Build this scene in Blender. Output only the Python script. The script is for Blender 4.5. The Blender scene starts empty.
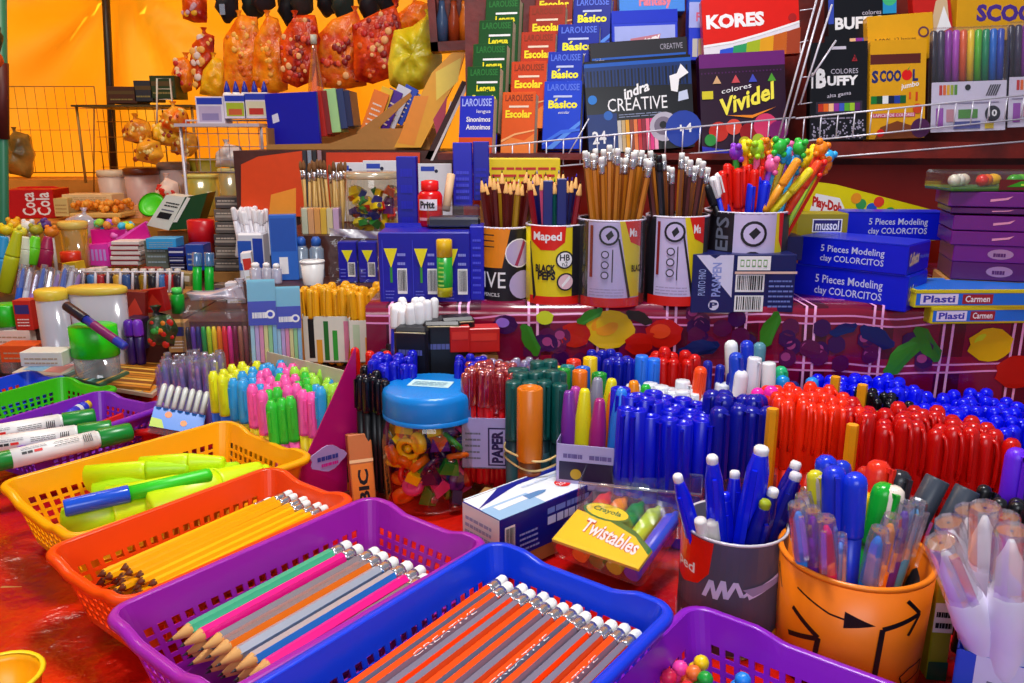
import bpy, math, random
from mathutils import Vector, Matrix, noise
RN = random.Random(11)
SC = bpy.context.scene
COL = SC.collection
PI = math.pi
# ------------------------------------------------------------------ camera
FPX, PITCH, EYE = 820.0, math.radians(14), 0.44
cam_d = bpy.data.cameras.new('camera')
cam_d.sensor_width = 36; cam_d.lens = 36*FPX/1024; cam_d.clip_start = 0.02; cam_d.clip_end = 60
cam = bpy.data.objects.new('camera', cam_d); COL.objects.link(cam)
cam.location = (0, 0, EYE); cam.rotation_euler = (PI/2-PITCH, 0, 0)
SC.camera = cam

def P(u, v, z=None, y=None):
    """point of the place seen at a pixel of the photo, on the level z or at the distance y"""
    a, b = (u-512)/FPX, (341-v)/FPX
    d = Vector((a, math.cos(PITCH)+b*math.sin(PITCH), -math.sin(PITCH)+b*math.cos(PITCH)))
    k = (z-EYE)/d.z if z is not None else y/d.y
    return Vector((0, 0, EYE))+d*k

def rect(u0, v0, u1, v1, y):
    a, b = P((u0+u1)/2, v1, y=y), P((u0+u1)/2, v0, y=y)
    c, d = P(u0, (v0+v1)/2, y=y), P(u1, (v0+v1)/2, y=y)
    return (c.x+d.x)/2, a.z, d.x-c.x, b.z-a.z      # centre x, base z, width, height

# ------------------------------------------------------------------ materials
MATS = {}
def lin(h):
    h = h.lstrip('#')
    c = [int(h[i:i+2], 16)/255 for i in (0, 2, 4)]
    return [x/12.92 if x <= .04045 else ((x+.055)/1.055)**2.4 for x in c]

def mat(name, hexc='#ffffff', rough=.4, metal=0, coat=0, vary=.06, scale=60, bump=0):
    """opaque material: a colour that varies a little with a noise, and some surface unevenness"""
    if name in MATS: return name
    m = bpy.data.materials.new(name); m.use_nodes = True
    nt = m.node_tree; b = nt.nodes['Principled BSDF']
    c = lin(hexc)
    tc = nt.nodes.new('ShaderNodeTexCoord'); nz = nt.nodes.new('ShaderNodeTexNoise')
    nz.inputs['Scale'].default_value = scale
    nt.links.new(tc.outputs['Object'], nz.inputs['Vector'])
    rp = nt.nodes.new('ShaderNodeMix'); rp.data_type = 'RGBA'
    rp.inputs[6].default_value = (*[x*(1-vary) for x in c], 1)
    rp.inputs[7].default_value = (*[min(1, x*(1+vary)) for x in c], 1)
    nt.links.new(nz.outputs['Fac'], rp.inputs[0]); nt.links.new(rp.outputs[2], b.inputs['Base Color'])
    b.inputs['Roughness'].default_value = rough; b.inputs['Metallic'].default_value = metal
    b.inputs['Coat Weight'].default_value = coat; b.inputs['Coat Roughness'].default_value = .12
    if bump:
        bm = nt.nodes.new('ShaderNodeBump'); bm.inputs['Strength'].default_value = bump; bm.inputs['Distance'].default_value = .004
        nt.links.new(nz.outputs['Fac'], bm.inputs['Height']); nt.links.new(bm.outputs[0], b.inputs['Normal'])
    MATS[name] = m
    return name

def clear(name, hexc='#ffffff', gloss=.12, rough=.08, milky=0.0):
    """thin clear plastic: looks through, with a sheen; milky adds a diffuse share"""
    if name in MATS: return name
    m = bpy.data.materials.new(name); m.use_nodes = True
    nt = m.node_tree; nt.nodes.clear(); N = nt.nodes.new
    out = N('ShaderNodeOutputMaterial'); tr = N('ShaderNodeBsdfTransparent'); gl = N('ShaderNodeBsdfGlossy')
    df = N('ShaderNodeBsdfDiffuse'); m1 = N('ShaderNodeMixShader'); m2 = N('ShaderNodeMixShader'); lw = N('ShaderNodeLayerWeight'); ma = N('ShaderNodeMath')
    c = lin(hexc); tr.inputs[0].default_value = (*c, 1); df.inputs[0].default_value = (*c, 1)
    gl.inputs['Roughness'].default_value = rough
    lw.inputs[0].default_value = .35; ma.operation = 'MULTIPLY_ADD'; ma.inputs[1].default_value = .5; ma.inputs[2].default_value = gloss
    nt.links.new(lw.outputs['Facing'], ma.inputs[0])
    m1.inputs[0].default_value = milky
    nt.links.new(tr.outputs[0], m1.inputs[1]); nt.links.new(df.outputs[0], m1.inputs[2])
    nt.links.new(ma.outputs[0], m2.inputs[0]); nt.links.new(m1.outputs[0], m2.inputs[1]); nt.links.new(gl.outputs[0], m2.inputs[2])
    nt.links.new(m2.outputs[0], out.inputs[0])
    MATS[name] = m
    return name

_hex = {}
def H(h, rough=.38):
    """plain coloured plastic or print by its colour"""
    k = (h, rough)
    if k not in _hex: _hex[k] = mat('plastic_'+h.strip('#')+('' if rough == .38 else '_%d' % (rough*100)), h, rough)
    return _hex[k]

WHITE = H('#f4f1f2'); BLACK = H('#121218'); NAVY = H('#0b1a6e'); BLUE = H('#0a22d8'); ROYAL = H('#1238e0')
RED = H('#e0100a'); ORANGE = H('#ff6a00'); YEL = H('#ffd400'); LIME = H('#c8ff10'); GREEN = H('#0aa02a'); PINK = H('#ff2aa0')
MAG = H('#c8107a'); PUR = H('#7a1cc0'); SKY = H('#2aa8f0'); TEAL = H('#06605e'); LILAC = H('#cdb8ee'); GREY = H('#6c6f80')
CARD = mat('kraft_cardboard', '#b07a3c', .8, bump=.2)
WOOD = mat('pencil_wood', '#e0a860', .7); LEAD = mat('graphite', '#26262c', .4)
STEEL = mat('wire_metal', '#dcd8e4', .35, .25); SILVER = mat('ferrule_metal', '#d8d8e0', .22, .9)
CLEAR = clear('clear_plastic', '#fbfaff', .2, .06, .07); FILM = clear('thin_film', '#fdfdff', .03, .07, .02); MILK = clear('milky_plastic', '#f4f2ff', .1, .15, .45)
ERASER = mat('eraser_rubber', '#f0f0ec', .7)

# ------------------------------------------------------------------ mesh builder
_txt = {}
def text_mesh(s, bold):
    k = (s, bold)
    if k not in _txt:
        c = bpy.data.curves.new('t', 'FONT'); c.body = s; c.resolution_u = 2; c.offset = bold
        c.align_x = 'LEFT'
        o = bpy.data.objects.new('t', c)
        me = bpy.data.meshes.new_from_object(o)
        vs = [v.co.copy() for v in me.vertices]; fs = [tuple(p.vertices) for p in me.polygons]
        bpy.data.objects.remove(o); bpy.data.meshes.remove(me); bpy.data.curves.remove(c)
        x0, x1 = min(v.x for v in vs), max(v.x for v in vs); y0, y1 = min(v.y for v in vs), max(v.y for v in vs)
        _txt[k] = ([((v.x-x0)/(x1-x0), (v.y-y0)/(y1-y0)) for v in vs], fs, (x1-x0)/(y1-y0))
    return _txt[k]

class MB:
    def __init__(s): s.v, s.f, s.m, s.sm = [], [], [], []
    def add(s, vs, fs, m, smooth=False):
        b = len(s.v); s.v += [tuple(v) for v in vs]
        for f in fs: s.f.append(tuple(b+i for i in f)); s.m.append(m); s.sm.append(smooth)
        return s
    def box(s, x0, y0, z0, x1, y1, z1, m, M=None):
        vs = [Vector((x, y, z)) for z in (z0, z1) for y in (y0, y1) for x in (x0, x1)]
        if M: vs = [M @ v for v in vs]
        return s.add(vs, [(0, 2, 3, 1), (4, 5, 7, 6), (0, 1, 5, 4), (2, 6, 7, 3), (0, 4, 6, 2), (1, 3, 7, 5)], m)
    def cbox(s, w, d, h, m, b=.0012, M=None, mats=None):
        """box with softened edges, base centre at the origin; mats: {side: material}"""
        b = min(b, w/3, d/3, h/3); X, Y = w/2, d/2
        q = {}
        vs = []
        for sx in (-1, 1):
            for sy in (-1, 1):
                for sz in (0, 1):
                    zz = lambda k: (h-k) if sz else k
                    for ax in range(3):
                        p = [sx*(X-b), sy*(Y-b), zz(b)]
                        if ax == 0: p[0] = sx*X
                        if ax == 1: p[1] = sy*Y
                        if ax == 2: p[2] = zz(0)
                        q[(sx, sy, sz, ax)] = len(vs); vs.append(Vector(p))
        if M: vs = [M @ v for v in vs]
        mm = mats or {}
        def F(keys, m): s.add([vs[q[k]] for k in keys], [tuple(range(len(keys)))], m)
        F([(-1, -1, 0, 1), (1, -1, 0, 1), (1, -1, 1, 1), (-1, -1, 1, 1)], mm.get('front', m))
        F([(1, 1, 0, 1), (-1, 1, 0, 1), (-1, 1, 1, 1), (1, 1, 1, 1)], mm.get('back', m))
        F([(1, -1, 0, 0), (1, 1, 0, 0), (1, 1, 1, 0), (1, -1, 1, 0)], mm.get('right', m))
        F([(-1, 1, 0, 0), (-1, -1, 0, 0), (-1, -1, 1, 0), (-1, 1, 1, 0)], mm.get('left', m))
        F([(-1, -1, 1, 2), (1, -1, 1, 2), (1, 1, 1, 2), (-1, 1, 1, 2)], mm.get('top', m))
        F([(-1, 1, 0, 2), (1, 1, 0, 2), (1, -1, 0, 2), (-1, -1, 0, 2)], m)
        for sz in (0, 1):
            for sy in (-1, 1): F([(-1, sy, sz, 1), (1, sy, sz, 1), (1, sy, sz, 2), (-1, sy, sz, 2)], m)
            for sx in (-1, 1): F([(sx, -1, sz, 0), (sx, 1, sz, 0), (sx, 1, sz, 2), (sx, -1, sz, 2)], m)
        for sx in (-1, 1):
            for sy in (-1, 1):
                F([(sx, sy, 0, 0), (sx, sy, 1, 0), (sx, sy, 1, 1), (sx, sy, 0, 1)], m)
                for sz in (0, 1): F([(sx, sy, sz, 0), (sx, sy, sz, 1), (sx, sy, sz, 2)], m)
        return s
    def lathe(s, prof, m, n=12, M=None, smooth=True, sx=1, sy=1, mats=None, cap=True, rip=0, nr=0):
        """turned shape along z from (radius, height) pairs"""
        vs, fs, ms = [], [], []
        for r, z in prof:
            for i in range(n):
                a = 2*PI*i/n; rr = r*(1+rip*math.cos(nr*a)) if rip else r
                vs.append(Vector((rr*math.cos(a)*sx, rr*math.sin(a)*sy, z)))
        if M: vs = [M @ v for v in vs]
        b = len(s.v); s.v += [tuple(v) for v in vs]
        for j in range(len(prof)-1):
            for i in range(n):
                k = (i+1) % n
                s.f.append((b+j*n+i, b+j*n+k, b+(j+1)*n+k, b+(j+1)*n+i))
                mm = mats[j] if mats else m
                s.m.append(mm[i % len(mm)] if isinstance(mm, (list, tuple)) else mm); s.sm.append(smooth)
        if cap:
            g = lambda x: x[0] if isinstance(x, (list, tuple)) else x
            s.f.append(tuple(b+i for i in reversed(range(n)))); s.m.append(g(mats[0] if mats else m)); s.sm.append(False)
            s.f.append(tuple(b+(len(prof)-1)*n+i for i in range(n))); s.m.append(g(mats[-1] if mats else m)); s.sm.append(False)
        return s
    def tube(s, pts, r, m, n=6, closed=False):
        pts = [Vector(p) for p in pts]; k = len(pts); b = len(s.v); up0 = None
        for i, p in enumerate(pts):
            t = (pts[(i+1) % k]-pts[i-1]) if closed else (pts[min(i+1, k-1)]-pts[max(i-1, 0)])
            t.normalize()
            ref = Vector((0, 0, 1)) if abs(t.z) < .9 else Vector((1, 0, 0))
            if up0 is not None: ref = up0
            sd = t.cross(ref)
            if sd.length < 1e-4: sd = t.cross(Vector((.3, 1, .2)))
            sd.normalize(); u2 = sd.cross(t).normalized(); up0 = u2
            for j in range(n):
                a = 2*PI*j/n; s.v.append(tuple(p+(sd*math.cos(a)+u2*math.sin(a))*r))
        for i in range(k if closed else k-1):
            i2 = (i+1) % k
            for j in range(n):
                j2 = (j+1) % n
                s.f.append((b+i*n+j, b+i*n+j2, b+i2*n+j2, b+i2*n+j)); s.m.append(m); s.sm.append(True)
        if not closed:
            s.f.append(tuple(b+j for j in reversed(range(n)))); s.m.append(m); s.sm.append(False)
            s.f.append(tuple(b+(k-1)*n+j for j in range(n))); s.m.append(m); s.sm.append(False)
        return s
    def ball(s, c, r, m, n=8, sz=1, sx=1, sy=1, jit=0, M=None):
        prof = [(max(1e-5, math.sin(PI*j/n)), -math.cos(PI*j/n)) for j in range(n+1)]
        b = len(s.v)
        T = Matrix.Translation(Vector(c)) @ Matrix.Diagonal((r*sx, r*sy, r*sz, 1))
        s.lathe(prof, m, n+4, (M @ T) if M else T, cap=False)
        if jit:
            for i in range(b, len(s.v)):
                v = Vector(s.v[i]); d = noise.noise_vector(v*(3/r))*jit*r; s.v[i] = tuple(v+d)
        return s
    def prism(s, poly, y0, y1, m, M=None):
        """polygon in x,z pushed from y0 to y1"""
        n = len(poly)
        vs = [Vector((x, y0, z)) for x, z in poly]+[Vector((x, y1, z)) for x, z in poly]
        if M: vs = [M @ v for v in vs]
        return s.add(vs, [tuple(range(n)), tuple(reversed(range(n, 2*n)))]+[(i, i+n, (i+1) % n+n, (i+1) % n) for i in range(n)], m)
    def build(s, name, parent=None, loc=None, M=None, solid=0, sub=0):
        me = s.mesh(name)
        return link(name, me, parent, loc, M, solid, sub)
    def mesh(s, name):
        me = bpy.data.meshes.new(name)
        me.from_pydata(s.v, [], s.f)
        slots = {}
        for p, m, sm in zip(me.polygons, s.m, s.sm):
            if m not in slots: slots[m] = len(slots); me.materials.append(MATS[m])
            p.material_index = slots[m]; p.use_smooth = sm
        me.update()
        return me

def link(name, data, parent=None, loc=None, M=None, solid=0, sub=0):
    o = bpy.data.objects.new(name, data); COL.objects.link(o)
    if parent: o.parent = parent
    if M is not None: o.matrix_basis = M
    elif loc is not None: o.location = loc
    if solid:
        d = o.modifiers.new('thickness', 'SOLIDIFY'); d.thickness = solid; d.offset = -1
    if sub:
        d = o.modifiers.new('smooth', 'SUBSURF'); d.levels = d.render_levels = sub
    return o

class Face:
    """a printed face: fractions across and up, mapped onto the surface"""
    def __init__(s, mb, fn, w, h, nx=1): s.mb, s.fn, s.w, s.h, s.nx, s.k = mb, fn, w, h, nx, 0
    def _off(s): s.k += 1; return .00025+.00006*s.k
    def rect(s, x0, y0, x1, y1, m):
        o = s._off(); n = max(1, int(s.nx*(x1-x0)+.99)) if s.nx > 1 else 1
        vs = []
        for i in range(n+1):
            x = x0+(x1-x0)*i/n; vs += [s.fn(x, y0, o), s.fn(x, y1, o)]
        s.mb.add(vs, [(2*i, 2*i+2, 2*i+3, 2*i+1) for i in range(n)], m); return s
    def strips(s, pts):
        """a polygon cut into narrow strips, so that it follows a curved face"""
        if s.nx <= 1: return [pts]
        xs = [p[0] for p in pts]; out = []
        def clip(q, c, keep):
            r = []
            for i in range(len(q)):
                a, b = q[i-1], q[i]; ia, ib = keep*(a[0]-c) >= 0, keep*(b[0]-c) >= 0
                if ia != ib: f = (c-a[0])/(b[0]-a[0]); r.append((c, a[1]+(b[1]-a[1])*f))
                if ib: r.append(b)
            return r
        k0, k1 = math.floor(min(xs)*s.nx+1e-6), math.ceil(max(xs)*s.nx-1e-6)
        for k in range(k0, k1):
            q = clip(clip(pts, k/s.nx, 1), (k+1)/s.nx, -1)
            if len(q) > 2: out.append(q)
        return out
    def poly(s, pts, m):
        o = s._off()
        for q in s.strips(pts): s.mb.add([s.fn(x, y, o) for x, y in q], [tuple(range(len(q)))], m)
        return s
    def disc(s, cx, cy, r, m, n=18, rx=None):
        """r: share of the height"""
        rx = rx if rx is not None else r*s.h/s.w
        return s.poly([(cx+rx*math.cos(2*PI*i/n), cy+r*math.sin(2*PI*i/n)) for i in range(n)], m)
    def text(s, t, x0, y0, x1, y1, m, bold=.0, slant=0, rot=0, keep=False):
        vs, fs, asp = text_mesh(t, bold); o = s._off()
        if keep:                                         # keep the letters' proportion inside the box
            hh = min(y1-y0, (x1-x0)*s.w/asp/s.h); cy = (y0+y1)/2; y0, y1 = cy-hh/2, cy+hh/2
        out = []
        for x, y in vs:
            if rot == 90: x, y = 1-y, x
            X = x0+(x1-x0)*x; Y = y0+(y1-y0)*y
            if slant: Y += slant*(x-.5)
            out.append((X, Y))
        if s.nx > 1:
            for f in fs:
                for q in s.strips([out[i] for i in f]): s.mb.add([s.fn(x, y, o) for x, y in q], [tuple(range(len(q)))], m)
            return s
        s.mb.add([s.fn(x, y, o) for x, y in out], fs, m); return s
    def stripes(s, x0, y0, x1, y1, ms, gap=.0):
        n = len(ms); w = (x1-x0)/n
        for i, m in enumerate(ms): s.rect(x0+w*(i+gap/2), y0, x0+w*(i+1-gap/2), y1, m)
        return s
    def bars(s, x0, y0, x1, y1):
        """a barcode on a white patch"""
        s.rect(x0, y0, x1, y1, WHITE); r = random.Random(int(1000*x0+77*y0)); x = x0+.06*(x1-x0)
        while x < x1-.08*(x1-x0):
            w = (x1-x0)*r.choice((.02, .03, .05)); s.rect(x, y0+.12*(y1-y0), x+w, y1-.06*(y1-y0), BLACK); x += w+(x1-x0)*r.choice((.025, .04))
        return s
    def lines(s, x0, y0, x1, y1, n, m, fill=.45):
        """rows of unreadably small print"""
        r = random.Random(int(991*x0+313*y1)); dy = (y1-y0)/n
        for i in range(n):
            x = x0; y = y1-dy*(i+1)
            while x < x1-.02:
                w = min(x1-x, (x1-x0)*r.uniform(.08, .26)); s.rect(x, y, x+w*.86, y+dy*fill, m); x += w
        return s

def faces(mb, w, d, h, T=None):
    T = T or Matrix.Identity(4)
    mk = lambda o, X, Y, N, fw, fh: Face(mb, (lambda x, y, k: T @ (o+X*(x*fw)+Y*(y*fh)+N*k)), fw, fh)
    x, y, z = Vector((1, 0, 0)), Vector((0, 1, 0)), Vector((0, 0, 1))
    return dict(front=mk(Vector((-w/2, -d/2, 0)), x, z, -y, w, h), right=mk(Vector((w/2, -d/2, 0)), y, z, x, d, h),
                left=mk(Vector((-w/2, d/2, 0)), -y, z, -x, d, h), top=mk(Vector((-w/2, -d/2, h)), x, y, z, w, d))

def roundface(mb, r0, r1, h, a0, a1):
    """face wrapped on a cup: angle a0..a1 (degrees, 270 towards the viewer), radius r0 at the base to r1 at the rim"""
    def fn(x, y, k):
        a = math.radians(a0+(a1-a0)*x); r = r0+(r1-r0)*y+k*2+.0002
        return Vector((r*math.cos(a), r*math.sin(a), h*y))
    return Face(mb, fn, math.radians(a1-a0)*r1, h, nx=28)

# ------------------------------------------------------------------ things
def tag(o, label, cat, group=None):
    o['label'] = label; o['category'] = cat
    if group: o['group'] = group
    elif 'group' in o: del o['group']
    return o
def thing(name, label, cat, loc=(0, 0, 0), rz=0, group=None, M=None):
    o = bpy.data.objects.new(name, None); COL.objects.link(o); o.empty_display_size = .01
    if M is not None: o.matrix_basis = M
    else: o.location = loc; o.rotation_euler = (0, 0, rz)
    return tag(o, label, cat, group)
def struct(o): o['kind'] = 'structure'; return o
def stuff(o): o['kind'] = 'stuff'; return o
KIDS = {}
def dup(root):
    r = root.copy(); COL.objects.link(r)
    for ch, grand in KIDS[root.name]:
        c = ch.copy(); COL.objects.link(c); c.parent = r
        for g in grand:
            d = g.copy(); COL.objects.link(d); d.parent = c
    return r
PROTO = {}
def inst(key, maker, label, cat, M, group=None):
    """the thing of this kind: built the first time, copied with its parts afterwards"""
    if key not in PROTO:
        r = maker(); PROTO[key] = r; KIDS[r.name] = [(c, list(c.children)) for c in r.children]
    else: r = dup(PROTO[key])
    r.matrix_basis = M
    return tag(r, label, cat, group)

def along(base, d, spin=0):
    """frame with its z along d"""
    d = Vector(d).normalized(); q = Vector((0, 0, 1)).rotation_difference(d)
    return Matrix.Translation(Vector(base)) @ q.to_matrix().to_4x4() @ Matrix.Rotation(spin, 4, 'Z')
def lying(a, b, spin=0): return along(a, Vector(b)-Vector(a), spin)
def rz(deg): return Matrix.Rotation(math.radians(deg), 4, 'Z')
def rx(deg): return Matrix.Rotation(math.radians(deg), 4, 'X')
def ry(deg): return Matrix.Rotation(math.radians(deg), 4, 'Y')
def T(x, y=0, z=0):
    return Matrix.Translation(Vector(x) if hasattr(x, '__len__') else Vector((x, y, z)))

def carton(name, label, cat, u0, v0, u1, v1, y, depth, m, pr=None, yaw=0, tilt=0, group=None, mats=None, b=.001, roll=0):
    """a carton whose front face covers a pixel rectangle at the distance y"""
    cx, z0, w, h = rect(u0, v0, u1, v1, y)
    h /= max(.5, math.cos(math.radians(tilt)))
    mb = MB().cbox(w, depth, h, m, b, mats=mats)
    if pr: pr(faces(mb, w, depth, h))
    o = mb.build(name, M=T(cx, y, z0) @ rz(yaw) @ ry(roll) @ rx(-tilt) @ T(0, depth/2, 0))
    return tag(o, label, cat, group)
def empty_at(name, label, cat, u0, v0, u1, v1, y, depth, yaw=0, tilt=0, group=None):
    cx, z0, w, h = rect(u0, v0, u1, v1, y)
    return thing(name, label, cat, group=group, M=T(cx, y, z0) @ rz(yaw) @ rx(-tilt) @ T(0, depth/2, 0)), w, h

# ------------------------------------------------------------------ pens and pencils (z up, tip or base at 0)
def mk_pen(name, r, L, cl, bm, cm, clip=True, top='round', tail=None, band=None, clipm=None):
    def go():
        t = thing(name, 'x', 'x')
        zb = L-cl
        b = MB().lathe([(r*.35, 0), (r*.8, .002), (r*.9, .006), (r*.9, zb*.5), (r*.88, zb+.004)], tail or bm, 10, mats=[tail or bm, tail or bm, bm, bm])
        if band: b.lathe([(r*.93, zb*.25), (r*.93, zb*.8)], band, 10, cap=False)
        b.build('barrel', t)
        if top == 'round': pr = [(r, zb), (r*1.02, zb+.003), (r, L-r*.9), (r*.86, L-r*.35), (r*.5, L-.0003), (r*.1, L)]
        elif top == 'ring': pr = [(r, zb), (r*1.03, zb+.002), (r, L-.001), (r*.93, L), (r*.72, L), (r*.66, L-.002), (r*.3, L-.002)]
        elif top == 'point': pr = [(r, zb), (r*1.02, zb+.002), (r*.98, L-cl*.45), (r*.62, L-.004), (r*.45, L-.0005), (r*.1, L)]
        else: pr = [(r, zb), (r*1.03, zb+.002), (r, L-.002), (r*.9, L), (r*.1, L)]
        cp = MB().lathe(pr, cm, 12).build('cap', t)
        if clip:
            w = r*.36; c = MB()
            c.box(-w/2, -r*1.55, L-cl*.9, w/2, -r*1.22, L-.004, clipm or cm); c.box(-w/2, -r*1.4, L-.008, w/2, -r*.7, L-.004, clipm or cm)
            c.build('clip', cp)
        return t
    return go
def mk_click(name, r, L, bm, gm, tip):
    """retractable or erasable pen: tapered barrel with a pale end"""
    def go():
        t = thing(name, 'x', 'x')
        MB().lathe([(r*.3, 0), (r*.85, .02), (r, .05), (r*1.02, L*.62), (r*.9, L-.022), (r*.62, L-.008), (r*.6, L-.007)], bm, 12).build('barrel', t)
        MB().lathe([(r*.58, L-.009), (r*.6, L-.002), (r*.45, L), (r*.1, L)], tip, 10).build('eraser', t)
        MB().box(-r*.2, -r*1.35, L*.45, r*.2, -r*1.0, L-.018, gm).build('clip', t)
        return t
    return go
def mk_pencil(name, L, ms, tipped=True, eraser=True, r=.0042, ferr=SILVER, er=ERASER, lead=LEAD, mark=None, paint_end=None, wood=None, cone=.019):
    """six-sided pencil; ms: the colours of its facets in turn"""
    def go():
        t = thing(name, 'x', 'x'); z0 = cone if tipped else 0; z1 = L-(.021 if eraser else 0)
        b = MB().lathe([(r, z0), (r, z1-.003), (r*.96, z1)], ms, 6, M=Matrix.Rotation(PI/6, 4, 'Z'), smooth=False, mats=[ms, paint_end or ms])
        if mark:
            c = r*.8661
            f = Face(b, lambda x, y, k: Vector((r*.5-r*y, -c-k, z0+(z1-z0)*(.45+.4*x))), 1, 1)
            f.text(mark, 0, .15, 1, .8, WHITE)
        b.build('barrel', t)
        if tipped:
            p = MB().lathe([(r*.22, z0*.24), (r*.95, z0), (r*.99, z0+.001)], wood or WOOD, 12)
            p.lathe([(.0002, 0), (r*.24, z0*.26)], lead, 8); p.build('tip', t)
        if eraser:
            MB().lathe([(r*1.0, z1-.001), (r*1.06, z1+.002), (r*.98, z1+.004), (r*1.06, z1+.006), (r*.98, z1+.008), (r*1.04, z1+.011)], ferr, 10).build('ferrule', t)
            MB().lathe([(r*.94, z1+.010), (r*.95, L-.002), (r*.75, L), (r*.1, L)], er, 10).build('eraser', t)
        return t
    return go

def bundle(key, maker, cat, label, group, u0, u1, vt, y, n, rows=1, L=.14, dy=.016, lean=.03, jz=.006, z0=None, slope=0, zstep=0, u_in=0):
    """a clump of standing pens: tops of the front row span pixels u0..u1 at row vt and distance y, further rows behind"""
    out = []
    for r in range(rows):
        yy = y+dy*r
        a, b = P(u0+u_in*r, vt, y=y), P(u1-u_in*r, vt+slope, y=y)
        for i in range(n):
            f = (i+.5*(r % 2)+RN.uniform(-.12, .12))/max(1, n-1) if n > 1 else .5
            if f > 1.05: continue
            p = a.lerp(b, f); p.y = yy+RN.uniform(-.003, .003)
            top = p.z+zstep*r+RN.uniform(-jz, jz)
            base = Vector((p.x, p.y, top-L))
            d = Vector((RN.uniform(-lean, lean), RN.uniform(-lean, lean), 1))
            k, mk, lb = (key, maker, label) if not callable(key) else key(r, i)
            out.append(inst(k, mk, lb, cat, along(base, d, RN.uniform(-.7, .7)), group if not isinstance(group, dict) else group[k]))
    return out
# ------------------------------------------------------------------ the setting
def cloth_mat(name, c1, c2, scale, rough=.3, bump=.5, trans=0):
    m = bpy.data.materials.new(name); m.use_nodes = True; nt = m.node_tree; b = nt.nodes['Principled BSDF']; N = nt.nodes.new
    tc = N('ShaderNodeTexCoord'); nz = N('ShaderNodeTexNoise'); nz.inputs['Scale'].default_value = scale; nz.inputs['Detail'].default_value = 5
    cr = N('ShaderNodeValToRGB'); cr.color_ramp.elements[0].position = .36; cr.color_ramp.elements[1].position = .64
    cr.color_ramp.elements[0].color = (*lin(c1), 1); cr.color_ramp.elements[1].color = (*lin(c2), 1)
    bp = N('ShaderNodeBump'); bp.inputs['Strength'].default_value = bump; bp.inputs['Distance'].default_value = .02
    L = nt.links.new
    L(tc.outputs['Object'], nz.inputs['Vector']); L(nz.outputs['Fac'], cr.inputs[0]); L(cr.outputs[0], b.inputs['Base Color'])
    L(nz.outputs['Fac'], bp.inputs['Height']); L(bp.outputs[0], b.inputs['Normal']); b.inputs['Roughness'].default_value = rough
    if trans:
        tl = N('ShaderNodeBsdfTranslucent'); mx = N('ShaderNodeMixShader'); mx.inputs[0].default_value = trans
        L(cr.outputs[0], tl.inputs[0]); L(b.outputs[0], mx.inputs[1]); L(tl.outputs[0], mx.inputs[2]); L(mx.outputs[0], nt.nodes['Material Output'].inputs[0])
    MATS[name] = m; return name

TENT = cloth_mat('tent_tarpaulin', '#fcc428', '#ffd84c', 1.3, .5, .25, .45)
REDCLOTH = cloth_mat('red_cloth', '#c01c0a', '#dc2c0c', 4, .32, .3)
TABLECLOTH = cloth_mat('red_tablecloth', '#a80210', '#e02408', 11, .22, .8)
AMBER = cloth_mat('amber_cover', '#b8741c', '#d89030', 9, .6, .3)
STEPCLOTH = cloth_mat('dark_red_cover', '#3c1a12', '#54241a', 9, .5, .3)
DARKWOOD = cloth_mat('dark_wood', '#54120c', '#7c1c10', 18, .45, .2)
GROUND = cloth_mat('paved_ground', '#4c4440', '#6a605a', 6, .85, .3)
PLAID = None

def grid(nu, nv, fn, m, smooth=True):
    mb = MB(); vs = [fn(i/nu, j/nv) for j in range(nv+1) for i in range(nu+1)]
    mb.add(vs, [(j*(nu+1)+i, j*(nu+1)+i+1, (j+1)*(nu+1)+i+1, (j+1)*(nu+1)+i) for j in range(nv) for i in range(nu)], m, smooth)
    return mb

struct(MB().box(-3.6, -1.2, -.86, 2.6, 3.9, -.8, GROUND).build('floor'))
# the yellow tarpaulin behind, its folds gathered at the pole and running down
POLEX = P(108, 90, y=3.2).x
def tarp(a, b):
    x = -3.4+4.0*a; z = -.8+3.3*b
    k = x-POLEX
    y = 3.36+.06*math.sin(7*x+1.2*z)*(.3+.7*(1-b))+.035*noise.noise(Vector((2.2*x, 0, 1.1*z)))+.03*abs(math.sin(3.1*x))
    # creases that fan out from the knot on the pole
    a2 = math.atan2(z-1.02, k); r = math.hypot(k, z-1.02)
    y += .06*math.sin(9*a2)*math.exp(-r*.9)*min(1, r*3)
    if z < .62: y -= .09*(.62-z)*(.5+.5*math.sin(5*x+3*z))
    return Vector((x, y, z))
struct(grid(110, 70, tarp, TENT).build('wall_back', solid=.004))
def side(a, b):
    y = -.2+3.5*a; z = -.8+3.3*b
    return Vector((-3.3+.03*math.sin(6*y+z), y, z))
struct(grid(40, 12, side, TENT).build('wall_left', solid=.004))
# red cloth that backs the shelf on the right
def redwall(a, b):
    x = -.1+2.1*a; z = -.2+.66*b
    return Vector((x, 1.72+.012*math.sin(9*x+2.4*z)+.02*noise.noise(Vector((3*x, 1, 4*z))), z))
struct(grid(70, 40, redwall, REDCLOTH).build('wall_right', solid=.004))
# roof of the stall high above, open to the front where the daylight comes in
struct(grid(20, 20, lambda a, b: Vector((-3.4+5.6*a, 2.05+1.3*b, 2.35+.15*b+.03*math.sin(9*a))), TENT).build('ceiling', solid=.004))

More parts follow.
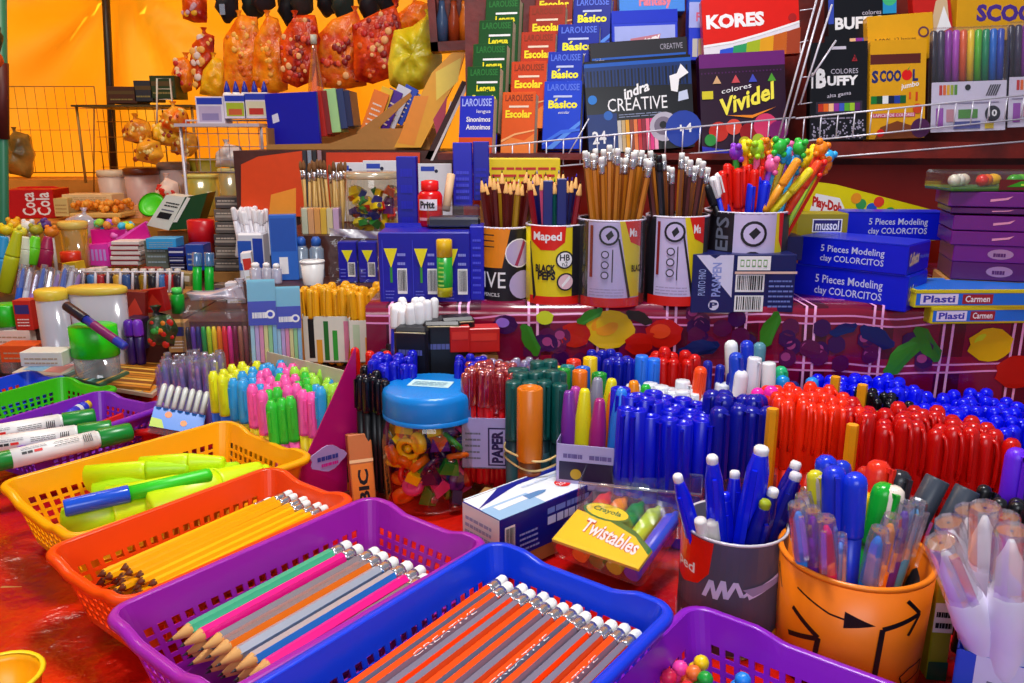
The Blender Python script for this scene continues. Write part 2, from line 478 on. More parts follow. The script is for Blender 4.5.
# ------------------------------------------------------------------ tables and steps
t = thing('display_table', 'long market table under a wrinkled red tablecloth', 'table', (0, 0, 0))
def top_cloth(a, b):
    x = -1.5+3.1*a; y = .16+1.34*b
    z = -.003+.0035*noise.noise(Vector((9*x, 9*y, 0)))+.002*noise.noise(Vector((23*x, 23*y, 3)))
    if x < -.36 and y < .95: z += .006*noise.noise(Vector((14*x, 14*y, 7)))-.004
    return Vector((x, y, min(z, 0)))
grid(150, 100, top_cloth, TABLECLOTH).build('tablecloth', t)
grid(100, 16, lambda a, b: Vector((-1.5+3.1*a, .16-.006*b+.012*math.sin(60*a)*(1-b), -.75+.746*b)), TABLECLOTH).build('cloth_skirt', t)
MB().box(-1.48, .18, -.03, 1.58, 1.49, -.012, CARD).build('tabletop', t)
for x, y in ((-1.4, .25), (1.5, .25), (-1.4, 1.45), (1.5, 1.45)):
    MB().box(x-.02, y-.02, -.8, x+.02, y+.02, -.03, STEEL).build('leg', t)

def step(label, x0, x1, y0, y1, z, m=None, z0=0):
    o = MB().box(x0, y0, z0, x1, y1, z, m or STEPCLOTH).build('display_step')
    return tag(o, label, 'display step', None)
S1, S2, S3 = .1, .2, .3
step('low covered step behind the small coloured baskets', -2.2, -.635, 1.52, 2.27, S1, z0=-.8)
step('low covered step between the clear jars and the white bottles', -.63, -.495, 1.52, 1.895, S1, z0=-.8)
step('middle covered step carrying the tubs and trays by the tent', -2.4, -.66, 2.36, 2.8, S2, AMBER, z0=-.8)
step('top covered step right against the yellow tarpaulin', -2.9, -.66, 2.82, 3.05, S3, AMBER, z0=-.8)
step('low covered step under the packs of pastel pencils', -.45, -.2, 1.335, 1.495, .064)
step('covered step under the white bottles and glue cartons', -.49, -.2, 1.505, 1.625, .17, z0=-.8)
step('covered step under the clear jar of sharpeners', -.475, -.2, 1.63, 1.895, .25, z0=-.8)
step('high covered step under the cardboard box of notebooks', -.63, .0, 1.9, 2.3, .41, z0=-.8)

# the ledge with its fruit printed oilcloth
LZ, LY = .216, 1.1
def plaid():
    m = bpy.data.materials.new('plaid_oilcloth'); m.use_nodes = True; nt = m.node_tree; b = nt.nodes['Principled BSDF']; N = nt.nodes.new; L = nt.links.new
    tc = N('ShaderNodeTexCoord'); sp = N('ShaderNodeSeparateXYZ'); L(tc.outputs['Object'], sp.inputs[0])
    def band(src, per, width, off=0):
        a = N('ShaderNodeMath'); a.operation = 'ADD'; a.inputs[1].default_value = off+5; L(src, a.inputs[0])
        d = N('ShaderNodeMath'); d.operation = 'PINGPONG'; d.inputs[1].default_value = per/2; L(a.outputs[0], d.inputs[0])
        l = N('ShaderNodeMath'); l.operation = 'LESS_THAN'; l.inputs[1].default_value = width/2; L(d.outputs[0], l.inputs[0]); return l.outputs[0]
    def mix(fac, A, B):
        x = N('ShaderNodeMix'); x.data_type = 'RGBA'
        L(fac, x.inputs[0])
        if isinstance(A, str): x.inputs[6].default_value = (*lin(A), 1)
        else: L(A, x.inputs[6])
        x.inputs[7].default_value = (*lin(B), 1); return x.outputs[2]
    s2 = N('ShaderNodeMath'); s2.operation = 'ADD'; L(sp.outputs['Y'], s2.inputs[0]); L(sp.outputs['Z'], s2.inputs[1])
    c = mix(band(sp.outputs['X'], .095, .035), '#740630', '#480320')  # reds darkened: the shadow on the ledge is put into the colour
    c = mix(band(s2.outputs[0], .07, .022), c, '#86082f')
    for o in (0, .012): c = mix(band(sp.outputs['X'], .095, .0035, o), c, '#f0a8d8')
    for o in (0, .011): c = mix(band(s2.outputs[0], .07, .0026, o), c, '#e890c8')
    L(c, b.inputs['Base Color']); b.inputs['Roughness'].default_value = .22; b.inputs['Coat Weight'].default_value = .5; b.inputs['Coat Roughness'].default_value = .1
    MATS['plaid_oilcloth'] = m; return 'plaid_oilcloth'
PLAID = plaid()
t = thing('display_ledge', 'raised ledge behind the pens covered with fruit printed oilcloth', 'display ledge', (0, 0, 0))
MB().box(-.195, LY+.012, .001, 1.25, 1.495, LZ-.004, CARD).build('shelf_board', t)
def drape(x, z):
    return LY-.002-.004*math.sin(21*x)-.004*noise.noise(Vector((16*x, 3, 12*z)))-.014*max(0, (LZ-z))*(1.5+math.sin(17*x))
mb = MB()
nx = 120
def dfn(a, b):
    x = -.2+1.46*a
    if b <= .6:
        z = .04+(LZ-.04)*b/.6
        return Vector((x, drape(x, z), z))
    return Vector((x, drape(x, LZ)+(b-.6)/.4*.39, LZ))
g = grid(nx, 20, dfn, PLAID)
fr = Face(g, lambda x, z, k: Vector((x, drape(x, z)-k-.0006, z)), 1, 1)
def fruit(cx, cz, r, m, m2=None, n=16, sq=1, seed=0):
    fr.k = fr.k % 8
    fr.poly([(cx+r*math.cos(2*PI*i/n)*(1+.1*math.sin(3*i+seed)), cz+r*sq*math.sin(2*PI*i/n)) for i in range(n)], m)
    if m2: fr.poly([(cx-.2*r+r*.55*math.cos(2*PI*i/n), cz+.15*r+r*.5*sq*math.sin(2*PI*i/n)) for i in range(n)], m2)
def leaf(cx, cz, l, a, m):
    pts = []
    for i in range(14):
        q = 2*PI*i/14; x, z = l*math.cos(q), l*.38*math.sin(q)*(1+.25*math.sin(5*q))
        pts.append((cx+x*math.cos(a)-z*math.sin(a), cz+x*math.sin(a)+z*math.cos(a)))
    fr.poly(pts, m)
fX = lambda u, v: (P(u, v, y=LY-.01).x, P(u, v, y=LY-.01).z)
APY, APR, GRP, GRD, LFG, LFB, STR = H('#e0b008', .25), H('#b81406', .25), H('#38084c', .2), H('#581044', .2), H('#2c7a14', .3), H('#0a1c5c', .25), H('#c01408', .25)
for u, v, r, m, m2 in ((610, 330, .034, APY, H('#e89208', .25)), (575, 335, .022, APR, None), (665, 335, .026, STR, H('#e04418', .25)), (640, 345, .02, STR, None), (992, 345, .03, APY, H('#c8d420', .25)), (505, 325, .017, GRP, H('#9a70d8', .2)), (1018, 372, .03, APR, None), (545, 318, .012, H('#c8d010'), None)):
    x, z = fX(u, v); fruit(x, z, r, m, m2, sq=.8, seed=u)
for u0, v0 in ((812, 345), (560, 352), (898, 350), (720, 330)):
    for k in range(11):
        x, z = fX(u0+RN.uniform(-30, 30), v0+RN.uniform(-18, 20)); fruit(x, z, .0125, GRP if k % 2 else GRD, H('#a03c78', .2) if k % 3 == 0 else None, 12)
for u, v, l, a, m in ((905, 358, .034, .9, LFG), (880, 338, .03, -.5, LFB), (930, 345, .03, 2.2, LFG), (845, 330, .02, .3, LFB), (770, 330, .028, 1.2, LFG), (700, 350, .03, .2, LFB), (590, 316, .02, .5, LFG), (530, 340, .025, 2.0, LFG), (640, 318, .02, -.4, H('#1c1008'))):
    x, z = fX(u, v); leaf(x, z, l, a, m)
g.build('fruit_oilcloth', t)
# ------------------------------------------------------------------ perforated plastic baskets
def outline(L, W, r, cell):
    """rounded rectangle: points and, per segment, which cell it is in (None in a corner)"""
    pts, tagl = [], []
    nL, nW = int((L-2*r)/cell), int((W-2*r)/cell)
    def ln(a, b, n, axis):
        for i in range(n):
            for q, kind in ((0, 'bar'), (.38, 'hole')):
                f = (i+q)/n; pts.append((a[0]+(b[0]-a[0])*f, a[1]+(b[1]-a[1])*f)); tagl.append((axis, i, kind))
    def arc(cx, cy, a0):
        for i in range(5):
            a = math.radians(a0+90*i/5); pts.append((cx+r*math.cos(a), cy+r*math.sin(a))); tagl.append((None, i, 'bar'))
    X, Y = L/2, W/2
    ln((X, -Y+r), (X, Y-r), nW, 'end'); arc(X-r, Y-r, 0)
    ln((X-r, Y), (-X+r, Y), nL, 'side'); arc(-X+r, Y-r, 90)
    ln((-X, Y-r), (-X, -Y+r), nW, 'end'); arc(-X+r, -Y+r, 180)
    ln((-X+r, -Y), (X-r, -Y), nL, 'side'); arc(X-r, -Y+r, 270)
    return pts, tagl
def basket(label, A, B, D, hexc, L=None, W=None, h=.07, taper=.034, cell=.0118, z=.0, grow=.016, rot=0):
    A, B, D = (P(*q, z=h+z) for q in (A, B, D))
    ea = (A-B); e1 = Matrix.Rotation(math.radians(rot), 3, 'Z') @ ea.normalized(); n = Vector((-e1.y, e1.x, 0))
    if n.dot(D-B) < 0: n = -n
    L = L or ea.length; W = W or (D-B).dot(n)
    c = B+e1*L/2+n*W/2; L += grow; W += grow; ang = math.atan2(-e1.y, -e1.x)
    M = T(c.x, c.y, z) @ Matrix.Rotation(ang, 4, 'Z')
    t = thing('plastic_basket', label, 'basket', M=M)
    m = mat('basket_plastic_'+hexc.strip('#'), hexc, .28, vary=.03)
    lv = [0, .006]; rows = 4
    zt = h*.66
    for i in range(rows): lv += [.006+(zt-.006)*(i+.32)/rows, .006+(zt-.006)*(i+1)/rows]
    lv += [h-.012, h]
    def at(zz):
        k = 1-zz/h; return outline(L-.012-taper*k, W-.012-taper*k, .015, cell)
    base, tg = outline(L-.012, W-.012, .015, cell); n_ = len(base)
    def pt(i, zz):
        k = 1-zz/h; x, y = base[i]
        sx, sy = (L-.012-taper*k)/(L-.012), (W-.012-taper*k)/(W-.012)
        dip = 0
        if abs(x) > (L-.012)/2-.004 and zz > h*.7: dip = .006*max(0, min(1, (W*.3-abs(y))/.02))*(zz-h*.7)/(h*.3)
        return Vector((x*sx, y*sy, zz-dip))
    mb = MB(); vs = [pt(i, zz) for zz in lv for i in range(n_)]
    fs = []
    for j in range(len(lv)-1):
        hole_row = 2 <= j < len(lv)-2 and j % 2 == 0 and j+1 < len(lv)-1
        hole_row = hole_row and lv[j+1] <= zt+1e-6
        for i in range(n_):
            if hole_row and tg[i][0] and tg[i][2] == 'hole': continue
            k = (i+1) % n_; fs.append((j*n_+i, j*n_+k, (j+1)*n_+k, (j+1)*n_+i))
    fs.append(tuple(reversed(range(n_))))
    mb.add(vs, fs, m, False)
    mb.build('basket_body', t, solid=.0016)
    # rolled rim
    rim = MB(); prof = [(-.001, -.008), (.003, -.008), (.0062, -.006), (.0068, -.002), (.005, .0006), (.001, .0012), (-.0015, 0), (-.0015, -.008)]
    vs = []
    for ox, oz in prof:
        for i in range(n_):
            p = pt(i, h); q, _ = base[i], 0
            nxt, prv = base[(i+1) % n_], base[i-1]
            tx, ty = nxt[0]-prv[0], nxt[1]-prv[1]; l = math.hypot(tx, ty) or 1
            vs.append(Vector((p.x+ty/l*ox, p.y-tx/l*ox, p.z+oz)))
    k = len(prof)
    rim.add(vs, [(j*n_+i, j*n_+(i+1) % n_, ((j+1) % k)*n_+(i+1) % n_, ((j+1) % k)*n_+i) for j in range(k) for i in range(n_)], m, True)
    rim.build('rim', t)
    return dict(M=M, L=L, W=W, h=h, c=c, u=Vector((math.cos(ang), math.sin(ang), 0)), w=Vector((-math.sin(ang), math.cos(ang), 0)), root=t, z=z)

bk_yel = basket('yellow orange basket of lime highlighters beside the orange basket', (5, 482), (225, 421), (298, 459), '#ffae08')
bk_org = basket('orange basket holding a pile of yellow pencils', (45, 545), (270, 468), (385, 494), '#f4480a', z=.0095, W=.132, rot=3)
bk_pur = basket('purple basket holding metallic coloured pencils', (105, 605), (370, 498), (495, 540), '#a01ca8', z=.019, W=.148, rot=3)
bk_blu = basket('bright blue basket full of orange and grey striped pencils', (230, 675), (495, 543), (678, 598), '#0a3ce0', L=.30, z=.0285, rot=6)
bk_vio = basket('violet basket holding bubble topped pens, below the orange cup', (602, 683), (694, 607), (952, 683), '#8a1cc0', L=.22, W=.29, rot=4, cell=.0125)
bk_sp = basket('small purple basket with one blue and white crayon', (-30, 430), (100, 391), (146, 410), '#7c22b4', h=.055, z=.0095)
bk_sg = basket('small green basket behind the small purple one', (-30, 402), (62, 377), (100, 392), '#3cb814', h=.055, L=.17)
bk_sb = basket('small blue basket at the edge behind the green one', (-28, 386), (28, 371), (50, 381), '#1444d0', h=.05, L=.13)
bk_sr = basket('small red basket between purple basket and blister pack', (70, 435), (152, 402), (205, 425), '#d01c1c', h=.04, L=.10, W=.085)

def inb(bk, x, y, z): return bk['M'] @ Vector((x, y, z))
# ---- yellow pencils, sharpened dark tips towards the red tablecloth
YP = H('#ffb808', .3); YP2 = H('#f0a000', .3); TIPD = H('#6a3212', .5)
L = .192
mk = mk_pencil('pencil', L, [YP, YP, YP2], r=.0041, paint_end=YP, wood=TIPD, cone=.006)
def mk_y():
    t = mk()
    return t
for lay in range(4):
    n = 11-(lay == 3)*4
    for i in range(n):
        w = bk_org['W']-.055+.006*lay
        y = -w/2+w*(i+.5*(lay % 2))/11.0+RN.uniform(-.0003, .0003)
        if lay == 3: y = -w/2+w*(i*1.15+.8)/11
        x0 = -bk_org['L']/2+.032+RN.uniform(0, .012)+(.006 if lay == 3 else 0)
        a = inb(bk_org, x0, y, .022+lay*.0086); b = inb(bk_org, x0+L, y+RN.uniform(-.0004, .0004), .026+lay*.0092+RN.uniform(0, .002))
        inst('pencil_yellow', mk_y, 'yellow pencil with white eraser in the orange basket', 'pencil', lying(a, b, RN.choice((0, PI/3))), 'yellow pencils in the orange basket')
# ---- metallic pencils in the purple basket
LEADD = 0
SLV = mat('pencil_silver', '#b8bcc8', .28, .35); MGT = mat('pencil_magenta', '#ff0a8c', .3, .1); SEA = mat('pencil_seagreen', '#4cc090', .3, .2); ORP = mat('pencil_orange', '#ff7a10', .3, .1); BLP = mat('pencil_blue', '#1c84e0', .3, .2); DGP = mat('pencil_steel', '#8c8c98', .25, .4)
kinds = [('sea green', [SEA, SEA]), ('magenta', [MGT, MGT, SLV]), ('silver', [SLV, DGP]), ('orange', [ORP, ORP, DGP]), ('pale silver', [SLV, SLV]), ('blue', [BLP, BLP, SLV]), ('pink', [MGT, MGT]), ('steel grey', [DGP, SLV])]
L = .185
for i in range(8):
    nm, ms = kinds[i]
    for lay in range(3):
        y = bk_pur['W']/2-.034-.0142*i+RN.uniform(-.001, .001)+(lay == 1)*.004
        if y < -bk_pur['W']/2+.02: continue
        x0 = -bk_pur['L']/2+.038+RN.uniform(0, .014)-lay*.004
        a = inb(bk_pur, x0, y-.002, .02+lay*.0112); b = inb(bk_pur, x0+L, y+.001, .024+lay*.0118)
        kk = ('silver', 'grey', 'metallic')[lay]
        if lay == 2: lab, key, g_ = f'{nm} metallic pencil lying on top in the purple basket', 'met_'+nm, None
        else: lab, key, g_ = 'silvery pencil buried under the others in the purple basket', 'met_'+nm, 'buried metallic pencils in the purple basket'
        inst(key, mk_pencil('pencil', L, ms, r=.0058), lab, 'pencil', lying(a, b, RN.uniform(0, 1)), g_)
a = inb(bk_pur, -.105, .04, .03); b = inb(bk_pur, .01, .052, .05)
# ---- orange and grey pencils in the blue basket
OG1, OG2 = H('#ff4a06', .3), H('#77748a', .3)
L = .215
W = bk_blu['W']-.034
for lay in range(3):
    n = 12+(lay == 2)
    for i in range(n):
        w = W-.018+.004*lay
        y = -w/2+w*(i+.5*(lay % 2))/n+RN.uniform(-.0002, .0002)
        x0 = bk_blu['L']/2-.024-L-RN.uniform(0, .008)-(.01 if lay < 2 else 0)
        a = inb(bk_blu, x0, y, .026+lay*.0108); b = inb(bk_blu, x0+L, y+RN.uniform(-.0003, .0003), .03+lay*.0115)
        if lay == 2 and i in (1, 5, 11):
            key, mk_, lab = 'pencil_stripe_text', mk_pencil('pencil', L, [OG2, OG1], r=.005, mark='CREATIVE'), 'orange and grey striped pencil with white lettering in the blue basket'
            g_ = 'lettered striped pencils in the blue basket'
        else:
            key, mk_, lab = 'pencil_stripe', mk_pencil('pencil', L, [OG1, OG2], r=.005), 'plain orange and grey striped pencil in the blue basket'
            g_ = 'striped pencils in the blue basket'
        inst(key, mk_, lab, 'pencil', lying(a, b, 0 if lab.startswith('orange') else RN.choice((0, PI/3))), g_)
# ---- lime highlighters in the yellow basket
LM1, LM2 = H('#d4f40a', .35), H('#b4e80c', .35)
def mk_hi(r, L, bm, cm, name='highlighter'):
    def go():
        t = thing(name, 'x', 'x')
        MB().lathe([(r*.6, 0), (r*.98, .003), (r, L*.55), (r*.92, L*.62)], bm, 14, sx=1, sy=.62).build('barrel', t)
        MB().lathe([(r*.98, L*.60), (r*.95, L*.63), (r*.62, L-.004), (r*.55, L), (r*.1, L)], cm, 14, sx=1, sy=.62).build('cap', t)
        return t
    return go
hl = [((62, 528), (150, 508), .036, LM2, LM1, .018, 'lime highlighter lowest at the near corner of the yellow basket'), ((105, 505), (232, 482), .044, LM1, LM1, .017, 'short lime highlighter standing proud at the near end of the yellow basket'), ((92, 500), (215, 473), .034, LM2, LM1, .016, 'lime highlighter sunk low by the end wall of the yellow basket'),
      ((85, 478), (190, 470), .05, LM1, LM2, .014, 'lime highlighter leaning on the far wall of the yellow basket'), ((140, 470), (225, 464), .054, LM1, LM1, .015, 'lime highlighter lying highest by the far wall of the yellow basket'),
      ((150, 510), (262, 470), .046, LM1, LM1, .017, 'long lime highlighter along the near wall of the yellow basket'), ((190, 500), (270, 472), .034, LM2, LM1, .016, 'lime highlighter half hidden against the orange basket wall'),
      ((200, 487), (240, 468), .042, LM1, LM2, .015, 'small lime highlighter deep in the middle of the yellow basket')]
for i, (a, b, z, bm, cm, r, lab) in enumerate(hl):
    a, b = P(*a, z=z+.004), P(*b, z=z+.01); l = (b-a).length; r *= 1.22
    inst('hl%d' % i, mk_hi(r, l, bm, cm), lab, 'highlighter', lying(a, b, .2), None)
a, b = P(64, 508, z=.066), P(212, 474, z=.07)
inst('clearpen', mk_pen('highlighter_pen', .0095, (b-a).length, (b-a).length*.42, H('#35d820'), H('#1a54d8', .2), False, 'flat'), 'green pen with a see-through blue cap across the yellow basket', 'pen', lying(b, a))
a, b = P(165, 466, z=.05), P(212, 460, z=.055)
inst('redhl', mk_hi(.010, (b-a).length, H('#f03c5a'), H('#f86a78')), 'coral red highlighter by the far wall of the yellow basket', 'highlighter', lying(a, b))
# ---- three white board markers with green ends
WM = H('#f6f4f0', .3); GC = H('#0c8a30', .3)
def mk_wb(r, L, red):
    def go():
        t = thing('board_marker', 'x', 'x')
        b = MB().lathe([(r*.9, 0), (r, .002), (r, L*.17), (r*1.0, L*.17+.001)], GC, 14)
        b.lathe([(r*1.02, L*.16), (r*1.02, L*.74)], WM, 16)
        b.lathe([(r*.98, L*.74), (r*.9, L*.75), (r*.9, L*.76)], WM, 14)
        for a0 in (0, 2.094, 4.189):
            f = Face(b, lambda x, y, k, a0=a0: Vector(((r*1.03+k)*math.cos(a0+1.5*(y-.5)), (r*1.03+k)*math.sin(a0+1.5*(y-.5)), L*(.18+.54*x))), 1, 1)
            f.rect(.08, .45, .14, .62, BLACK); f.rect(.15, .45, .21, .62, BLACK); f.rect(.23, .45, .33, .62, RED); f.lines(.08, .2, .4, .4, 2, GREY, .3); f.lines(.48, .3, .8, .62, 3, BLACK, .3)
            for k in range(5): f.rect(.85+.025*k, .25, .86+.025*k, .75, BLACK)
        b.build('barrel', t)
        MB().lathe([(r*1.0, L*.76), (r*1.06, L*.765), (r*1.03, L-.003), (r*.94, L), (r*.1, L)], GC, 14, rip=.02, nr=10).build('cap', t)
        return t
    return go
for i, (a, b, z, lab) in enumerate((((0, 461), (131, 431), .066, 'white board marker with green cap lying nearest the yellow basket'), ((-12, 446), (112, 428), .066, 'white board marker with green ends lying between two others'), ((-22, 436), (95, 416), .068, 'white board marker with green ends lying furthest from the yellow basket'))):
    a, b = P(*a, z=z), P(*b, z=z); l = .165
    d = (b-a).normalized()
    inst('wbm', mk_wb(.0118, .165, 0), lab, 'marker', lying(b-d*l, b, .6+.15*i))
# crayon in the small purple basket
a, b = P(62, 419, z=.045), P(93, 401, z=.052)
def mk_cray():
    t = thing('crayon_pen', 'x', 'x'); l = .055
    MB().lathe([(.004, 0), (.008, .02), (.008, .03)], H('#2a3cd0'), 12).build('barrel', t)
    MB().lathe([(.0082, .03), (.0082, .036), (.0084, .036), (.0084, .046), (.0074, .047), (.007, .054), (.002, .055)], WHITE, 12, mats=[WHITE, WHITE, H('#2238c8'), WHITE, YEL, YEL]).build('cap', t); return t
inst('cray', mk_cray, 'blue and white banded crayon resting in the small purple basket', 'crayon', lying(a, b))
# ---- bubble topped pens in the violet basket
def mk_bub(c1, c2):
    def go():
        t = thing('bubble_pen', 'x', 'x')
        MB().lathe([(.003, 0), (.0052, .01), (.0052, .1)], c2, 10).build('barrel', t)
        b = MB()
        for k in range(4): b.ball((0, 0, .104+.0088*k), .0062, c1, 6)
        b.build('bubble_grip', t); return t
    return go
for i, (u, v, du, c, c2, lab) in enumerate(((683, 663, -20, H('#ff48a8'), H('#f02878'), 'pink bubble topped pen leaning on the violet basket wall'), (705, 658, -30, YEL, H('#f0e020'), 'yellow bubble topped pen standing tallest in the violet basket'), (697, 668, -26, H('#ff7a30'), H('#f06020'), 'orange bubble topped pen among those in the violet basket'),
                                      (708, 674, -22, H('#18a838'), H('#28c048'), 'green bubble topped pen in the violet basket'), (746, 675, -24, H('#1c8cf0'), H('#2070e0'), 'blue bubble topped pen lying apart in the violet basket'), (672, 672, -24, H('#ff2a5a'), H('#e81c48'), 'red bubble topped pen in the violet basket by the pink one'), (690, 684, -20, H('#e83030'), H('#c82020'), 'second red bubble topped pen lowest in the violet basket'))):
    top = P(u, v, z=.052); base = P(u+du, v+35, z=.012)
    d = (top-base).normalized()
    inst('bub%d' % i, mk_bub(c, c2), lab, 'pen', along(top-d*.136, d))
# yellow rim of a cup at the near edge of the table
t = thing('yellow_cup', 'round yellow cup at the near edge on the red tablecloth', 'cup', P(-2, 672, z=.035)*Vector((1, 1, 0)) if False else (P(-2, 676, z=.04).x, P(-2, 676, z=.04).y, 0))
MB().lathe([(.022, 0), (.03, .038), (.031, .04), (.0285, .04), (.027, .035), (.02, .003), (.001, .003)], H('#ffb40a', .3), 24).build('cup_body', t)
MB().lathe([(.0285, .0395), (.031, .0385), (.0325, .040), (.031, .0418), (.0285, .0408)], H('#ffd81c', .3), 24, cap=False).build('rim', t)
# ------------------------------------------------------------------ the jar with the blue lid
jc = P(431, 507, z=0); jc = Vector((jc.x, jc.y+.03, 0)); JR = .0625
t = thing('plastic_jar', 'clear plastic jar with sky blue screw lid full of colourful trinkets', 'jar', jc)
MB().lathe([(JR*.86, .0015), (JR*.97, .004), (JR, .012), (JR, .085), (JR*.985, .098), (JR*.9, .112), (JR*.86, .118), (JR*.86, .128)], clear('jar_plastic', '#fff6e8', .05, .05), 40, cap=False).build('jar_body', t)
LB = H('#0c84dc', .3)
lid = MB().lathe([(JR*.92, .113), (JR*.93, .116), (JR*.93, .139), (JR*.90, .145), (JR*.80, .148), (JR*.1, .1485)], LB, 96, rip=.012, nr=48)
lidO = lid.build('lid', t)
lb = MB().lathe([(JR*.945, .112), (JR*.95, .117), (JR*.94, .1175)], LB, 48, cap=False).build('lid_ring', t)
st = MB(); st.box(-.026, -.012, .1487, .026, .014, .1491, H('#c8ecf0', .5), M=rz(-12))
f = Face(st, lambda x, y, k: rz(-12) @ Vector((-.026+.052*x, -.012+.026*y, .1491+k)), 1, 1); f.lines(.1, .15, .9, .85, 3, H('#8cb4c8'), .4)
st.build('sticker', lidO)
jcol = [('yellow', '#f8c80c'), ('orange', '#f07010'), ('red', '#d81818'), ('green', '#1c8c2c'), ('purple', '#5c1c8c'), ('blue', '#1c3cc0'), ('pink', '#e03c8c'), ('dark violet', '#2c1048')]
def mk_trink(h, kind):
    def go():
        m = H(h, .3)
        mb = MB()
        if kind == 0: mb.lathe([(.007, 0), (.013, .001), (.0135, .005), (.013, .0095), (.007, .0105), (.006, .008)], m, 18)
        elif kind == 1:
            mb.tube([(.012*math.cos(a*PI/8), .012*math.sin(a*PI/8), 0) for a in range(16)], .0036, m, 8, True); mb.ball((0, 0, 0), .005, m, 6)
        else:
            mb.prism([(-.012, 0), (.012, 0), (.008, .016), (-.008, .016)], -.006, .006, m); mb.lathe([(.005, .016), (.005, .0185)], SILVER, 10)
        return tag(mb.build('sharpener' if kind == 2 else 'trinket'), 'x', 'x')
    return go
put = []
tries = 0
while len(put) < 90 and tries < 6000:
    tries += 1
    a = RN.uniform(0, 2*PI); r = (JR-.0165)*math.sqrt(RN.uniform(.25 if len(put) < 50 else 0, 1))
    p = Vector((r*math.cos(a), r*math.sin(a), RN.uniform(.016, .096)))
    if p.y > .02: continue
    if all((p-q).length > .0168 for q in put): put.append(p)
for i, p in enumerate(put):
    nm, h = jcol[i % 8] if not (p.x < -.01 and p.z > .045) else jcol[0 if i % 3 else 1]
    kind = i % 3
    inst(f'tr{h}{kind}', mk_trink(h, kind), f'{nm} '+('coin shaped trinket', 'ring trinket', 'wedge sharpener')[kind]+' inside the jar with the blue lid', 'trinket' if kind < 2 else 'sharpener',
         T(jc+p) @ Matrix.Rotation(RN.uniform(0, 6), 4, Vector((RN.uniform(-1, 1), RN.uniform(-1, 1), RN.uniform(-1, 1))).normalized()) @ (rx(90) if kind < 2 else rx(0)), f'{nm} '+('coins', 'rings', 'sharpeners')[kind]+' in the lidded jar')

# ------------------------------------------------------------------ boxed white pens, twistable crayons
def hexbox(name, label, cat, pts, z, h, m, pr):
    """box with a given top: pixel corners left, back, right (clockwise from the near left) at the level z"""
    A, B, D = [P(*q, z=z) for q in pts]        # near-left, far-left(back), far-right
    ey = (B-A); ex = (D-B); d = ey.length; X = ex-ey.normalized()*ex.dot(ey.normalized()); w = X.length
    ang = math.atan2(X.y, X.x); c = A+ey/2+X/2
    M = T(c.x, c.y, z-h) @ Matrix.Rotation(ang, 4, 'Z')
    return M, w, d
BXB = H('#101c8c', .3); BXW = H('#eef2f8', .3)
M, w, d = hexbox('', '', '', ((500, 521), (455, 503), (541, 471)), .075, .05, BXB, None)
# the long front face looks to the right, its end towards the viewer
A, B, D = P(455, 503, z=.068), P(500, 520, z=.068), P(594, 482, z=.068)
ex = (D-B); w = ex.length; ang = math.atan2(ex.y, ex.x); nrm = Vector((-math.sin(ang), math.cos(ang), 0)); d = abs((A-B).dot(nrm))
c = B+ex/2+nrm*d/2
t = thing('pen_carton', 'white and blue carton picturing a white pen, beside the jar', 'carton', M=T(c.x, c.y, .018) @ Matrix.Rotation(ang, 4, 'Z'))
mb = MB().cbox(w, d, .05, BXB, .001, mats={'top': BXW, 'left': BXW}); F = faces(mb, w, d, .05)
f = F['top']; f.rect(0, 0, .46, .5, H('#9cc4e8')); f.poly([(0, .55), (.35, .98), (.75, .98), (.4, .8)], BXB)
f.rect(.38, .86, 1, 1, BXB); f.rect(.6, .3, .98, .64, BXB) if False else None
f.poly([(.10, .28), (.42, .30), (.47, .36), (.42, .44), (.10, .44)], WHITE); f.poly([(.4, .26), (.58, .3), (.62, .36), (.56, .42), (.4, .44)], H('#5c8cc0')); f.disc(.80, .36, .15, RED); f.text('-20%', .72, .30, .88, .42, WHITE)
f.lines(.5, .68, .92, .80, 1, H('#d0dcf4'), .5)
f = F['front']; f.lines(.48, .70, .95, .92, 1, H('#7c90e0'), .6); f.lines(.48, .46, .95, .72, 1, H('#c8d0f8'), .7); f.disc(.80, .2, .17, RED, rx=.12); f.text('-20%', .72, .12, .88, .28, WHITE)
f.bars(.04, .12, .14, .8); f.lines(.18, .15, .38, .6, 4, H('#8c9ce0'), .4)
f = F['left']; f.lines(.1, .2, .8, .8, 4, H('#9cb0d8'), .5)
mb.build('carton_body', t)
mb = MB(); mb.box(-w/2+.002, d/2-.0012, .0505, w/2-.002, d/2+.0002, .0512, BXW); mb.build('tuck_flap', t)
tag(MB().cbox(w*.9, d*.9, .0175, CARD, M=T(c.x, c.y, 0) @ Matrix.Rotation(ang, 4, 'Z')).build('display_block'), 'low cardboard block under the white and blue pen carton', 'block')
# clear case of twistable crayons
A, B, D = P(552, 536, z=.045), P(642, 567, z=.045), P(690, 528, z=.062)
ex = B-A; w = ex.length; ang = math.atan2(ex.y, ex.x); nrm = Vector((-math.sin(ang), math.cos(ang), 0)); d = .10
c = A+ex/2+nrm*d/2
Mt = T(c.x, c.y, .034) @ Matrix.Rotation(ang, 4, 'Z') @ rx(17)
t = thing('crayon_pack', 'clear pack of thick twist crayons with a yellow card, lying by the red cup', 'crayon pack', M=Mt)
h = .026
card = MB().box(-w/2+.002, -d/2+.002, h-.004, w/2-.002, -d/2+.03, h-.001, YEL)
f = Face(card, lambda x, y, k: Vector((-w/2+w*x, -d/2+d*y, h-.001+k)), w, d)
f.poly([(.02, .02), (.98, .02), (.98, .22), (.75, .40), (.4, .50), (.02, .52)], H('#ffd000')); f.poly([(.98, .22), (.98, .30), (.72, .47), (.4, .56), (.4, .50), (.75, .40)], H('#0c7020'))
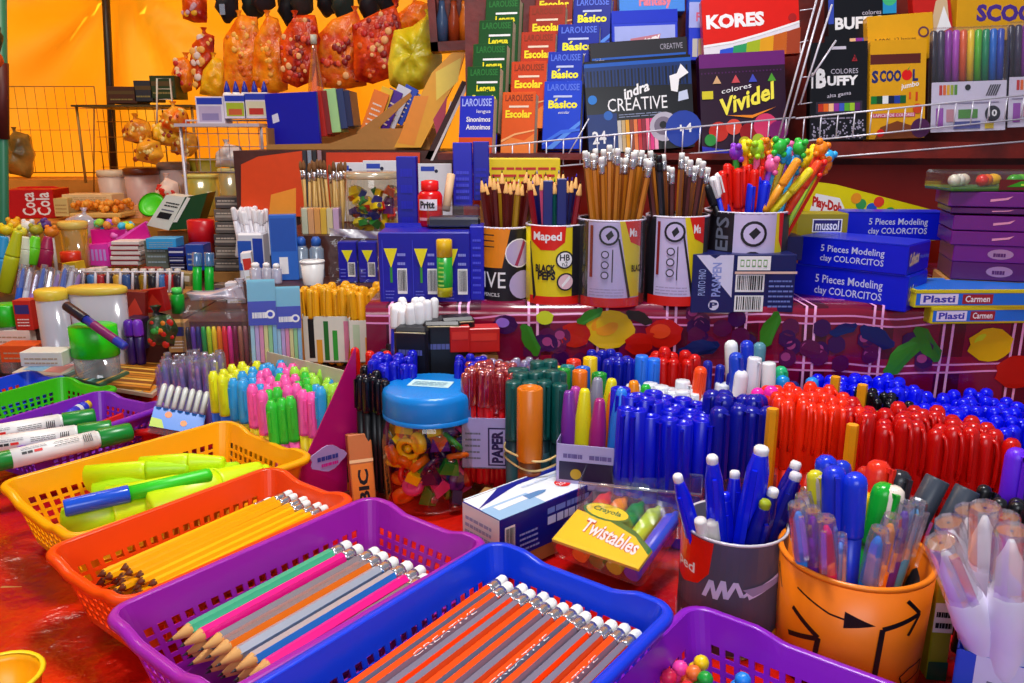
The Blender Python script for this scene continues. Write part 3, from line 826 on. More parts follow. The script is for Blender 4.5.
f.disc(.32, .60, .12, H('#0c7020'), rx=.27); f.disc(.32, .61, .105, H('#ffd808'), rx=.24); f.text('Crayola', .16, .57, .48, .66, H('#0c6a28'), .03, keep=False)
f.text('Twistables', .2, .2, .86, .40, H('#c81408'), .06, slant=-.1); f.text('Twistables', .2, .205, .86, .405, WHITE, .02, slant=-.1)
card.build('printed_card', t)
for i, (nm, hx) in enumerate((('red', '#e82020'), ('orange', '#ff8a10'), ('green', '#0c8c28'), ('lime', '#c8e010'), ('blue', '#1040e0'))):
    x = -w/2+w*(i+.6)/5.2
    MB().lathe([(.0085, 0), (.0088, .06), (.0085, .085), (.004, .092), (.003, .097)], H(hx, .35), 14, M=T(x, -d/2+.004, .0125) @ rx(-90)).build('crayon', t)['label'] = f'{nm} twist crayon'
mb = MB().cbox(w, d, h+.002, FILM, .004); mb.build('clear_case', t)
tag(MB().cbox(w*.55, d*.35, .024, STEPCLOTH, M=T(c.x, c.y+.005, 0) @ Matrix.Rotation(ang, 4, 'Z')).build('display_block'), 'small dark block under the pack of twist crayons', 'block')
# clear empty clamshell behind it
cx = P(645, 510, y=.79); t = thing('clear_box', 'crumpled clear plastic box open behind the twist crayons', 'plastic box', (cx.x-.002, .808, 0), math.radians(-14))
mb = MB(); w, d, h = .125, .05, .088
ring = [(-w/2, -d/2), (w/2, -d/2), (w/2, d/2), (-w/2, d/2)]
for (x0, y0), (x1, y1) in zip(ring, ring[1:]+ring[:1]):
    n = 8
    vs = [Vector((x0+(x1-x0)*i/n+.004*noise.noise(Vector((i*.9, j*.8, x0*90))), y0+(y1-y0)*i/n+.004*noise.noise(Vector((i*.7, 5+j, y0*80))), h*j/4*(1+.02*math.sin(i)))) for j in range(5) for i in range(n+1)]
    mb.add(vs, [(j*9+i, j*9+i+1, (j+1)*9+i+1, (j+1)*9+i) for j in range(4) for i in range(n)], FILM, True)
mb.add([Vector((x, y, .001)) for x, y in ring], [(0, 1, 2, 3)], FILM); mb.build('box_wall', t)
MB().tube([Vector((x, y, h)) for x, y in ring], .0016, CLEAR, 6, True).build('rolled_edge', t)

# ------------------------------------------------------------------ the two cups in front
def cup(name, label, u, v_rim, r0, r1, h, y, m, rim, thick=.002):
    c = P(u, v_rim, y=y); t = thing(name, label, 'cup', (c.x, y, c.z-h))
    b = MB().lathe([(r0*.98, 0), (r0, .002), (r1, h), (r1-thick, h), (r0-thick, .004), (.001, .004)], m, 48, cap=False)
    return t, b, Vector((c.x, y, c.z-h))
# red and grey pencil cup
rc_t, b, rc = cup('pencil_cup', 'grey printed cup with a red emblem, full of blue erasable pens', 735, 521, .046, .046, .106, .675, H('#4c4858', .3), RED)
f = roundface(b, .046, .046, .106, 158, 338)
f.rect(.0, .02, 1, .98, H('#565064', .3)); f.poly([(.02, .98), (.42, .98), (.40, .70), (.33, .58), (.2, .52), (.02, .56)], H('#e8200c', .3)); f.text('ped', .12, .62, .30, .74, WHITE, .02)
f.poly([(.02, .0), (.60, .0), (.72, .2), (.62, .34), (.02, .34)], H('#463e50', .3))
wv = H('#d8c8f4', .4)
zz = [(.38, .50), (.42, .66), (.45, .50), (.49, .68), (.51, .52), (.56, .68), (.60, .55), (.64, .60)]
for (xa, ya), (xb, yb_) in zip(zz, zz[1:]): f.k = 9; f.poly([(xa-.014, ya), (xa+.014, ya), (xb+.014, yb_), (xb-.014, yb_)], wv)
f.poly([(.62, .60), (.95, .80), (.95, .74), (.64, .53)], wv); f.poly([(.6, .62), (.66, .56), (.9, .68), (.9, .72)], H('#9c8cb8'))
f.text("PEPS", .42, .05, .78, .24, BLACK, .05); f.text('BLACK', .06, .10, .40, .26, H('#cfc4dc'), .02); f.disc(.93, .42, .13, H('#e8c010')); f.disc(.97, .2, .13, H('#e8c010')); f.disc(.86, .12, .1, H('#e8c010'))
b.build('cup_body', rc_t)
MB().lathe([(.0448, .1045), (.0468, .1045), (.0472, .106), (.046, .1072), (.0445, .106)], H('#d8d0d8', .25), 40, cap=False).build('rim', rc_t)
tag(MB().lathe([(.05, 0), (.052, .004), (.052, rc.z-.002), (.05, rc.z)], CARD, 32).build('display_block', loc=(rc.x, rc.y, 0)) if rc.z > .006 else MB().lathe([(.05, -.002), (.05, -.001)], CARD, 8).build('display_block', loc=(rc.x, rc.y, 0)), 'round cardboard block under the grey printed cup', 'block')
# orange mug with black drawn arrows
oc_t, b, oc = cup('orange_cup', 'orange cup with black hand drawn arrows, full of assorted pens', 856, 551, .058, .0615, .1, .625, H('#f0780a', .35), ORANGE, .0035)
f = roundface(b, .058, .0615, .1, 156, 336); INK = H('#140c08', .5)
def arrow(pts, w, head):
    for (x0, y0), (x1, y1) in zip(pts, pts[1:]):
        l = math.hypot((x1-x0)*1.9, y1-y0) or 1; nx_, ny_ = -(y1-y0)/l*w/1.9, (x1-x0)*1.9/l*w
        n = 6
        for i in range(n):
            a0, a1 = i/n, (i+1)/n
            f.k = 2
            f.poly([(x0+(x1-x0)*a0+nx_, y0+(y1-y0)*a0+ny_), (x0+(x1-x0)*a0-nx_, y0+(y1-y0)*a0-ny_), (x0+(x1-x0)*a1-nx_, y0+(y1-y0)*a1-ny_), (x0+(x1-x0)*a1+nx_, y0+(y1-y0)*a1+ny_)], INK)
    for hd in head: f.poly(hd, INK)
arrow([(.27, .82), (.42, .72), (.52, .70)], .008, [[(.48, .78), (.60, .69), (.48, .63)]])
arrow([(.62, .05), (.63, .66), (.79, .75)], .022, []); arrow([(.72, .90), (.80, .755), (.75, .58)], .016, [])
arrow([(.23, .36), (.385, .46)], .022, []); arrow([(.25, .62), (.385, .47), (.375, .28)], .022, []); arrow([(.1, .62), (.12, .9), (.16, .70)], .007, [])
arrow([(.74, .2), (.79, .26), (.88, .28), (.87, .17), (.76, .12), (.74, .2)], .007, [])
b.build('cup_body', oc_t)
MB().lathe([(.0575, .098), (.0618, .0975), (.0628, .1), (.061, .1022), (.0578, .1008)], H('#ff860c', .3), 48, cap=False).build('rim', oc_t)
tag(MB().lathe([(.05, 0), (.055, .003), (.055, oc.z-.001)], CARD, 32).build('display_block', loc=(oc.x, oc.y, 0)), 'round cardboard block under the orange cup', 'block')

# pens of the grey cup: blue erasable pens with white tips
def incup(c, r, h, u, v, y=None, base_r=.5, dz=.012):
    """top point seen at a pixel near the cup, foot inside the cup"""
    top = P(u, v, y=y if y is not None else c.y); rel = Vector((top.x-c.x, top.y-c.y, 0))
    foot = c+Vector((rel.x*base_r*.4, rel.y*base_r*.4, dz)) if rel.length < r*2.4 else c+rel.normalized()*r*.3+Vector((0, 0, dz))
    return foot, top
BP = H('#0814c8', .25); BP2 = H('#0a1094', .25); BP3 = H('#0c22ec', .22)
for i, (u, v, y, r, m, tip, lab) in enumerate((
    (677, 474, .66, .0075, BP3, WHITE, 'blue erasable pen with white tip leaning furthest out of the grey cup'), (712, 455, .655, .0085, BP3, WHITE, 'upright blue pen with white tip at the near side of the grey cup'),
    (762, 446, .665, .011, BP3, WHITE, 'thick blue pen with white tip tallest in the grey cup'), (797, 461, .69, .0085, BP2, WHITE, 'dark blue pen with a hooded white tip behind the thick one'),
    (797, 472, .675, .009, BP2, H('#e8e4ee'), 'dark blue pen with white tip leaning towards the orange cup'), (774, 488, .66, .0085, BP2, WHITE, 'dark navy pen with white tip low in the grey cup'), (766, 500, .65, .0085, BP2, H('#a8b418'), 'dark navy pen with olive tip low in the grey cup'),
    (735, 470, .70, .008, BP, WHITE, 'blue pen with white tip hidden at the back of the grey cup'), (750, 478, .695, .008, BP, BP, 'plain blue pen at the back of the grey cup'), (725, 492, .68, .008, BP, BP3, 'short plain blue pen in the middle of the grey cup'))):
    foot, top = incup(rc, .046, .106, u, v, y); l = (top-foot).length
    inst('cp%d' % i, mk_click('erasable_pen', r, l, m, m, tip), lab, 'pen', lying(foot, top, RN.uniform(-.6, .6)))
e = P(705, 520, y=.655)
for k, (u, v) in enumerate(((700, 519), (712, 521))):
    e = P(u, v, y=.648)
    foot, top = incup(rc, .046, .106, u, v, .65)
    inst('chalk%d' % k, mk_pen('eraser_stick', .0055, (top-foot).length, .02, H('#e8dcd0', .6), H('#f0e8e0', .6), False, 'flat'), ('cream eraser stick by the rim of the grey cup', 'second cream eraser stick, nearer the thick blue pens')[k], 'eraser', lying(foot, top))
# pens of the orange cup
def mk_gel(r, L, inner, cap='clear'):
    """gel pen: coloured body inside a clear cap"""
    def go():
        t = thing('gel_pen', 'x', 'x')
        MB().lathe([(r*.5, 0), (r*.82, .003), (r*.84, L-.045), (r*.66, L-.03), (r*.5, L-.014), (r*.2, L-.008)], H(inner, .3), 12).build('barrel', t)
        MB().lathe([(r*.98, L-.05), (r, L-.04), (r*.95, L-.010), (r*.78, L), (r*.70, L-.002), (r*.1, L-.002)], CLEAR, 9, cap=False, smooth=False).build('cap', t)
        MB().box(-r*.22, -r*1.6, L-.044, r*.22, -r*1.3, L-.004, CLEAR).build('clip', t); return t
    return go
W_ = WHITE
gel = [(797, 503, .60, '#2a8ce8', 'sky blue'), (812, 508, .592, '#6a1ca0', 'violet'), (826, 517, .585, '#f01868', 'hot pink'), (841, 534, .59, '#2a9cf0', 'light blue'), (893, 515, .60, '#ff9a10', 'amber'), (908, 502, .612, '#5a1ca8', 'purple'), (919, 500, .62, '#4ab0e8', 'pale blue'), (880, 528, .585, '#1c8cf0', 'bright blue')]
for i, (u, v, y, hx, nm) in enumerate(gel):
    foot, top = incup(oc, .06, .1, u, v, y, 1.2); r = .0088 if i != 3 else .006
    inst('gel%d' % i, mk_gel(r, (top-foot).length, hx), f'{nm} gel pen with clear cap in the orange cup', 'pen', lying(foot, top, RN.uniform(-.5, .5)))
RC = [(834, 466, .625, '#1432d8', '#1432d8', .0098, 'thick blue pen upright in the middle of the orange cup'), (856, 473, .615, '#1438e0', '#1438e0', .0098, 'thick blue pen, second of two, nearer the green one'), (886, 483, .63, '#0ca028', '#14b030', .0105, 'green round capped pen in the orange cup'),
      (866, 492, .645, '#f0b010', '#f8c018', .0085, 'yellow round capped pen beside the green one in the orange cup'), (826, 455, .66, '#1434d0', '#1838e0', .0095, 'blue ball capped pen at the back of the orange cup'), (842, 460, .665, '#1434c0', '#1838d0', .008, 'dark blue pen beside the ball capped one in the orange cup'),
      (880, 460, .66, '#e02410', '#f03018', .0105, 'red ball capped pen at the back of the orange cup'), (868, 466, .67, '#a81810', '#c82414', .0095, 'dark red pen peeping behind the red ball cap'), (815, 470, .65, '#c8c010', '#d8d020', .0075, 'olive yellow pen at the back of the orange cup'),
      (822, 474, .645, '#9c8468', '#b8b0a8', .007, 'tan metal pen beside the olive one in the orange cup'), (902, 470, .65, '#141418', '#2c2c34', .0095, 'black capped pen at the back of the orange cup'), (896, 486, .625, '#f0a830', '#f8e8d8', .0085, 'peach pen with pale clear cap in the orange cup')]
for i, (u, v, y, b_, c_, r, lab) in enumerate(RC):
    foot, top = incup(oc, .06, .1, u, v, y, 1.0)
    inst('oc%d' % i, mk_pen('ballpoint_pen', r, (top-foot).length, .055, H(b_, .3), H(c_, .25), i % 2 == 0), lab, 'pen', lying(foot, top, RN.uniform(-.5, .5)))
for i, (u, v, y, c_) in enumerate(((803, 494, .64, '#d8c840'), (808, 488, .65, '#d8d0d8'), (804, 512, .625, '#c0b8d0'), (917, 512, .625, '#c8c0d8'))):
    foot, top = incup(oc, .06, .1, u, v, y, 1.2)
    inst('og%d' % i, mk_gel(.0085, (top-foot).length, c_), ('pale yellow', 'silver white', 'pale grey', 'milky lilac')[i]+' gel pen with clear cap squeezed at the orange cup rim', 'pen', lying(foot, top, 1))

# ------------------------------------------------------------------ white correction pens at the corner, their carton
def mk_corr(r, L):
    def go():
        t = thing('correction_pen', 'x', 'x'); wm = H('#eae4f6', .3)
        MB().lathe([(r*.55, 0), (r*.95, .004), (r, .02), (r, L*.40), (r*1.04, L*.42), (r*.9, L*.60), (r*.74, L*.64)], wm, 20).build('barrel', t)
        MB().lathe([(r*.8, L*.61), (r*.72, L*.66), (r*.6, L*.80), (r*.32, L*.87), (r*.14, L*.93), (r*.05, L*.93)], WHITE, 14).build('nozzle', t)
        MB().lathe([(r*.92, L*.62), (r*.88, L*.66), (r*.84, L*.80), (r*.80, L*.97), (r*.72, L), (r*.68, L*.985), (r*.1, L*.985)], CLEAR, 9, cap=False, smooth=False).build('cap', t)
        MB().box(-r*.2, -r*1.35, L*.66, r*.2, -r*1.05, L*.99, CLEAR).build('clip', t); return t
    return go
cz = P(990, 655, y=.5).z
cor = [(940, 540, 985, 645, .49, 'white correction pen with clear cap leaning out across the carton corner'), (985, 505, 985, 640, .53, 'white correction pen with tall clear cap in the middle of the carton'), (1012, 528, 1006, 650, .48, 'white correction pen at the near edge of the frame'),
       (948, 520, 978, 630, .56, 'white correction pen with clear cap at the back by the orange cup'), (1005, 515, 1006, 630, .56, 'white correction pen behind the tall one'), (968, 508, 975, 630, .575, 'white correction pen furthest back in the carton')]
for i, (u, v, u2, v2, y, lab) in enumerate(cor):
    top, foot = P(u, v, y=y), P(u2, v2, y=y+.01); d = (top-foot).normalized()
    inst('corr', mk_corr(.0135, .128), lab, 'correction pen', along(top-d*.128, d, .3*i))
a, b = P(955, 645, y=.455), P(1040, 690, y=.43)
t = thing('pen_carton', 'open blue and white carton holding the correction pens', 'carton', M=T(P(957, 648, z=.098)*Vector((1, 1, 0))) @ rz(-33) @ T(.05, .065, 0))
cw, cd, chh = .1, .13, .098
for nm, bx in (('front_panel', (-cw/2, -cd/2, 0, cw/2, -cd/2+.0012, chh)), ('side_panel', (-cw/2, -cd/2, 0, -cw/2+.0012, cd/2, chh)), ('side_panel', (cw/2-.0012, -cd/2, 0, cw/2, cd/2, chh)), ('back_panel', (-cw/2, cd/2-.0012, 0, cw/2, cd/2, chh+.01)), ('bottom_panel', (-cw/2, -cd/2, 0, cw/2, cd/2, .0012))):
    mb = MB().box(*bx, H('#2850c8', .3))
    if nm == 'front_panel':
        f = Face(mb, lambda x, y, k: Vector((-cw/2+cw*x, -cd/2-k, chh*y)), cw, chh)
        f.rect(.12, 0, .62, 1, H('#dcd8f0')); f.lines(.2, .5, .55, .92, 3, GREY, .3); f.disc(.92, .6, .2, H('#1c3cb0'))
    mb.build(nm, t)
# yellow green carton between orange cup and correction pens
carton('pen_carton', 'narrow yellow green carton squeezed between orange cup and correction pens', 'carton', 931, 585, 950, 700, .60, .04, H('#a8a81c'), lambda F: (F['front'].rect(.0, .6, 1, .85, H('#f0ecf0')), F['front'].lines(.1, .64, .9, .82, 2, BLACK, .5), F['front'].rect(0, 0, 1, .35, H('#0c5a3c'))), yaw=-6)
# three dark capped markers standing above
for i, (u, v, y, lab) in enumerate(((938, 478, .66, 'dark grey flat capped marker leaning behind the correction pens'), (968, 488, .645, 'dark grey flat capped marker nearer the frame edge'))):
    top = P(u, v, y=y); d = Vector((.35, .12, .75)).normalized()
    inst('dkm', mk_pen('marker', .0105, .15, .05, H('#24242c', .3), H('#3a4250', .35), False, 'ring'), lab, 'marker', along(top-d*.15, d, .2))
bundle('blkp', mk_pen('ballpoint_pen', .006, .14, .05, BLACK, H('#16161c', .3)), 'pen', 'black pen in the dark clump behind the correction pens', 'black pens behind the correction pens', 978, 1040, 500, .63, 5, 2, lean=.12)
inst('vio', mk_pen('ballpoint_pen', .009, .15, .06, H('#5a14e0'), H('#6a20f0')), 'violet pen standing at the end of the red pens', 'pen', along(P(1018, 448, y=.66)-Vector((0, 0, .15)), (0, 0, 1), 0))

# ------------------------------------------------------------------ standing pens, from the front rows back
def tray(label, u0, u1, v0, v1, y, depth, m, wall=None, pr=None, yaw=0):
    """low open carton for a clump of pens"""
    cx, z0, w, h = rect(u0, v0, u1, v1, y); z0 = max(z0, 0)
    t = thing('open_carton', label, 'carton', M=T(cx, y, z0) @ rz(yaw)); th = .0013
    mb = MB().box(-w/2, 0, 0, w/2, th, h, m)
    if pr: pr(Face(mb, lambda x, yy, k: Vector((-w/2+w*x, -k, h*yy)), w, h))
    mb.build('front_panel', t)
    for s in (-1, 1): MB().box(s*w/2-th/2, th, 0, s*w/2+th/2, depth, h*1.05, wall or m).build('side_panel', t)
    MB().box(-w/2, depth, 0, w/2, depth+th, h*1.1, wall or m).build('back_panel', t)
    MB().box(-w/2, 0, -.0002, w/2, depth, th, wall or m).build('bottom_panel', t)
    return t
# thick blue markers
BL1, BL2 = H('#0410c8', .28), H('#0414e0', .25)
bundle('mkb', mk_pen('marker', .0108, .148, .085, BL2, BL1, True, 'ring', band=SILVER), 'marker', 'blue marker with a ringed cap in the front clump', 'blue ring capped markers', 622, 715, 404, .83, 7, 4, .148, .021, .025, slope=20)
bundle('mkn', mk_pen('marker', .0108, .15, .085, H('#0a1478'), H('#0c149c', .25), True, 'round', band=SILVER), 'marker', 'navy round capped marker beside the ring capped clump', 'navy markers', 722, 768, 402, .83, 4, 3, .15, .021, .03, slope=2)
tray('clear fronted carton holding the thick blue markers', 612, 775, 478, 520, .815, .09, FILM, FILM)
bundle('mkw', mk_pen('marker', .0095, .15, .06, H('#c8c8d8'), H('#e4e8f0', .25), True, 'flat'), 'marker', 'white capped marker behind the blue ring capped clump', 'white capped markers', 640, 722, 394, .94, 6, 3, .15, .02, .05)
# red-orange fluted pens and red pens
RD1, RD2, RO = H('#c80c08', .25), H('#e01008', .22), H('#f42c08', .28)
def mk_red(r, L, m):
    def go():
        t = thing('rollerball_pen', 'x', 'x')
        MB().lathe([(r*.4, 0), (r*.85, .004), (r*.9, L-.07)], m, 12).build('barrel', t)
        cp = MB().lathe([(r*.97, L-.078), (r*1.02, L-.075), (r*.98, L-.012), (r*.84, L-.004), (r*.5, L), (r*.1, L)], m, 14); cp = cp.build('cap', t)
        b = MB(); b.tube([(0, -r*.7, L-.004), (0, -r*1.25, L-.008), (0, -r*1.5, L-.02), (0, -r*1.45, L-.045), (0, -r*1.2, L-.055)], r*.25, m, 6); b.build('clip', cp); return t
    return go
bundle('redp', mk_red(.0095, .145, RD1), 'pen', 'deep red pen with a curved clip in the big red clump', 'deep red pens', 868, 1012, 418, .80, 9, 4, .145, .021, .03, slope=16)
bundle('redo', mk_red(.0085, .145, RO), 'pen', 'orange red pen in the clump of narrow red caps', 'orange red pens', 780, 856, 398, .84, 8, 4, .145, .02, .02, slope=8)
YP_ = mk_pencil('pencil', .15, [H('#f8a810', .35)], tipped=False, eraser=False, r=.0062)
for i, (u, v, y, lab) in enumerate(((773, 408, .81, 'yellow pencil standing by the magenta pens, before the red ones'), (853, 424, .79, 'yellow pencil standing between two clumps of red pens'), (880, 412, .90, 'yellow pencil standing behind the deep red pens'), (836, 376, .98, 'yellow pencil among the blue caps by the oilcloth'), (863, 384, .96, 'yellow pencil standing before the black caps'))):
    top = P(u, v, y=y); inst('ypst', YP_, lab, 'pencil', along(top-Vector((0, 0, .15)), (.0, 0, 1), .3))
bundle('mgp', mk_pen('gel_pen', .0078, .15, .06, H('#ff1ca0'), H('#ff2ab0', .28), True, 'round'), 'pen', 'magenta pen between the navy markers and red pens', 'magenta pens by the red ones', 738, 768, 404, .88, 3, 2, .15, .02, .03, slope=-20)
# blue caps stretching to the oilcloth
BC = H('#0410f0', .25)
bundle('bcap', mk_pen('capped_pen', .0085, .14, .05, H('#0a1490'), BC, True, 'round'), 'pen', 'bright blue capped pen in the wide clump below the oilcloth', 'blue capped pens below the oilcloth', 905, 1060, 418, .93, 12, 6, .14, .026, .03, slope=6)
bundle('bcap', mk_pen('capped_pen', .0085, .14, .05, H('#0a1490'), BC, True, 'round'), 'pen', 'bright blue capped pen in the wide clump below the oilcloth', 'blue capped pens below the oilcloth', 832, 915, 382, 1.0, 8, 3, .14, .024, .03, slope=3)
bundle('bkcap', mk_pen('ballpoint_pen', .006, .14, .05, BLACK, H('#0c0c14', .2)), 'pen', 'black capped pen between the blue and red clumps', 'black capped pens between clumps', 866, 905, 392, .96, 7, 3, .14, .014, .05, slope=10)
# tall blue and white pens before the oilcloth
for i, (u, v, y, b_, c_, lab) in enumerate(((736, 352, .95, '#e8e4f4', '#2048d0', 'blue capped pen leaning by the white pens before the oilcloth'), (747, 340, 1.0, '#2c4ce0', '#1838d0', 'tall blue pen standing highest before the oilcloth'), (760, 342, 1.02, '#3c6c8c', '#5c94a8', 'grey blue pen beside the tall blue one'),
                                            (755, 357, .96, '#e8e8f0', '#e8e8f0', 'white square ended pen before the tall blue pen'), (742, 370, .94, '#dcdce8', '#ececf4', 'white pen leaning low before the oilcloth'), (769, 362, .98, '#f0f0f4', '#f0f0f4', 'thick white pen next to the grey blue one'), (781, 366, 1.0, '#20a868', '#28b878', 'green pen standing beside the thick white one'),
                                            (783, 375, .99, '#1878c0', '#2090e0', 'sky blue pen in front of the green one'), (812, 377, 1.02, '#2070c0', '#2c98f0', 'blue capped pen standing alone beneath the grapes'), (793, 381, 1.0, '#101c50', '#182878', 'navy capped pen beside the sky blue one'), (731, 340, 1.02, '#f4f4f4', '#f8f8f8', 'slim white pen standing before the plaid cloth'))):
    top = P(u, v, y=y); d = Vector((RN.uniform(-.1, .05), 0, 1)).normalized()
    inst('tw%d' % i, mk_pen('ballpoint_pen', .0085, .16, .06, H(b_, .3), H(c_, .25), i % 3 == 0, 'round' if i not in (3, 5) else 'flat'), lab, 'pen', along(top-d*.16, d, .3))
for i, (u, v, y) in enumerate(((708, 360, .98), (718, 364, .98), (727, 372, .97))):
    top = P(u, v, y=y)
    inst('dbo', mk_pen('ballpoint_pen', .006, .15, .05, H('#0c1880'), H('#0c1ca0'), True), 'slim dark blue pen left standing between red pens and white pens', 'pen', along(top-Vector((0, 0, .15)), (.02*i, 0, 1)), 'slim dark blue pens by the white ones')
# red pens and coloured caps behind
bundle('redb', mk_pen('ballpoint_pen', .0085, .15, .05, RD1, H('#d01008', .25), True, 'round'), 'pen', 'red capped pen under the strawberry print, behind the white markers', 'red capped pens under the strawberries', 655, 694, 354, 1.03, 5, 2, .15, .02, .03)
inst('ror', mk_pen('ballpoint_pen', .0085, .15, .05, H('#f03c0c'), H('#ff4a10')), 'orange red pen leaning before the red capped pens', 'pen', along(P(702, 366, y=.97)-Vector((.01, 0, .15)), (.06, 0, 1)))
for i, (u, v) in enumerate(((642, 355), (654, 358))):
    inst('lbp', mk_pen('ballpoint_pen', .0085, .15, .05, H('#1c5cd0'), H('#2478f0'), True, 'flat'), 'light blue flat capped pen beside the red capped pens', 'pen', along(P(u, v, y=1.02)-Vector((0, 0, .15)), (0, 0, 1)), 'light blue flat capped pens')
bundle('dblc', mk_pen('ballpoint_pen', .0075, .14, .05, H('#0c1480'), H('#0c18a8', .25), True), 'pen', 'dark blue capped pen in the low clump under the apple print', 'dark blue capped pens under the apple', 594, 638, 361, 1.03, 5, 3, .14, .02, .05)
capc = [('orange', '#f07010'), ('yellow', '#f0c810'), ('teal', '#0c7c80'), ('green', '#10902c'), ('red', '#e02c10'), ('blue', '#1460c8')]
def asst(r, i):
    nm, hx = capc[(r*5+i*3) % 6]
    return 'ac'+nm, mk_pen('marker', .0095, .14, .045, H(hx, .3), H(hx, .28), False, 'ring'), f'{nm} round capped marker in the assorted clump behind the teal markers'
bundle(asst, None, 'marker', '', {'ac'+n: f'{n} capped markers behind the teal ones' for n, _ in capc}, 510, 596, 376, .98, 6, 3, .14, .022, .03, slope=-6)
# teal markers tied with a rubber band, one fat orange marker in front
TL = H('#04504c', .3); 
tl = bundle('teal', mk_pen('marker', .0095, .15, .07, H('#0a2c34'), TL, True, 'flat', band=H('#3c6c74')), 'marker', 'dark teal marker in the bundle tied with rubber bands', 'teal markers in rubber bands', 514, 560, 378, .90, 4, 4, .15, .02, .01)
top = P(530, 387, y=.872)
inst('fato', mk_pen('marker', .0145, .15, .085, H('#7a3c10'), H('#d8720c', .3), False, 'ring', band=H('#a8501c')), 'fat orange marker standing in front of the teal bundle', 'marker', along(top-Vector((0, 0, .15)), (0, 0, 1)))
for i, v in enumerate((446, 455)):
    c = P(535, v, y=.9); mb = MB(); mb.tube([(c.x+.036*math.cos(2*PI*k/28), .905+.047*math.sin(2*PI*k/28), c.z+.002*math.sin(k*.8+i)) for k in range(28)], .0013, H('#d8b878', .5), 6, True)
    tag(mb.build('rubber_band'), ('upper tan rubber band', 'lower tan rubber band')[i]+' around the teal marker bundle', 'rubber band')
# purple, yellow and magenta retractable pens in the lilac carton
for i, (u, v, y, hx, lab) in enumerate(((569, 390, .872, '#7a2c9c', 'purple pen first in the lilac carton beside the fat orange marker'), (585, 388, .868, '#e8dc10', 'yellow pen upright in the lilac carton'), (600, 398, .86, '#a82078', 'plum magenta pen in front in the lilac carton'), (576, 386, .895, '#b83ca0', 'orchid pen behind the purple one in the lilac carton'), (598, 377, .91, '#8c8ca0', 'grey pen standing tall at the back of the lilac carton'),
                                        (614, 391, .885, '#f07818', 'orange pen at the back of the lilac carton'), (622, 388, .86, '#2c84e8', 'sky blue pen leaning at the end of the lilac carton'), (612, 378, .92, '#e8d818', 'yellow tipped pen at the back of the lilac carton'), (634, 380, .93, '#f8900c', 'amber pen behind the blue ring capped markers'), (646, 384, .94, '#1cb838', 'bright green pen behind the blue ring capped markers'))):
    top = P(u, v, y=y); d = Vector((RN.uniform(-.02, .08), .02, 1)).normalized()
    inst('rp%d' % i, mk_pen('retractable_pen', .0098, .15, .085, H('#c8c0cc', .3), H(hx, .3), False, 'point'), lab, 'pen', along(top-d*.15, d, .2))
tray('lilac printed carton of purple and yellow pens', 556, 622, 446, 490, .838, .085, H('#b8aede', .4), H('#9c90c0', .4), lambda f: (f.rect(.04, .2, .96, .62, H('#221c44')), f.lines(.1, .7, .4, .86, 1, H('#6c60a0'), .6), f.lines(.5, .7, .85, .86, 1, H('#6c60a0'), .6), f.disc(.3, .35, .12, H('#c8a020'))), yaw=-14)
# red see-through pens in the lilac and black carton
RT = H('#b80c18', .2)
bundle('redt', mk_pen('ballpoint_pen', .0058, .145, .045, RT, clear('clear_red', '#e83040', .2, .08, .35), True, 'round'), 'pen', 'thin red pen with see-through cap in the lilac and black carton', 'thin red pens in the lilac carton', 466, 516, 371, .93, 9, 5, .145, .013, .03, slope=4)
bundle('whit', mk_pen('ballpoint_pen', .0055, .145, .04, H('#e0d8f0'), clear('clear_lilac', '#e0d8ff', .2, .08, .3), True, 'round'), 'pen', 'thin pen with pale clear cap behind the thin red pens', 'thin pale capped pens behind the red ones', 482, 530, 362, 1.0, 8, 2, .145, .013, .04)
bundle('dbl2', mk_pen('ballpoint_pen', .0058, .145, .045, NAVY, H('#1418b8', .25)), 'pen', 'dark blue pen standing behind the jar lid', 'dark blue pens behind the jar', 456, 478, 361, .98, 4, 3, .145, .014, .04)
tray('lilac carton with black lettering holding the thin red pens', 462, 514, 418, 468, .918, .08, H('#aca2d6', .4), H('#6c5c50', .6), lambda f: (f.rect(.50, .06, .86, .82, H('#221c50')), f.rect(.53, .09, .83, .79, H('#aca2d6', .4)), f.text('PAPER', .57, .12, .79, .76, H('#221c50'), .05, rot=90), f.lines(.06, .2, .36, .8, 5, GREY, .3)), yaw=-4)
tag(MB().cbox(.07, .05, .03, CARD, M=T(P(505, 490, y=.87).x, .885, .0) @ rz(-18)).build('cardboard_flap'), 'brown cardboard edge behind the white and blue pen carton', 'cardboard')
# black and blue pens left of the jar, small orange cartons
bundle('blkl', mk_pen('ballpoint_pen', .0062, .15, .045, H('#08080e'), H('#0c0c18', .2), True), 'pen', 'black pen in the clump between magenta display and jar', 'black pens between display and jar', 358, 384, 372, .96, 5, 4, .15, .014, .02, slope=4)
bundle('blul', mk_pen('ballpoint_pen', .0068, .15, .045, H('#0c1060'), H('#1018c0', .22), True), 'pen', 'blue capped pen in the clump between magenta display and jar', 'blue pens between display and jar', 370, 410, 362, .985, 6, 4, .15, .014, .03, slope=0)
bundle('reds', mk_pen('ballpoint_pen', .0062, .15, .045, H('#c01010'), H('#e01c10', .22), True), 'pen', 'red capped pen at the back of the clump beside the magenta display', 'red pens beside magenta display', 356, 384, 350, 1.05, 3, 1, .15, .014, .03)
bundle('blk3', mk_pen('marker', .0062, .14, .045, BLACK, H('#101016', .3), False, 'flat'), 'marker', 'black flat capped marker in the dark block behind the jar', 'black flat capped markers behind the jar', 385, 428, 350, 1.08, 7, 4, .14, .014, .01)
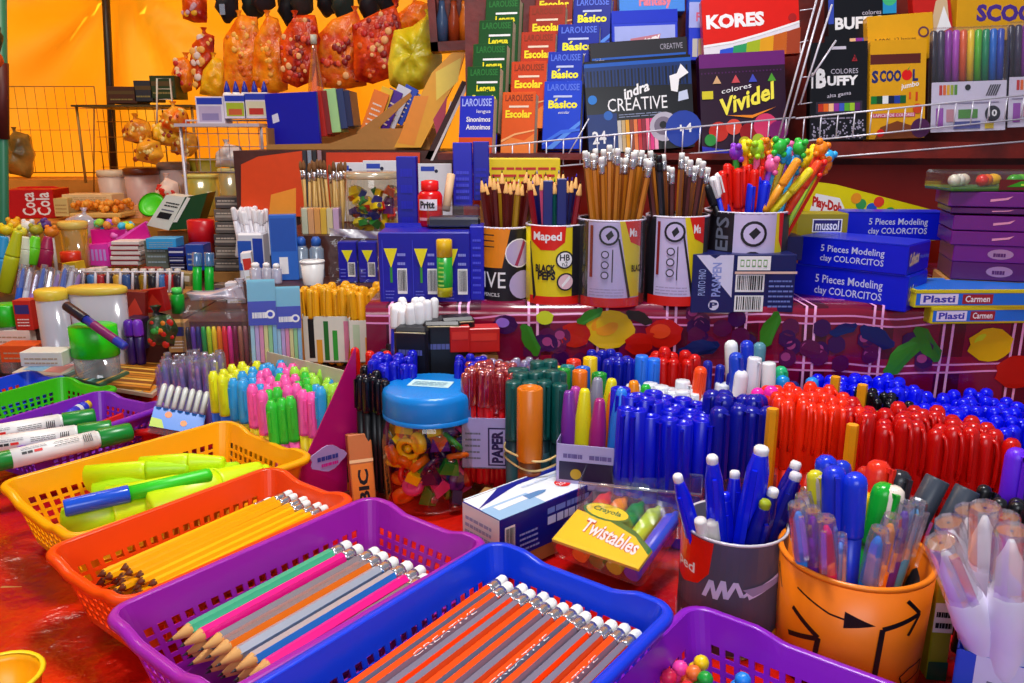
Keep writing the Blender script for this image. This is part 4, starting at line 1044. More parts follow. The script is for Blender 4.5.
carton('eraser_carton', 'tall orange and tan pen box leaning beside the jar', 'carton', 352, 440, 376, 512, .93, .02, H('#c87038', .5), lambda F: (F['front'].rect(.05, .05, .95, .62, H('#e8802c')), F['front'].text('BIC', .3, .12, .75, .55, BLACK, .04, rot=90), F['front'].rect(0, .64, 1, .68, H('#f8c890'))), yaw=20, tilt=14)
carton('eraser_carton', 'small black and orange carton against the magenta display', 'carton', 346, 462, 358, 490, .97, .02, H('#c85c10', .5), lambda F: (F['front'].rect(.1, .3, .9, .9, H('#28140c'))), yaw=10)

# ------------------------------------------------------------------ magenta display box of two-tone pastel pens
DM = H('#b40c6c', .35); DP = H('#d8d8c0', .5)
A = P(300, 470, z=.02)
t = thing('pen_display', 'magenta and pale open display box of pastel double ended pens', 'display box', (0, 0, 0))
def quad(name, pts, m, th=.002, pr=None):
    a, b, c, d = pts; n = (b-a).cross(d-a).normalized()*th
    vs = list(pts)+[p+n for p in pts]
    mb = MB().add(vs, [(0, 1, 2, 3), (7, 6, 5, 4), (0, 4, 5, 1), (1, 5, 6, 2), (2, 6, 7, 3), (3, 7, 4, 0)], m)
    if pr: pr(Face(mb, lambda x, y, k: a.lerp(b, x).lerp(d.lerp(c, x), y)-n.normalized()*k, (b-a).length, (d-a).length))
    return mb.build(name, t)
f0 = P(298, 500, y=.932)
quad('side_panel', [f0, P(357, 488, y=.98), P(355, 346, y=.98), P(301, 466, y=.932)], DM)
quad('back_panel', [P(268, 402, y=1.27), P(354, 460, y=.985), P(353, 372, y=.985), P(268, 351, y=1.27)], DP)
quad('front_panel', [f0+Vector((-.07, .15, 0)), f0+Vector((0, .002, 0)), f0+Vector((0, .002, .02)), f0+Vector((-.07, .15, .02))], H('#b8a8d0', .4), pr=lambda f: (f.lines(.35, .25, .9, .75, 1, H('#6c3c8c'), .6)))
mb = MB(); bb = P(328, 458, y=.915)
sg = [(.5+.5*math.cos(2*PI*i/20)*(1+.12*math.cos(5*2*PI*i/20)), .5+.5*math.sin(2*PI*i/20)*(1+.1*math.cos(4*2*PI*i/20))) for i in range(20)]
mb.prism([(.046*(x-.5), .03*(y-.5)) for x, y in sg], 0, .0015, H('#a890c8', .4)); ff = Face(mb, lambda x, y, k: Vector((.046*(x-.5), -k, .03*(y-.5))), 1, 1); ff.lines(.2, .45, .8, .75, 1, H('#2c3c90'), .6); ff.lines(.3, .2, .8, .42, 1, H('#c8188c'), .6)
o = mb.build('emblem_badge', t, M=T(bb) @ rz(40))
pc = [('green', '#38c838', 'pink', '#f85ca8'), ('pink', '#ff5cb0', 'yellow', '#e8d020'), ('blue', '#30a0e0', 'yellow', '#f0dc30'), ('yellow', '#e8ec20', 'blue', '#2c60c8'), ('lime', '#a0e040', 'pink', '#f870b0')]
def mk_pastel(c1, c2):
    def go():
        t = thing('pastel_pen', 'x', 'x'); r, L = .0078, .115
        MB().lathe([(r*.6, 0), (r*.9, .003), (r*.9, .06)], H(c2, .35), 10).build('barrel', t)
        MB().lathe([(r, .056), (r*1.02, .06), (r*.98, L-.010), (r*.82, L-.004), (r*.62, L-.003), (r*.58, L), (r*.1, L)], H(c1, .3), 10).build('cap', t)
        MB().box(-.0016, -r*1.25, .075, .0016, -r*.95, L-.012, H(c1, .3)).build('clip', t); return t
    return go
rows = [((274, 398), (330, 386), .985), ((268, 388), (338, 380), 1.012), ((258, 383), (335, 376), 1.042), ((244, 378), (320, 370), 1.075), ((232, 372), (305, 367), 1.11), ((226, 367), (292, 363), 1.15), ((232, 363), (278, 360), 1.19)]
pat = [[0, 0, 0, 1, 1, 2, 4], [0, 0, 1, 1, 0, 2, 4, 4], [2, 1, 1, 1, 0, 0, 4, 4, 2], [2, 2, 1, 1, 0, 1, 1, 0, 4, 4], [3, 2, 2, 1, 1, 2, 1, 4, 4], [3, 3, 3, 2, 2, 2, 1, 1], [3, 3, 3, 2, 2]]
for r, (a, b, y) in enumerate(rows):
    n = len(pat[r])
    for i, k in enumerate(pat[r]):
        f = i/(n-1); p = P(a[0]+(b[0]-a[0])*f, a[1]+(b[1]-a[1])*f, y=y)
        c = pc[k]; p.z += RN.uniform(-.003, .003)
        inst('pas%d' % k, mk_pastel(c[1], c[3]), f'{c[0]} capped pastel pen with {c[2]} barrel in the magenta display', 'pen', along(p-Vector((0, 0, .115)), (RN.uniform(-.03, .03), RN.uniform(-.03, .03), 1), RN.uniform(-.6, .6)), f'{c[0]} and {c[2]} pens in the magenta display')
for i, (u, v, y, k) in enumerate(((213, 371, 1.10, 3), (222, 374, 1.085, 3), (233, 378, 1.065, 2), (242, 380, 1.05, 2), (252, 384, 1.03, 1), (262, 390, 1.005, 1))):
    c = pc[k]; p = P(u, v, y=y)
    inst('pas%d' % k, mk_pastel(c[1], c[3]), f'{c[0]} capped pastel pen with {c[2]} barrel in the magenta display', 'pen', along(p-Vector((0, 0, .115)), (0, 0, 1), RN.uniform(-.6, .6)), f'{c[0]} and {c[2]} pens in the magenta display')
tag(MB().box(-.395, 1.06, -.001, -.25, 1.19, .012, CARD).build('display_block') , 'low cardboard base under the pastel pens', 'block')
# clear lilac pens behind the blister pack
bundle('lil', mk_gel(.0068, .125, '#7c6cc8'), 'pen', 'clear capped lilac pen in the pale purple clump', 'clear capped lilac pens', 158, 212, 362, 1.16, 8, 4, .125, .016, .02, slope=-4)
# blister pack leaning on the yellow basket
t, w, h = empty_at('blister_pack', 'clear blister pack with a blue card, leaning on the yellow basket', 'blister pack', 146, 384, 196, 436, 1.075, .004, 30, 40)
t.matrix_basis = t.matrix_basis @ ry(22)
mb = MB().box(-w/2, -.001, 0, w/2, .0, h, FILM); mb.build('film', t)
mb = MB().box(-w/2, -.0025, h*.12, w/2, -.0015, h*.52, H('#1c7ce0', .3)); f = Face(mb, lambda x, y, k: Vector((-w/2+w*x, -.0025-k, h*(.12+.4*y))), w, h*.4)
f.disc(.3, .7, .16, H('#e8842c')); f.disc(.62, .4, .15, H('#f09030')); f.poly([(.0, 0), (.28, 0), (.2, .4), (0, .45)], H('#b8d820')); mb.build('printed_card', t)
for i in range(7): MB().lathe([(.0035, 0), (.0038, h*.4), (.0025, h*.46)], H('#d8dcd8', .3), 8, M=T(-w/2+w*(i+.6)/7.2, -.006, h*.52)).build('lead_stick', t)
# ------------------------------------------------------------------ cups of pencils on the ledge
def onledge(u, y): return P(u, 300, y=y).x
MPY, MPR, MPW, MPK = H('#e8d010', .35), H('#e01c10', .35), H('#cdbfe6', .35), H('#1c1820', .35)
CUPT = []
def ledge_cup(name, label, u0, u1, vt, y, pr, base=MPK, a0=215, a1=325):
    x0, x1 = P(u0, 260, y=y).x, P(u1, 260, y=y).x; r = (x1-x0)/2; top = P((u0+u1)/2, vt, y=y-r).z; h = top-LZ
    t = thing(name, label, 'pencil cup', ((x0+x1)/2, y, LZ))
    mb = MB().lathe([(r*.98, 0), (r, .002), (r, h), (r-.0015, h), (r-.0015, .003), (.001, .003)], base, 40, cap=False)
    sh = -math.degrees(math.atan2((x0+x1)/2, y)); pr(roundface(mb, r, r, h, a0+sh, a1+sh), mb, r, h); mb.build('cup_body', t)
    CUPT.append(t)
    MB().lathe([(r-.002, h-.001), (r+.001, h-.0015), (r+.001, h+.001), (r-.002, h+.0012)], H('#e0d8e8', .25), 36, cap=False).build('rim', t)
    return Vector(((x0+x1)/2, y, LZ)), r, h
def pr_ive(f, mb, r, h):
    f.rect(0, 0, 1, 1, H('#17151c', .35)); f.poly([(0, .46), (.45, .46), (.62, 1), (0, 1)], H('#f08a10', .35))
    f.text('IVE', .05, .18, .52, .40, WHITE, .0); f.text('PENCILS', .05, .06, .4, .11, WHITE); f.disc(.80, .66, .2, WHITE); f.disc(.80, .66, .185, H('#b8a8d0', .4)); f.poly([(.7, .5), (.76, .48), (.95, .8), (.9, .84)], H('#a02858')); f.disc(.88, .22, .2, H('#b8a8d0', .4))
    for k in range(3): f.rect(.02, .74+.08*k, .3, .755+.08*k, MPK)
def pr_maped(f, mb, r, h):
    f.rect(0, 0, 1, 1, MPY); f.rect(0, 0, 1, .11, MPR); f.poly([(.02, 1), (.70, 1), (.68, .80), (.5, .70), (.25, .70), (.04, .82)], MPR); f.text('Maped', .10, .79, .62, .93, WHITE, .03)
    f.poly([(.0, .80), (.02, .80), (.16, .12), (.1, .05)], MPK)
    f.text('BLACK', .15, .42, .52, .52, MPK, .05); f.text('PEPS', .2, .32, .52, .43, MPK, .05)
    f.rect(.82, .11, 1, 1, MPK)
    f.disc(.68, .58, .115, MPK); f.disc(.68, .58, .095, WHITE); f.text('HB', .59, .57, .77, .65, MPK, .02); f.text('n2', .63, .50, .73, .56, MPK)
    f.disc(.70, .30, .115, MPK); f.disc(.70, .30, .095, H('#e8c0c8')); f.poly([(.62, .26), (.64, .23), (.78, .34), (.76, .38)], WHITE)
def pr_white(f, mb, r, h):
    f.rect(0, 0, 1, 1, MPW); f.rect(0, 0, .14, 1, MPK); f.poly([(.62, 1), (1, 1), (1, .12), (.80, .12)], MPY); f.poly([(.70, 1), (1, 1), (1, .70), (.80, .76)], MPR); f.text('Ma', .78, .82, .92, .92, WHITE, .02)
    f.rect(0, 0, 1, .11, MPR); f.poly([(.60, .8), (.63, .8), (.82, .12), (.78, .1)], MPK); f.rect(.18, .35, .23, .95, H('#8c1c1c'))
    f.disc(.47, .84, .115, MPK); f.disc(.47, .84, .09, MPW); f.poly([(.42, .84), (.46, .78), (.54, .84), (.5, .9)], MPK)
    for k, y in enumerate((.62, .5, .38)): f.disc(.42, y, .045, MPK); f.disc(.42, y, .033, MPW)
    f.rect(.52, .3, .535, .68, MPK); f.lines(.2, .14, .7, .24, 3, H('#a898c0', .4), .35)
    f.text('BLACK', .80, .42, 1.0, .5, MPK, .03)
def pr_half(f, mb, r, h):
    f.rect(0, 0, 1, 1, MPW); f.rect(0, 0, .36, 1, MPK); f.text('PEPS', .12, .45, .3, .95, GREY, .02, rot=90); f.rect(.88, .1, 1, 1, MPY); f.poly([(.92, 1), (1, 1), (1, .6), (.94, .7)], MPR)
    for y in (.78, .45): f.disc(.6, y, .14, MPK); f.disc(.6, y, .11, MPW); f.poly([(.54, y), (.6, y-.06), (.68, y+.02), (.62, y+.07)], MPK)
C1, r1, h1 = ledge_cup('pencil_cup', 'black and orange cup of colouring pencils with a pencil drawing', 479, 530, 228, 1.17, pr_ive)
C2, r2, h2 = ledge_cup('pencil_cup', 'yellow printed cup with a red emblem, in front of navy pencils', 526, 583, 226, 1.145, pr_maped, base=MPY)
C3, r3, h3 = ledge_cup('pencil_cup', 'film wrapped white and yellow cup of natural wood pencils with erasers', 577, 644, 221, 1.135, pr_white)
C4, r4, h4 = ledge_cup('pencil_cup', 'white and yellow cup of dark pencils with erasers, by the pen cartons', 645, 706, 217, 1.14, pr_white)
C5, r5, h5 = ledge_cup('pencil_cup', 'black and white cup of red pens and toy topped pencils', 703, 784, 213, 1.165, pr_half)
mb = MB().lathe([(r3*1.06, .002), (r3*1.08, h3*.4), (r3*1.05, h3*1.02)], FILM, 28, cap=False, rip=.012, nr=7); mb.build('wrapping_film', CUPT[2])
def fill(C, r, h, pts, key, label, cat='pencil', group=None, back=0):
    for i, (u, v, dy) in enumerate(pts):
        k, mk, lb, gp, L = key(i) if callable(key) else key
        top = P(u, v, y=C.y+dy); rel = Vector((top.x-C.x, dy, 0))
        foot = C+rel*.35+Vector((0, 0, .006)); d = (top-foot).normalized()
        if rel.length > r*1.1: foot = C+rel.normalized()*r*.4+Vector((0, 0, .006)); d = (top-foot).normalized()
        inst(k, mk, lb, cat, along(top-d*L(top, foot), d, RN.uniform(0, 1)), gp)
full = lambda L: (lambda t, f: min(L, (t-f).length))
# colouring pencils, points up: flip them so the tip is on top
def mk_up(ms, tip, L=.15):
    def go():
        t = thing('coloured_pencil', 'x', 'x'); r = .0044
        MB().lathe([(r, 0), (r, L-.02)], ms, 6, smooth=False, mats=[ms]).build('barrel', t)
        p = MB().lathe([(r*.99, L-.021), (r*.95, L-.02), (r*.24, L-.005)], WOOD, 10); p.lathe([(r*.25, L-.005), (.0002, L)], tip, 8); p.build('tip', t); return t
    return go
BR = H('#5a0c08', .4); NV = H('#101458', .35); GD = H('#b08418', .35)
def k1(i):
    if i % 5 == 4: return 'cpg', mk_up([GD], WHITE), 'gold painted pencil point up in the black and orange cup', 'gold pencils point up', full(.15)
    return 'cpb', mk_up([BR], BLACK), 'dark red pencil point up in the black and orange cup', 'dark red pencils point up', full(.15)
fill(C1, r1, h1, [(481+i*4.2, 172+RN.uniform(-5, 9), -.02+.018*(i % 3)) for i in range(14)], k1, '')
def k2(i):
    if i in (3, 5): return 'cnp', mk_up([H('#e05888')], RED), 'pink pencil point up in the yellow printed cup', 'pink pencils point up', full(.16)
    if i % 4 == 0: return 'crd', mk_up([H('#901020')], BLACK), 'crimson pencil point up in the yellow printed cup', 'crimson pencils point up', full(.16)
    if i == 6: return 'cgn', mk_up([TEAL], GREEN), 'dark green pencil point up in the yellow printed cup', None, full(.16)
    return 'cnv', mk_up([NV], BLUE), 'navy pencil point up in the yellow printed cup', 'navy pencils point up', full(.16)
fill(C2, r2, h2, [(527+i*4.6, 168+RN.uniform(-7, 9), -.02+.018*(i % 3)) for i in range(13)], k2, '')
# the wide navy bars among them
for i, (u, v) in enumerate(((548, 180), (562, 178))):
    top = P(u, v, y=C2.y-.028); o = MB().cbox(.013, .006, .15, H('#141c6c', .35), .001); f = faces(o, .013, .006, .15)['front']; f.text('HB', .25, .5, .75, .58, H('#7080d0'))
    tag(o.build('ruler', loc=(top.x, top.y, top.z-.15)), ('navy flat pencil stick at the front of the yellow cup', 'second navy flat pencil stick in the yellow cup, nearer the pink pencil')[i], 'pencil')
NAT = H('#c87818', .4); NAT2 = H('#8c4810', .4)
fill(C3, r3, h3, [(585+i*4.1-(i % 2)*2, 148+RN.uniform(-6, 7)+abs(i-6)*.8, -.026+.017*(i % 4)) for i in range(17)], ('pnat', mk_pencil('pencil', .185, [NAT, NAT, NAT2], tipped=False), 'natural orange pencil with white eraser in the film wrapped cup', 'natural pencils in the film wrapped cup', full(.185)), '')
def k4(i):
    if i in (2, 3): return 'pblk', mk_pencil('pencil', .18, [BLACK, H('#2c2c38')], tipped=False, r=.0046, er=H('#101014'), ferr=BLACK), 'black pencil leaning at the side of the dark pencil cup', 'black pencils leaning in the dark pencil cup', full(.18)
    if i % 3 == 1: return 'pora', mk_pencil('pencil', .18, [H('#c87820', .4), H('#7a3c10', .4)], tipped=False), 'orange brown pencil with eraser in the dark pencil cup', 'orange brown pencils in the dark pencil cup', full(.18)
    return 'pdrk', mk_pencil('pencil', .18, [H('#3c1c1c', .4), H('#5c2828', .4)], tipped=False), 'dark brown pencil with eraser in the dark pencil cup', 'dark brown pencils in the dark pencil cup', full(.18)
fill(C4, r4, h4, [(646+i*4.3+(6 if i > 6 else 0), 160+RN.uniform(-10, 10), -.025+.02*(i % 3)) for i in range(14)], k4, '')
# blue-white flags and red pens in the last cup
for i, (u, v, hx, lab) in enumerate(((712, 176, '#2038d8', 'blue and white pen leaning out of the toy pencil cup'), (718, 172, '#1c28c0', 'second blue and white pen in the toy pencil cup'), (706, 184, '#101018', 'black pen leaning at the side of the toy pencil cup'))):
    top = P(u, v, y=C5.y-.03); foot = C5+Vector((.0+.004*i, -.02, .006)); inst('bw%d' % i, mk_pen('ballpoint_pen', .006, (top-foot).length, .03, H(hx, .3), WHITE if i < 2 else BLACK), lab, 'pen', lying(foot, top))
fill(C5, r5, h5, [(722+i*5.5, 168+RN.uniform(-6, 6), -.032+.012*(i % 3)) for i in range(9)], ('rdpen', mk_pen('ballpoint_pen', .0066, .15, .055, RED, H('#e81c10', .25)), 'red capped pen in the toy pencil cup', 'red capped pens in the toy pencil cup', lambda t, f: .15), '', cat='pen')
fill(C5, r5, h5, [(752, 182, -.03), (758, 176, -.025), (766, 180, -.03)], ('blpen', mk_pen('ballpoint_pen', .0066, .14, .055, BLUE, H('#1830e8', .25)), 'bright blue pen among the red ones in the toy pencil cup', 'bright blue pens in the toy pencil cup', lambda t, f: .14), '', cat='pen')
tc = [('yellow', '#f8e010'), ('lime', '#a8e020'), ('green', '#30c040'), ('orange', '#ff8a10'), ('pink', '#ff70b0'), ('sky blue', '#30b0f0'), ('red', '#f02818'), ('purple', '#8a30c8')]
def mk_toy(h1_, h2_):
    def go():
        t = thing('toy_pencil', 'x', 'x'); L = .15; r = .0042
        MB().lathe([(r, 0), (r, L)], [H(h2_)], 6, smooth=False, mats=[[H(h2_)]]).build('barrel', t)
        b = MB(); m = H(h1_, .35); b.ball((0, 0, L+.008), .0095, m, 7, sz=1.15); b.ball((-.008, 0, L+.016), .0048, m, 6); b.ball((.008, 0, L+.016), .0048, m, 6); b.ball((-.007, -.004, L-.001), .0042, m, 6); b.ball((.007, -.004, L-.001), .0042, m, 6)
        b.build('eraser_topper', t); return t
    return go
tp = [(736, 152, 7), (746, 148, 0), (750, 156, 1), (757, 149, 1), (764, 146, 3), (772, 152, 0), (778, 146, 2), (783, 154, 5), (790, 150, 4), (798, 147, 2), (803, 158, 0), (811, 152, 0), (818, 148, 3), (824, 156, 5), (760, 160, 3), (770, 164, 4), (792, 164, 5), (806, 170, 1), (815, 166, 6), (822, 164, 3)]
for i, (u, v, k) in enumerate(tp):
    top = P(u, v+6, y=C5.y-.02+.02*(i % 3)); foot = C5+Vector(((i % 5-2)*.008+.004, -.01+.01*(i % 3), .01)); d = (top-foot).normalized()
    k2_ = (k+3) % 8
    inst('toy%d' % k, mk_toy(tc[k][1], tc[k2_][1]), f'{tc[k][0]} rubber topped toy pencil fanned out in the last pencil cup', 'pencil', along(top-d*.15, d, RN.uniform(0, 2)), f'{tc[k][0]} topped toy pencils')
# orange and red toy pens leaning to the right
for i, (u, v, u2, v2, hx, lab) in enumerate(((820, 160, 786, 214, '#f04818', 'orange red toy pen leaning out over the yellow bag'), (812, 168, 770, 214, '#e8d820', 'yellow toy pen leaning beside the orange red one'), (799, 158, 764, 212, '#f8a020', 'amber toy pen leaning behind the yellow one'))):
    a, b = P(u2, v2, y=C5.y-.03), P(u, v, y=C5.y-.045); inst('tl%d' % i, mk_pen('toy_pen', .006, (b-a).length, .04, H(hx), H(hx)), lab, 'pen', lying(a, b))
# yellow carton and net of erasers behind the first cups
carton('pencil_carton', 'bright yellow carton behind the colouring pencils', 'carton', 488, 158, 560, 200, 1.32, .05, H('#f0d00c'), lambda F: F['front'].lines(.05, .4, .95, .9, 3, H('#c8201c'), .35), tilt=0)
tag(MB().cbox(.14, .06, P(520, 200, y=1.32).z-LZ, CARD, M=T(P(524, 200, y=1.32).x, 1.35, LZ)).build('display_block'), 'brown cardboard block under the yellow carton', 'block')

# ------------------------------------------------------------------ cartons on the ledge
DB = H('#101a5c', .35); CB = H('#0618d0', .28)
def pr_pen(F):
    f = F['front']; f.rect(0, 0, .40, 1, DB); f.poly([(.03, .99), (.39, .99), (.39, .26)], H('#d8d4f0')); f.poly([(.16, .99), (.26, .99), (.21, .93)], DB)
    f.text('PASAPEN', .19, .28, .28, .86, H('#8c98d8'), .03, rot=90); f.disc(.22, .13, .09, H('#d8d4f0')); f.text('P', .18, .08, .26, .18, DB, .04); f.text('PUNTO FINO', .06, .3, .13, .75, H('#a8b8f0'), rot=90)
    f.bars(.42, .36, .70, .66); f.bars(.42, .02, .70, .30); f.lines(.74, .1, .98, .62, 6, H('#7080c8'), .35); f.rect(.42, .74, .74, .98, WHITE)
    for k in range(5): f.rect(.45+.055*k, .80, .485+.055*k, .92, H('#5c9c3c')); f.rect(.455+.055*k, .82, .48+.055*k, .90, WHITE)
    f.rect(.40, .68, 1, .72, H('#e8c0b0'))
carton('pen_carton', 'navy and white pen carton with barcodes in front of the last cups', 'carton', 692, 254, 795, 312, 1.095, .05, DB, pr_pen)
carton('pen_carton', 'navy carton with a white barcode behind the barcode carton', 'carton', 752, 236, 803, 260, 1.15, .05, DB, lambda F: F['front'].bars(.04, .2, .46, .9))
tag(MB().cbox(.045, .04, P(778, 260, y=1.15).z-LZ-.001, CARD, M=T(P(778, 260, y=1.15).x, 1.1755, LZ)).build('display_block'), 'brown block under the smaller navy carton', 'block')
carton('crayon_carton', 'olive carton with a framed word beside the topmost blue clay box', 'carton', 797, 213, 848, 238, 1.24, .045, H('#9c8c18'), lambda F: (F['front'].rect(.30, .25, .88, .78, WHITE), F['front'].rect(.32, .29, .86, .74, H('#2c2468')), F['front'].text('mussol', .36, .33, .82, .72, WHITE, .02)))
tag(MB().cbox(.06, .05, P(820, 238, y=1.24).z-LZ-.001, CARD, M=T(P(824, 238, y=1.24).x, 1.265, LZ)).build('display_block'), 'brown block under the olive carton', 'block')
def clay(lab, u0, v0, u1, v1, y, dep, yaw, side=True):
    cx, z0, w, h = rect(u0, v0, u1, v1, y)
    C = P(u1, v1, y=y); dv = Vector((-math.cos(math.radians(yaw)), -math.sin(math.radians(yaw)), 0)); k0 = (u0-512)/FPX
    # width so that the far left corner falls on its pixel column
    tt = C.y*math.cos(PITCH)-(C.z-EYE)*math.sin(PITCH); w = (k0*tt-C.x)/(dv.x-k0*dv.y*math.cos(PITCH))
    t = thing('clay_box', lab, 'box', M=T(C) @ rz(yaw) @ T(-w/2, dep/2, 0)); mb = MB().cbox(w, dep, h, CB, .0015); F = faces(mb, w, dep, h)
    f = F['front']; f.text('5 Pieces Modeling', .22, .48, .80, .78, H('#c8ccf4'), .01); f.text('clay COLORCITOS', .22, .16, .80, .44, H('#c8ccf4'), .01)
    f = F['right']; f.text('Coffeetos', .08, .3, .5, .75, H('#f0d8b0'), .05, slant=.1); f.text('Modeling', .55, .42, .95, .58, H('#8ca0f0'))
    f = F['top']; f.text('Modeling Clay', .2, .3, .6, .5, H('#a8b4f0')); f.poly([(.62, .45), (.75, .3), (.95, .5), (.86, .6)], H('#f0e0b8'))
    mb.build('box_body', t)
    MB().box(-w/2+.001, -dep/2-.0004, h-.0008, w/2-.001, dep/2-.001, h+.0006, H('#1830d8', .28)).build('lid', t)
clay('lowest blue modelling clay box of the stack on the ledge', 790, 276, 905, 312.2, 1.085, .075, -44)
clay('middle blue modelling clay box, wider than the others in its stack', 797, 245, 906, 275.5, 1.086, .085, -44)
clay('topmost blue modelling clay box at the back of the stack', 845, 212, 946, 240, 1.29, .05, -4)
tag(MB().cbox(.1, .05, P(895, 240, y=1.29).z-LZ-.001, CARD, M=T(P(895, 243, y=1.29).x, 1.32, LZ)).build('display_block'), 'brown block behind the blue clay boxes', 'block')
# triangular yellow dough bag
t = thing('dough_bag', 'yellow bag of play dough lying slanted behind the blue clay boxes', 'bag', (0, 0, 0))
yb = 1.39; pts = [(803, 216), (812, 181), (836, 184), (935, 210), (935, 240), (803, 240)]
poly = [(P(u, v, y=yb).x, P(u, v, y=yb).z) for u, v in pts]
mb = MB().prism(poly, yb, yb+.035, H('#e8d80c', .25)); x0 = min(p[0] for p in poly); x1 = max(p[0] for p in poly); z0 = min(p[1] for p in poly); z1 = max(p[1] for p in poly)
f = Face(mb, lambda x, y, k: Vector((x0+(x1-x0)*x, yb-k, z0+(z1-z0)*y)), x1-x0, z1-z0)
f.poly([(.04, .46), (.26, .40), (.30, .55), (.26, .72), (.08, .80)], WHITE); f.text('Play-Doh', .06, .48, .28, .70, H('#c81c10'), .05, slant=-.12)
for x, y, h_ in ((.42, .62, '#3c9c50'), (.38, .72, '#f09818'), (.50, .55, '#2858c8'), (.55, .66, '#e83c28'), (.64, .48, '#2c9c48'), (.75, .4, '#e8501c'), (.83, .30, '#c87818')): f.disc(x, y, .09, H(h_))
mb.build('bag_body', t); 
tag(MB().cbox(.19, .05, P(860, 240, y=1.39).z-LZ-.001, CARD, M=T(P(866, 240, y=1.39).x, 1.415, LZ)).build('display_block'), 'brown block under the yellow dough bag', 'block')
# purple cartons stacked at the edge
PB, PB2 = H('#6c1478', .3), H('#54105c', .3)
zs = [(281, 263), (263, 246), (246, 232), (231, 216), (214, 208), (207, 192)]
nm = ['lowest purple carton of the stack at the frame edge', 'second purple carton from the bottom of the edge stack', 'third purple carton from the bottom of the edge stack', 'fourth purple carton from the bottom with a gold curl', 'thin dark purple carton near the top of the edge stack', 'topmost purple carton under the clear fruit pack']
for i, (v1, v0) in enumerate(zs):
    def pp(F, i=i):
        f = F['front']
        if i < 2: f.disc(.40, .5, .30, H('#a878a0'), rx=.11); f.lines(.34, .35, .46, .7, 1, H('#54105c'), .6)
        else: f.poly([(.34, .35), (.48, .5), (.52, .75), (.46, .62), (.34, .52)], H('#e090b0')); f.lines(.88, .3, .97, .7, 1, H('#f0d0e8'), .6)
    carton('purple_carton', nm[i], 'carton', 957+(i % 2)*2-(4 if i > 4 else 0), v0, 1066, v1, 1.14, .10, PB if i not in (0, 4) else PB2, pp, yaw=-17)
tag(MB().cbox(.14, .095, P(1005, 281, y=1.14).z-LZ-.001, CARD, M=T(P(1012, 281, y=1.14).x, 1.19, LZ) @ rz(-17)).build('display_block'), 'brown block under the stack of purple cartons', 'block')
t, w, h = empty_at('fruit_pack', 'clear pack of fruit shaped clay on top of the purple cartons', 'pack', 952, 176, 1070, 191, 1.15, .08)
mb = MB().cbox(w, .08, h*1.35, FILM, .004); mb.build('clear_lid', t)
mb = MB().cbox(w*.98, .078, h*.25, H('#3c6c14')); mb.build('pack_tray', t)
mb = MB().box(-w*.1, -.0412, h*.1, w*.5, -.0405, h*.8, H('#6c1c1c', .35)); f = Face(mb, lambda x, y, k: Vector((-w*.1+w*.6*x, -.0412-k, h*(.1+.7*y))), w*.6, h*.7); f.poly([(.1, .3), (.3, .85), (.9, .9), (.9, .5), (.4, .3)], H('#38a018')); f.lines(.3, .4, .85, .7, 1, H('#c8f040'), .6); mb.build('printed_band', t)
for i, (x, hx) in enumerate(((-.42, '#e0d8c0'), (-.34, '#e8e0d0'), (-.26, '#d8c8b0'), (-.18, '#d82818'), (-.10, '#e86818'), (.0, '#f0b018'), (.10, '#3c9c1c'), (.2, '#60b028'), (.3, '#2858c0'), (.4, '#d83018'))):
    MB().ball((x*w, -.02+.012*(i % 3), h*.25+.009), .0085, H(hx, .3), 7, sx=1.3 if i > 4 else 1).build('clay_fruit', t)
# thin board game boxes
def game(lab, u0, v0, u1, v1, y, yaw):
    cx, z0, w, h = rect(u0, v0, u1, v1, y); dep = .10
    t = thing('game_box', lab, 'box', M=T(cx, y, z0) @ rz(yaw) @ T(0, dep/2, 0)); EY = H('#d8c818', .35); SB = H('#1c70d8', .3)
    mb = MB().cbox(w, dep, h, EY, .001); F = faces(mb, w, dep, h); f = F['front']; f.rect(.01, .14, .99, .84, SB); f.rect(.04, .2, .30, .8, H('#e8e0f8')); f.text('Plasti', .06, .3, .28, .72, H('#3c3cb0'), .03); f.rect(.33, .22, .54, .78, H('#a02030')); f.text('Carmen', .35, .32, .52, .70, WHITE, .02)
    f = F['top']; f.rect(.02, .03, .98, .97, SB); f.poly([(.4, .03), (.98, .03), (.98, .7), (.6, .6)], H('#e8e010')); f.poly([(.1, .5), (.35, .3), (.5, .7), (.2, .9)], H('#58c0f0')); mb.build('box_body', t)
    MB().box(-w/2-.0006, -dep/2-.0006, h*.86, w/2+.0006, dep/2, h+.0007, EY).box(-w/2+.004, -dep/2+.004, h+.0008, w/2-.004, dep/2-.004, h+.001, SB).build('lid_edge', t)
game('lower flat blue and yellow game box at the ledge corner', 930, 307, 1050, 323, 1.085, 3)
game('upper flat blue and yellow game box lying on the other', 914, 290, 1060, 307, 1.084, 1)
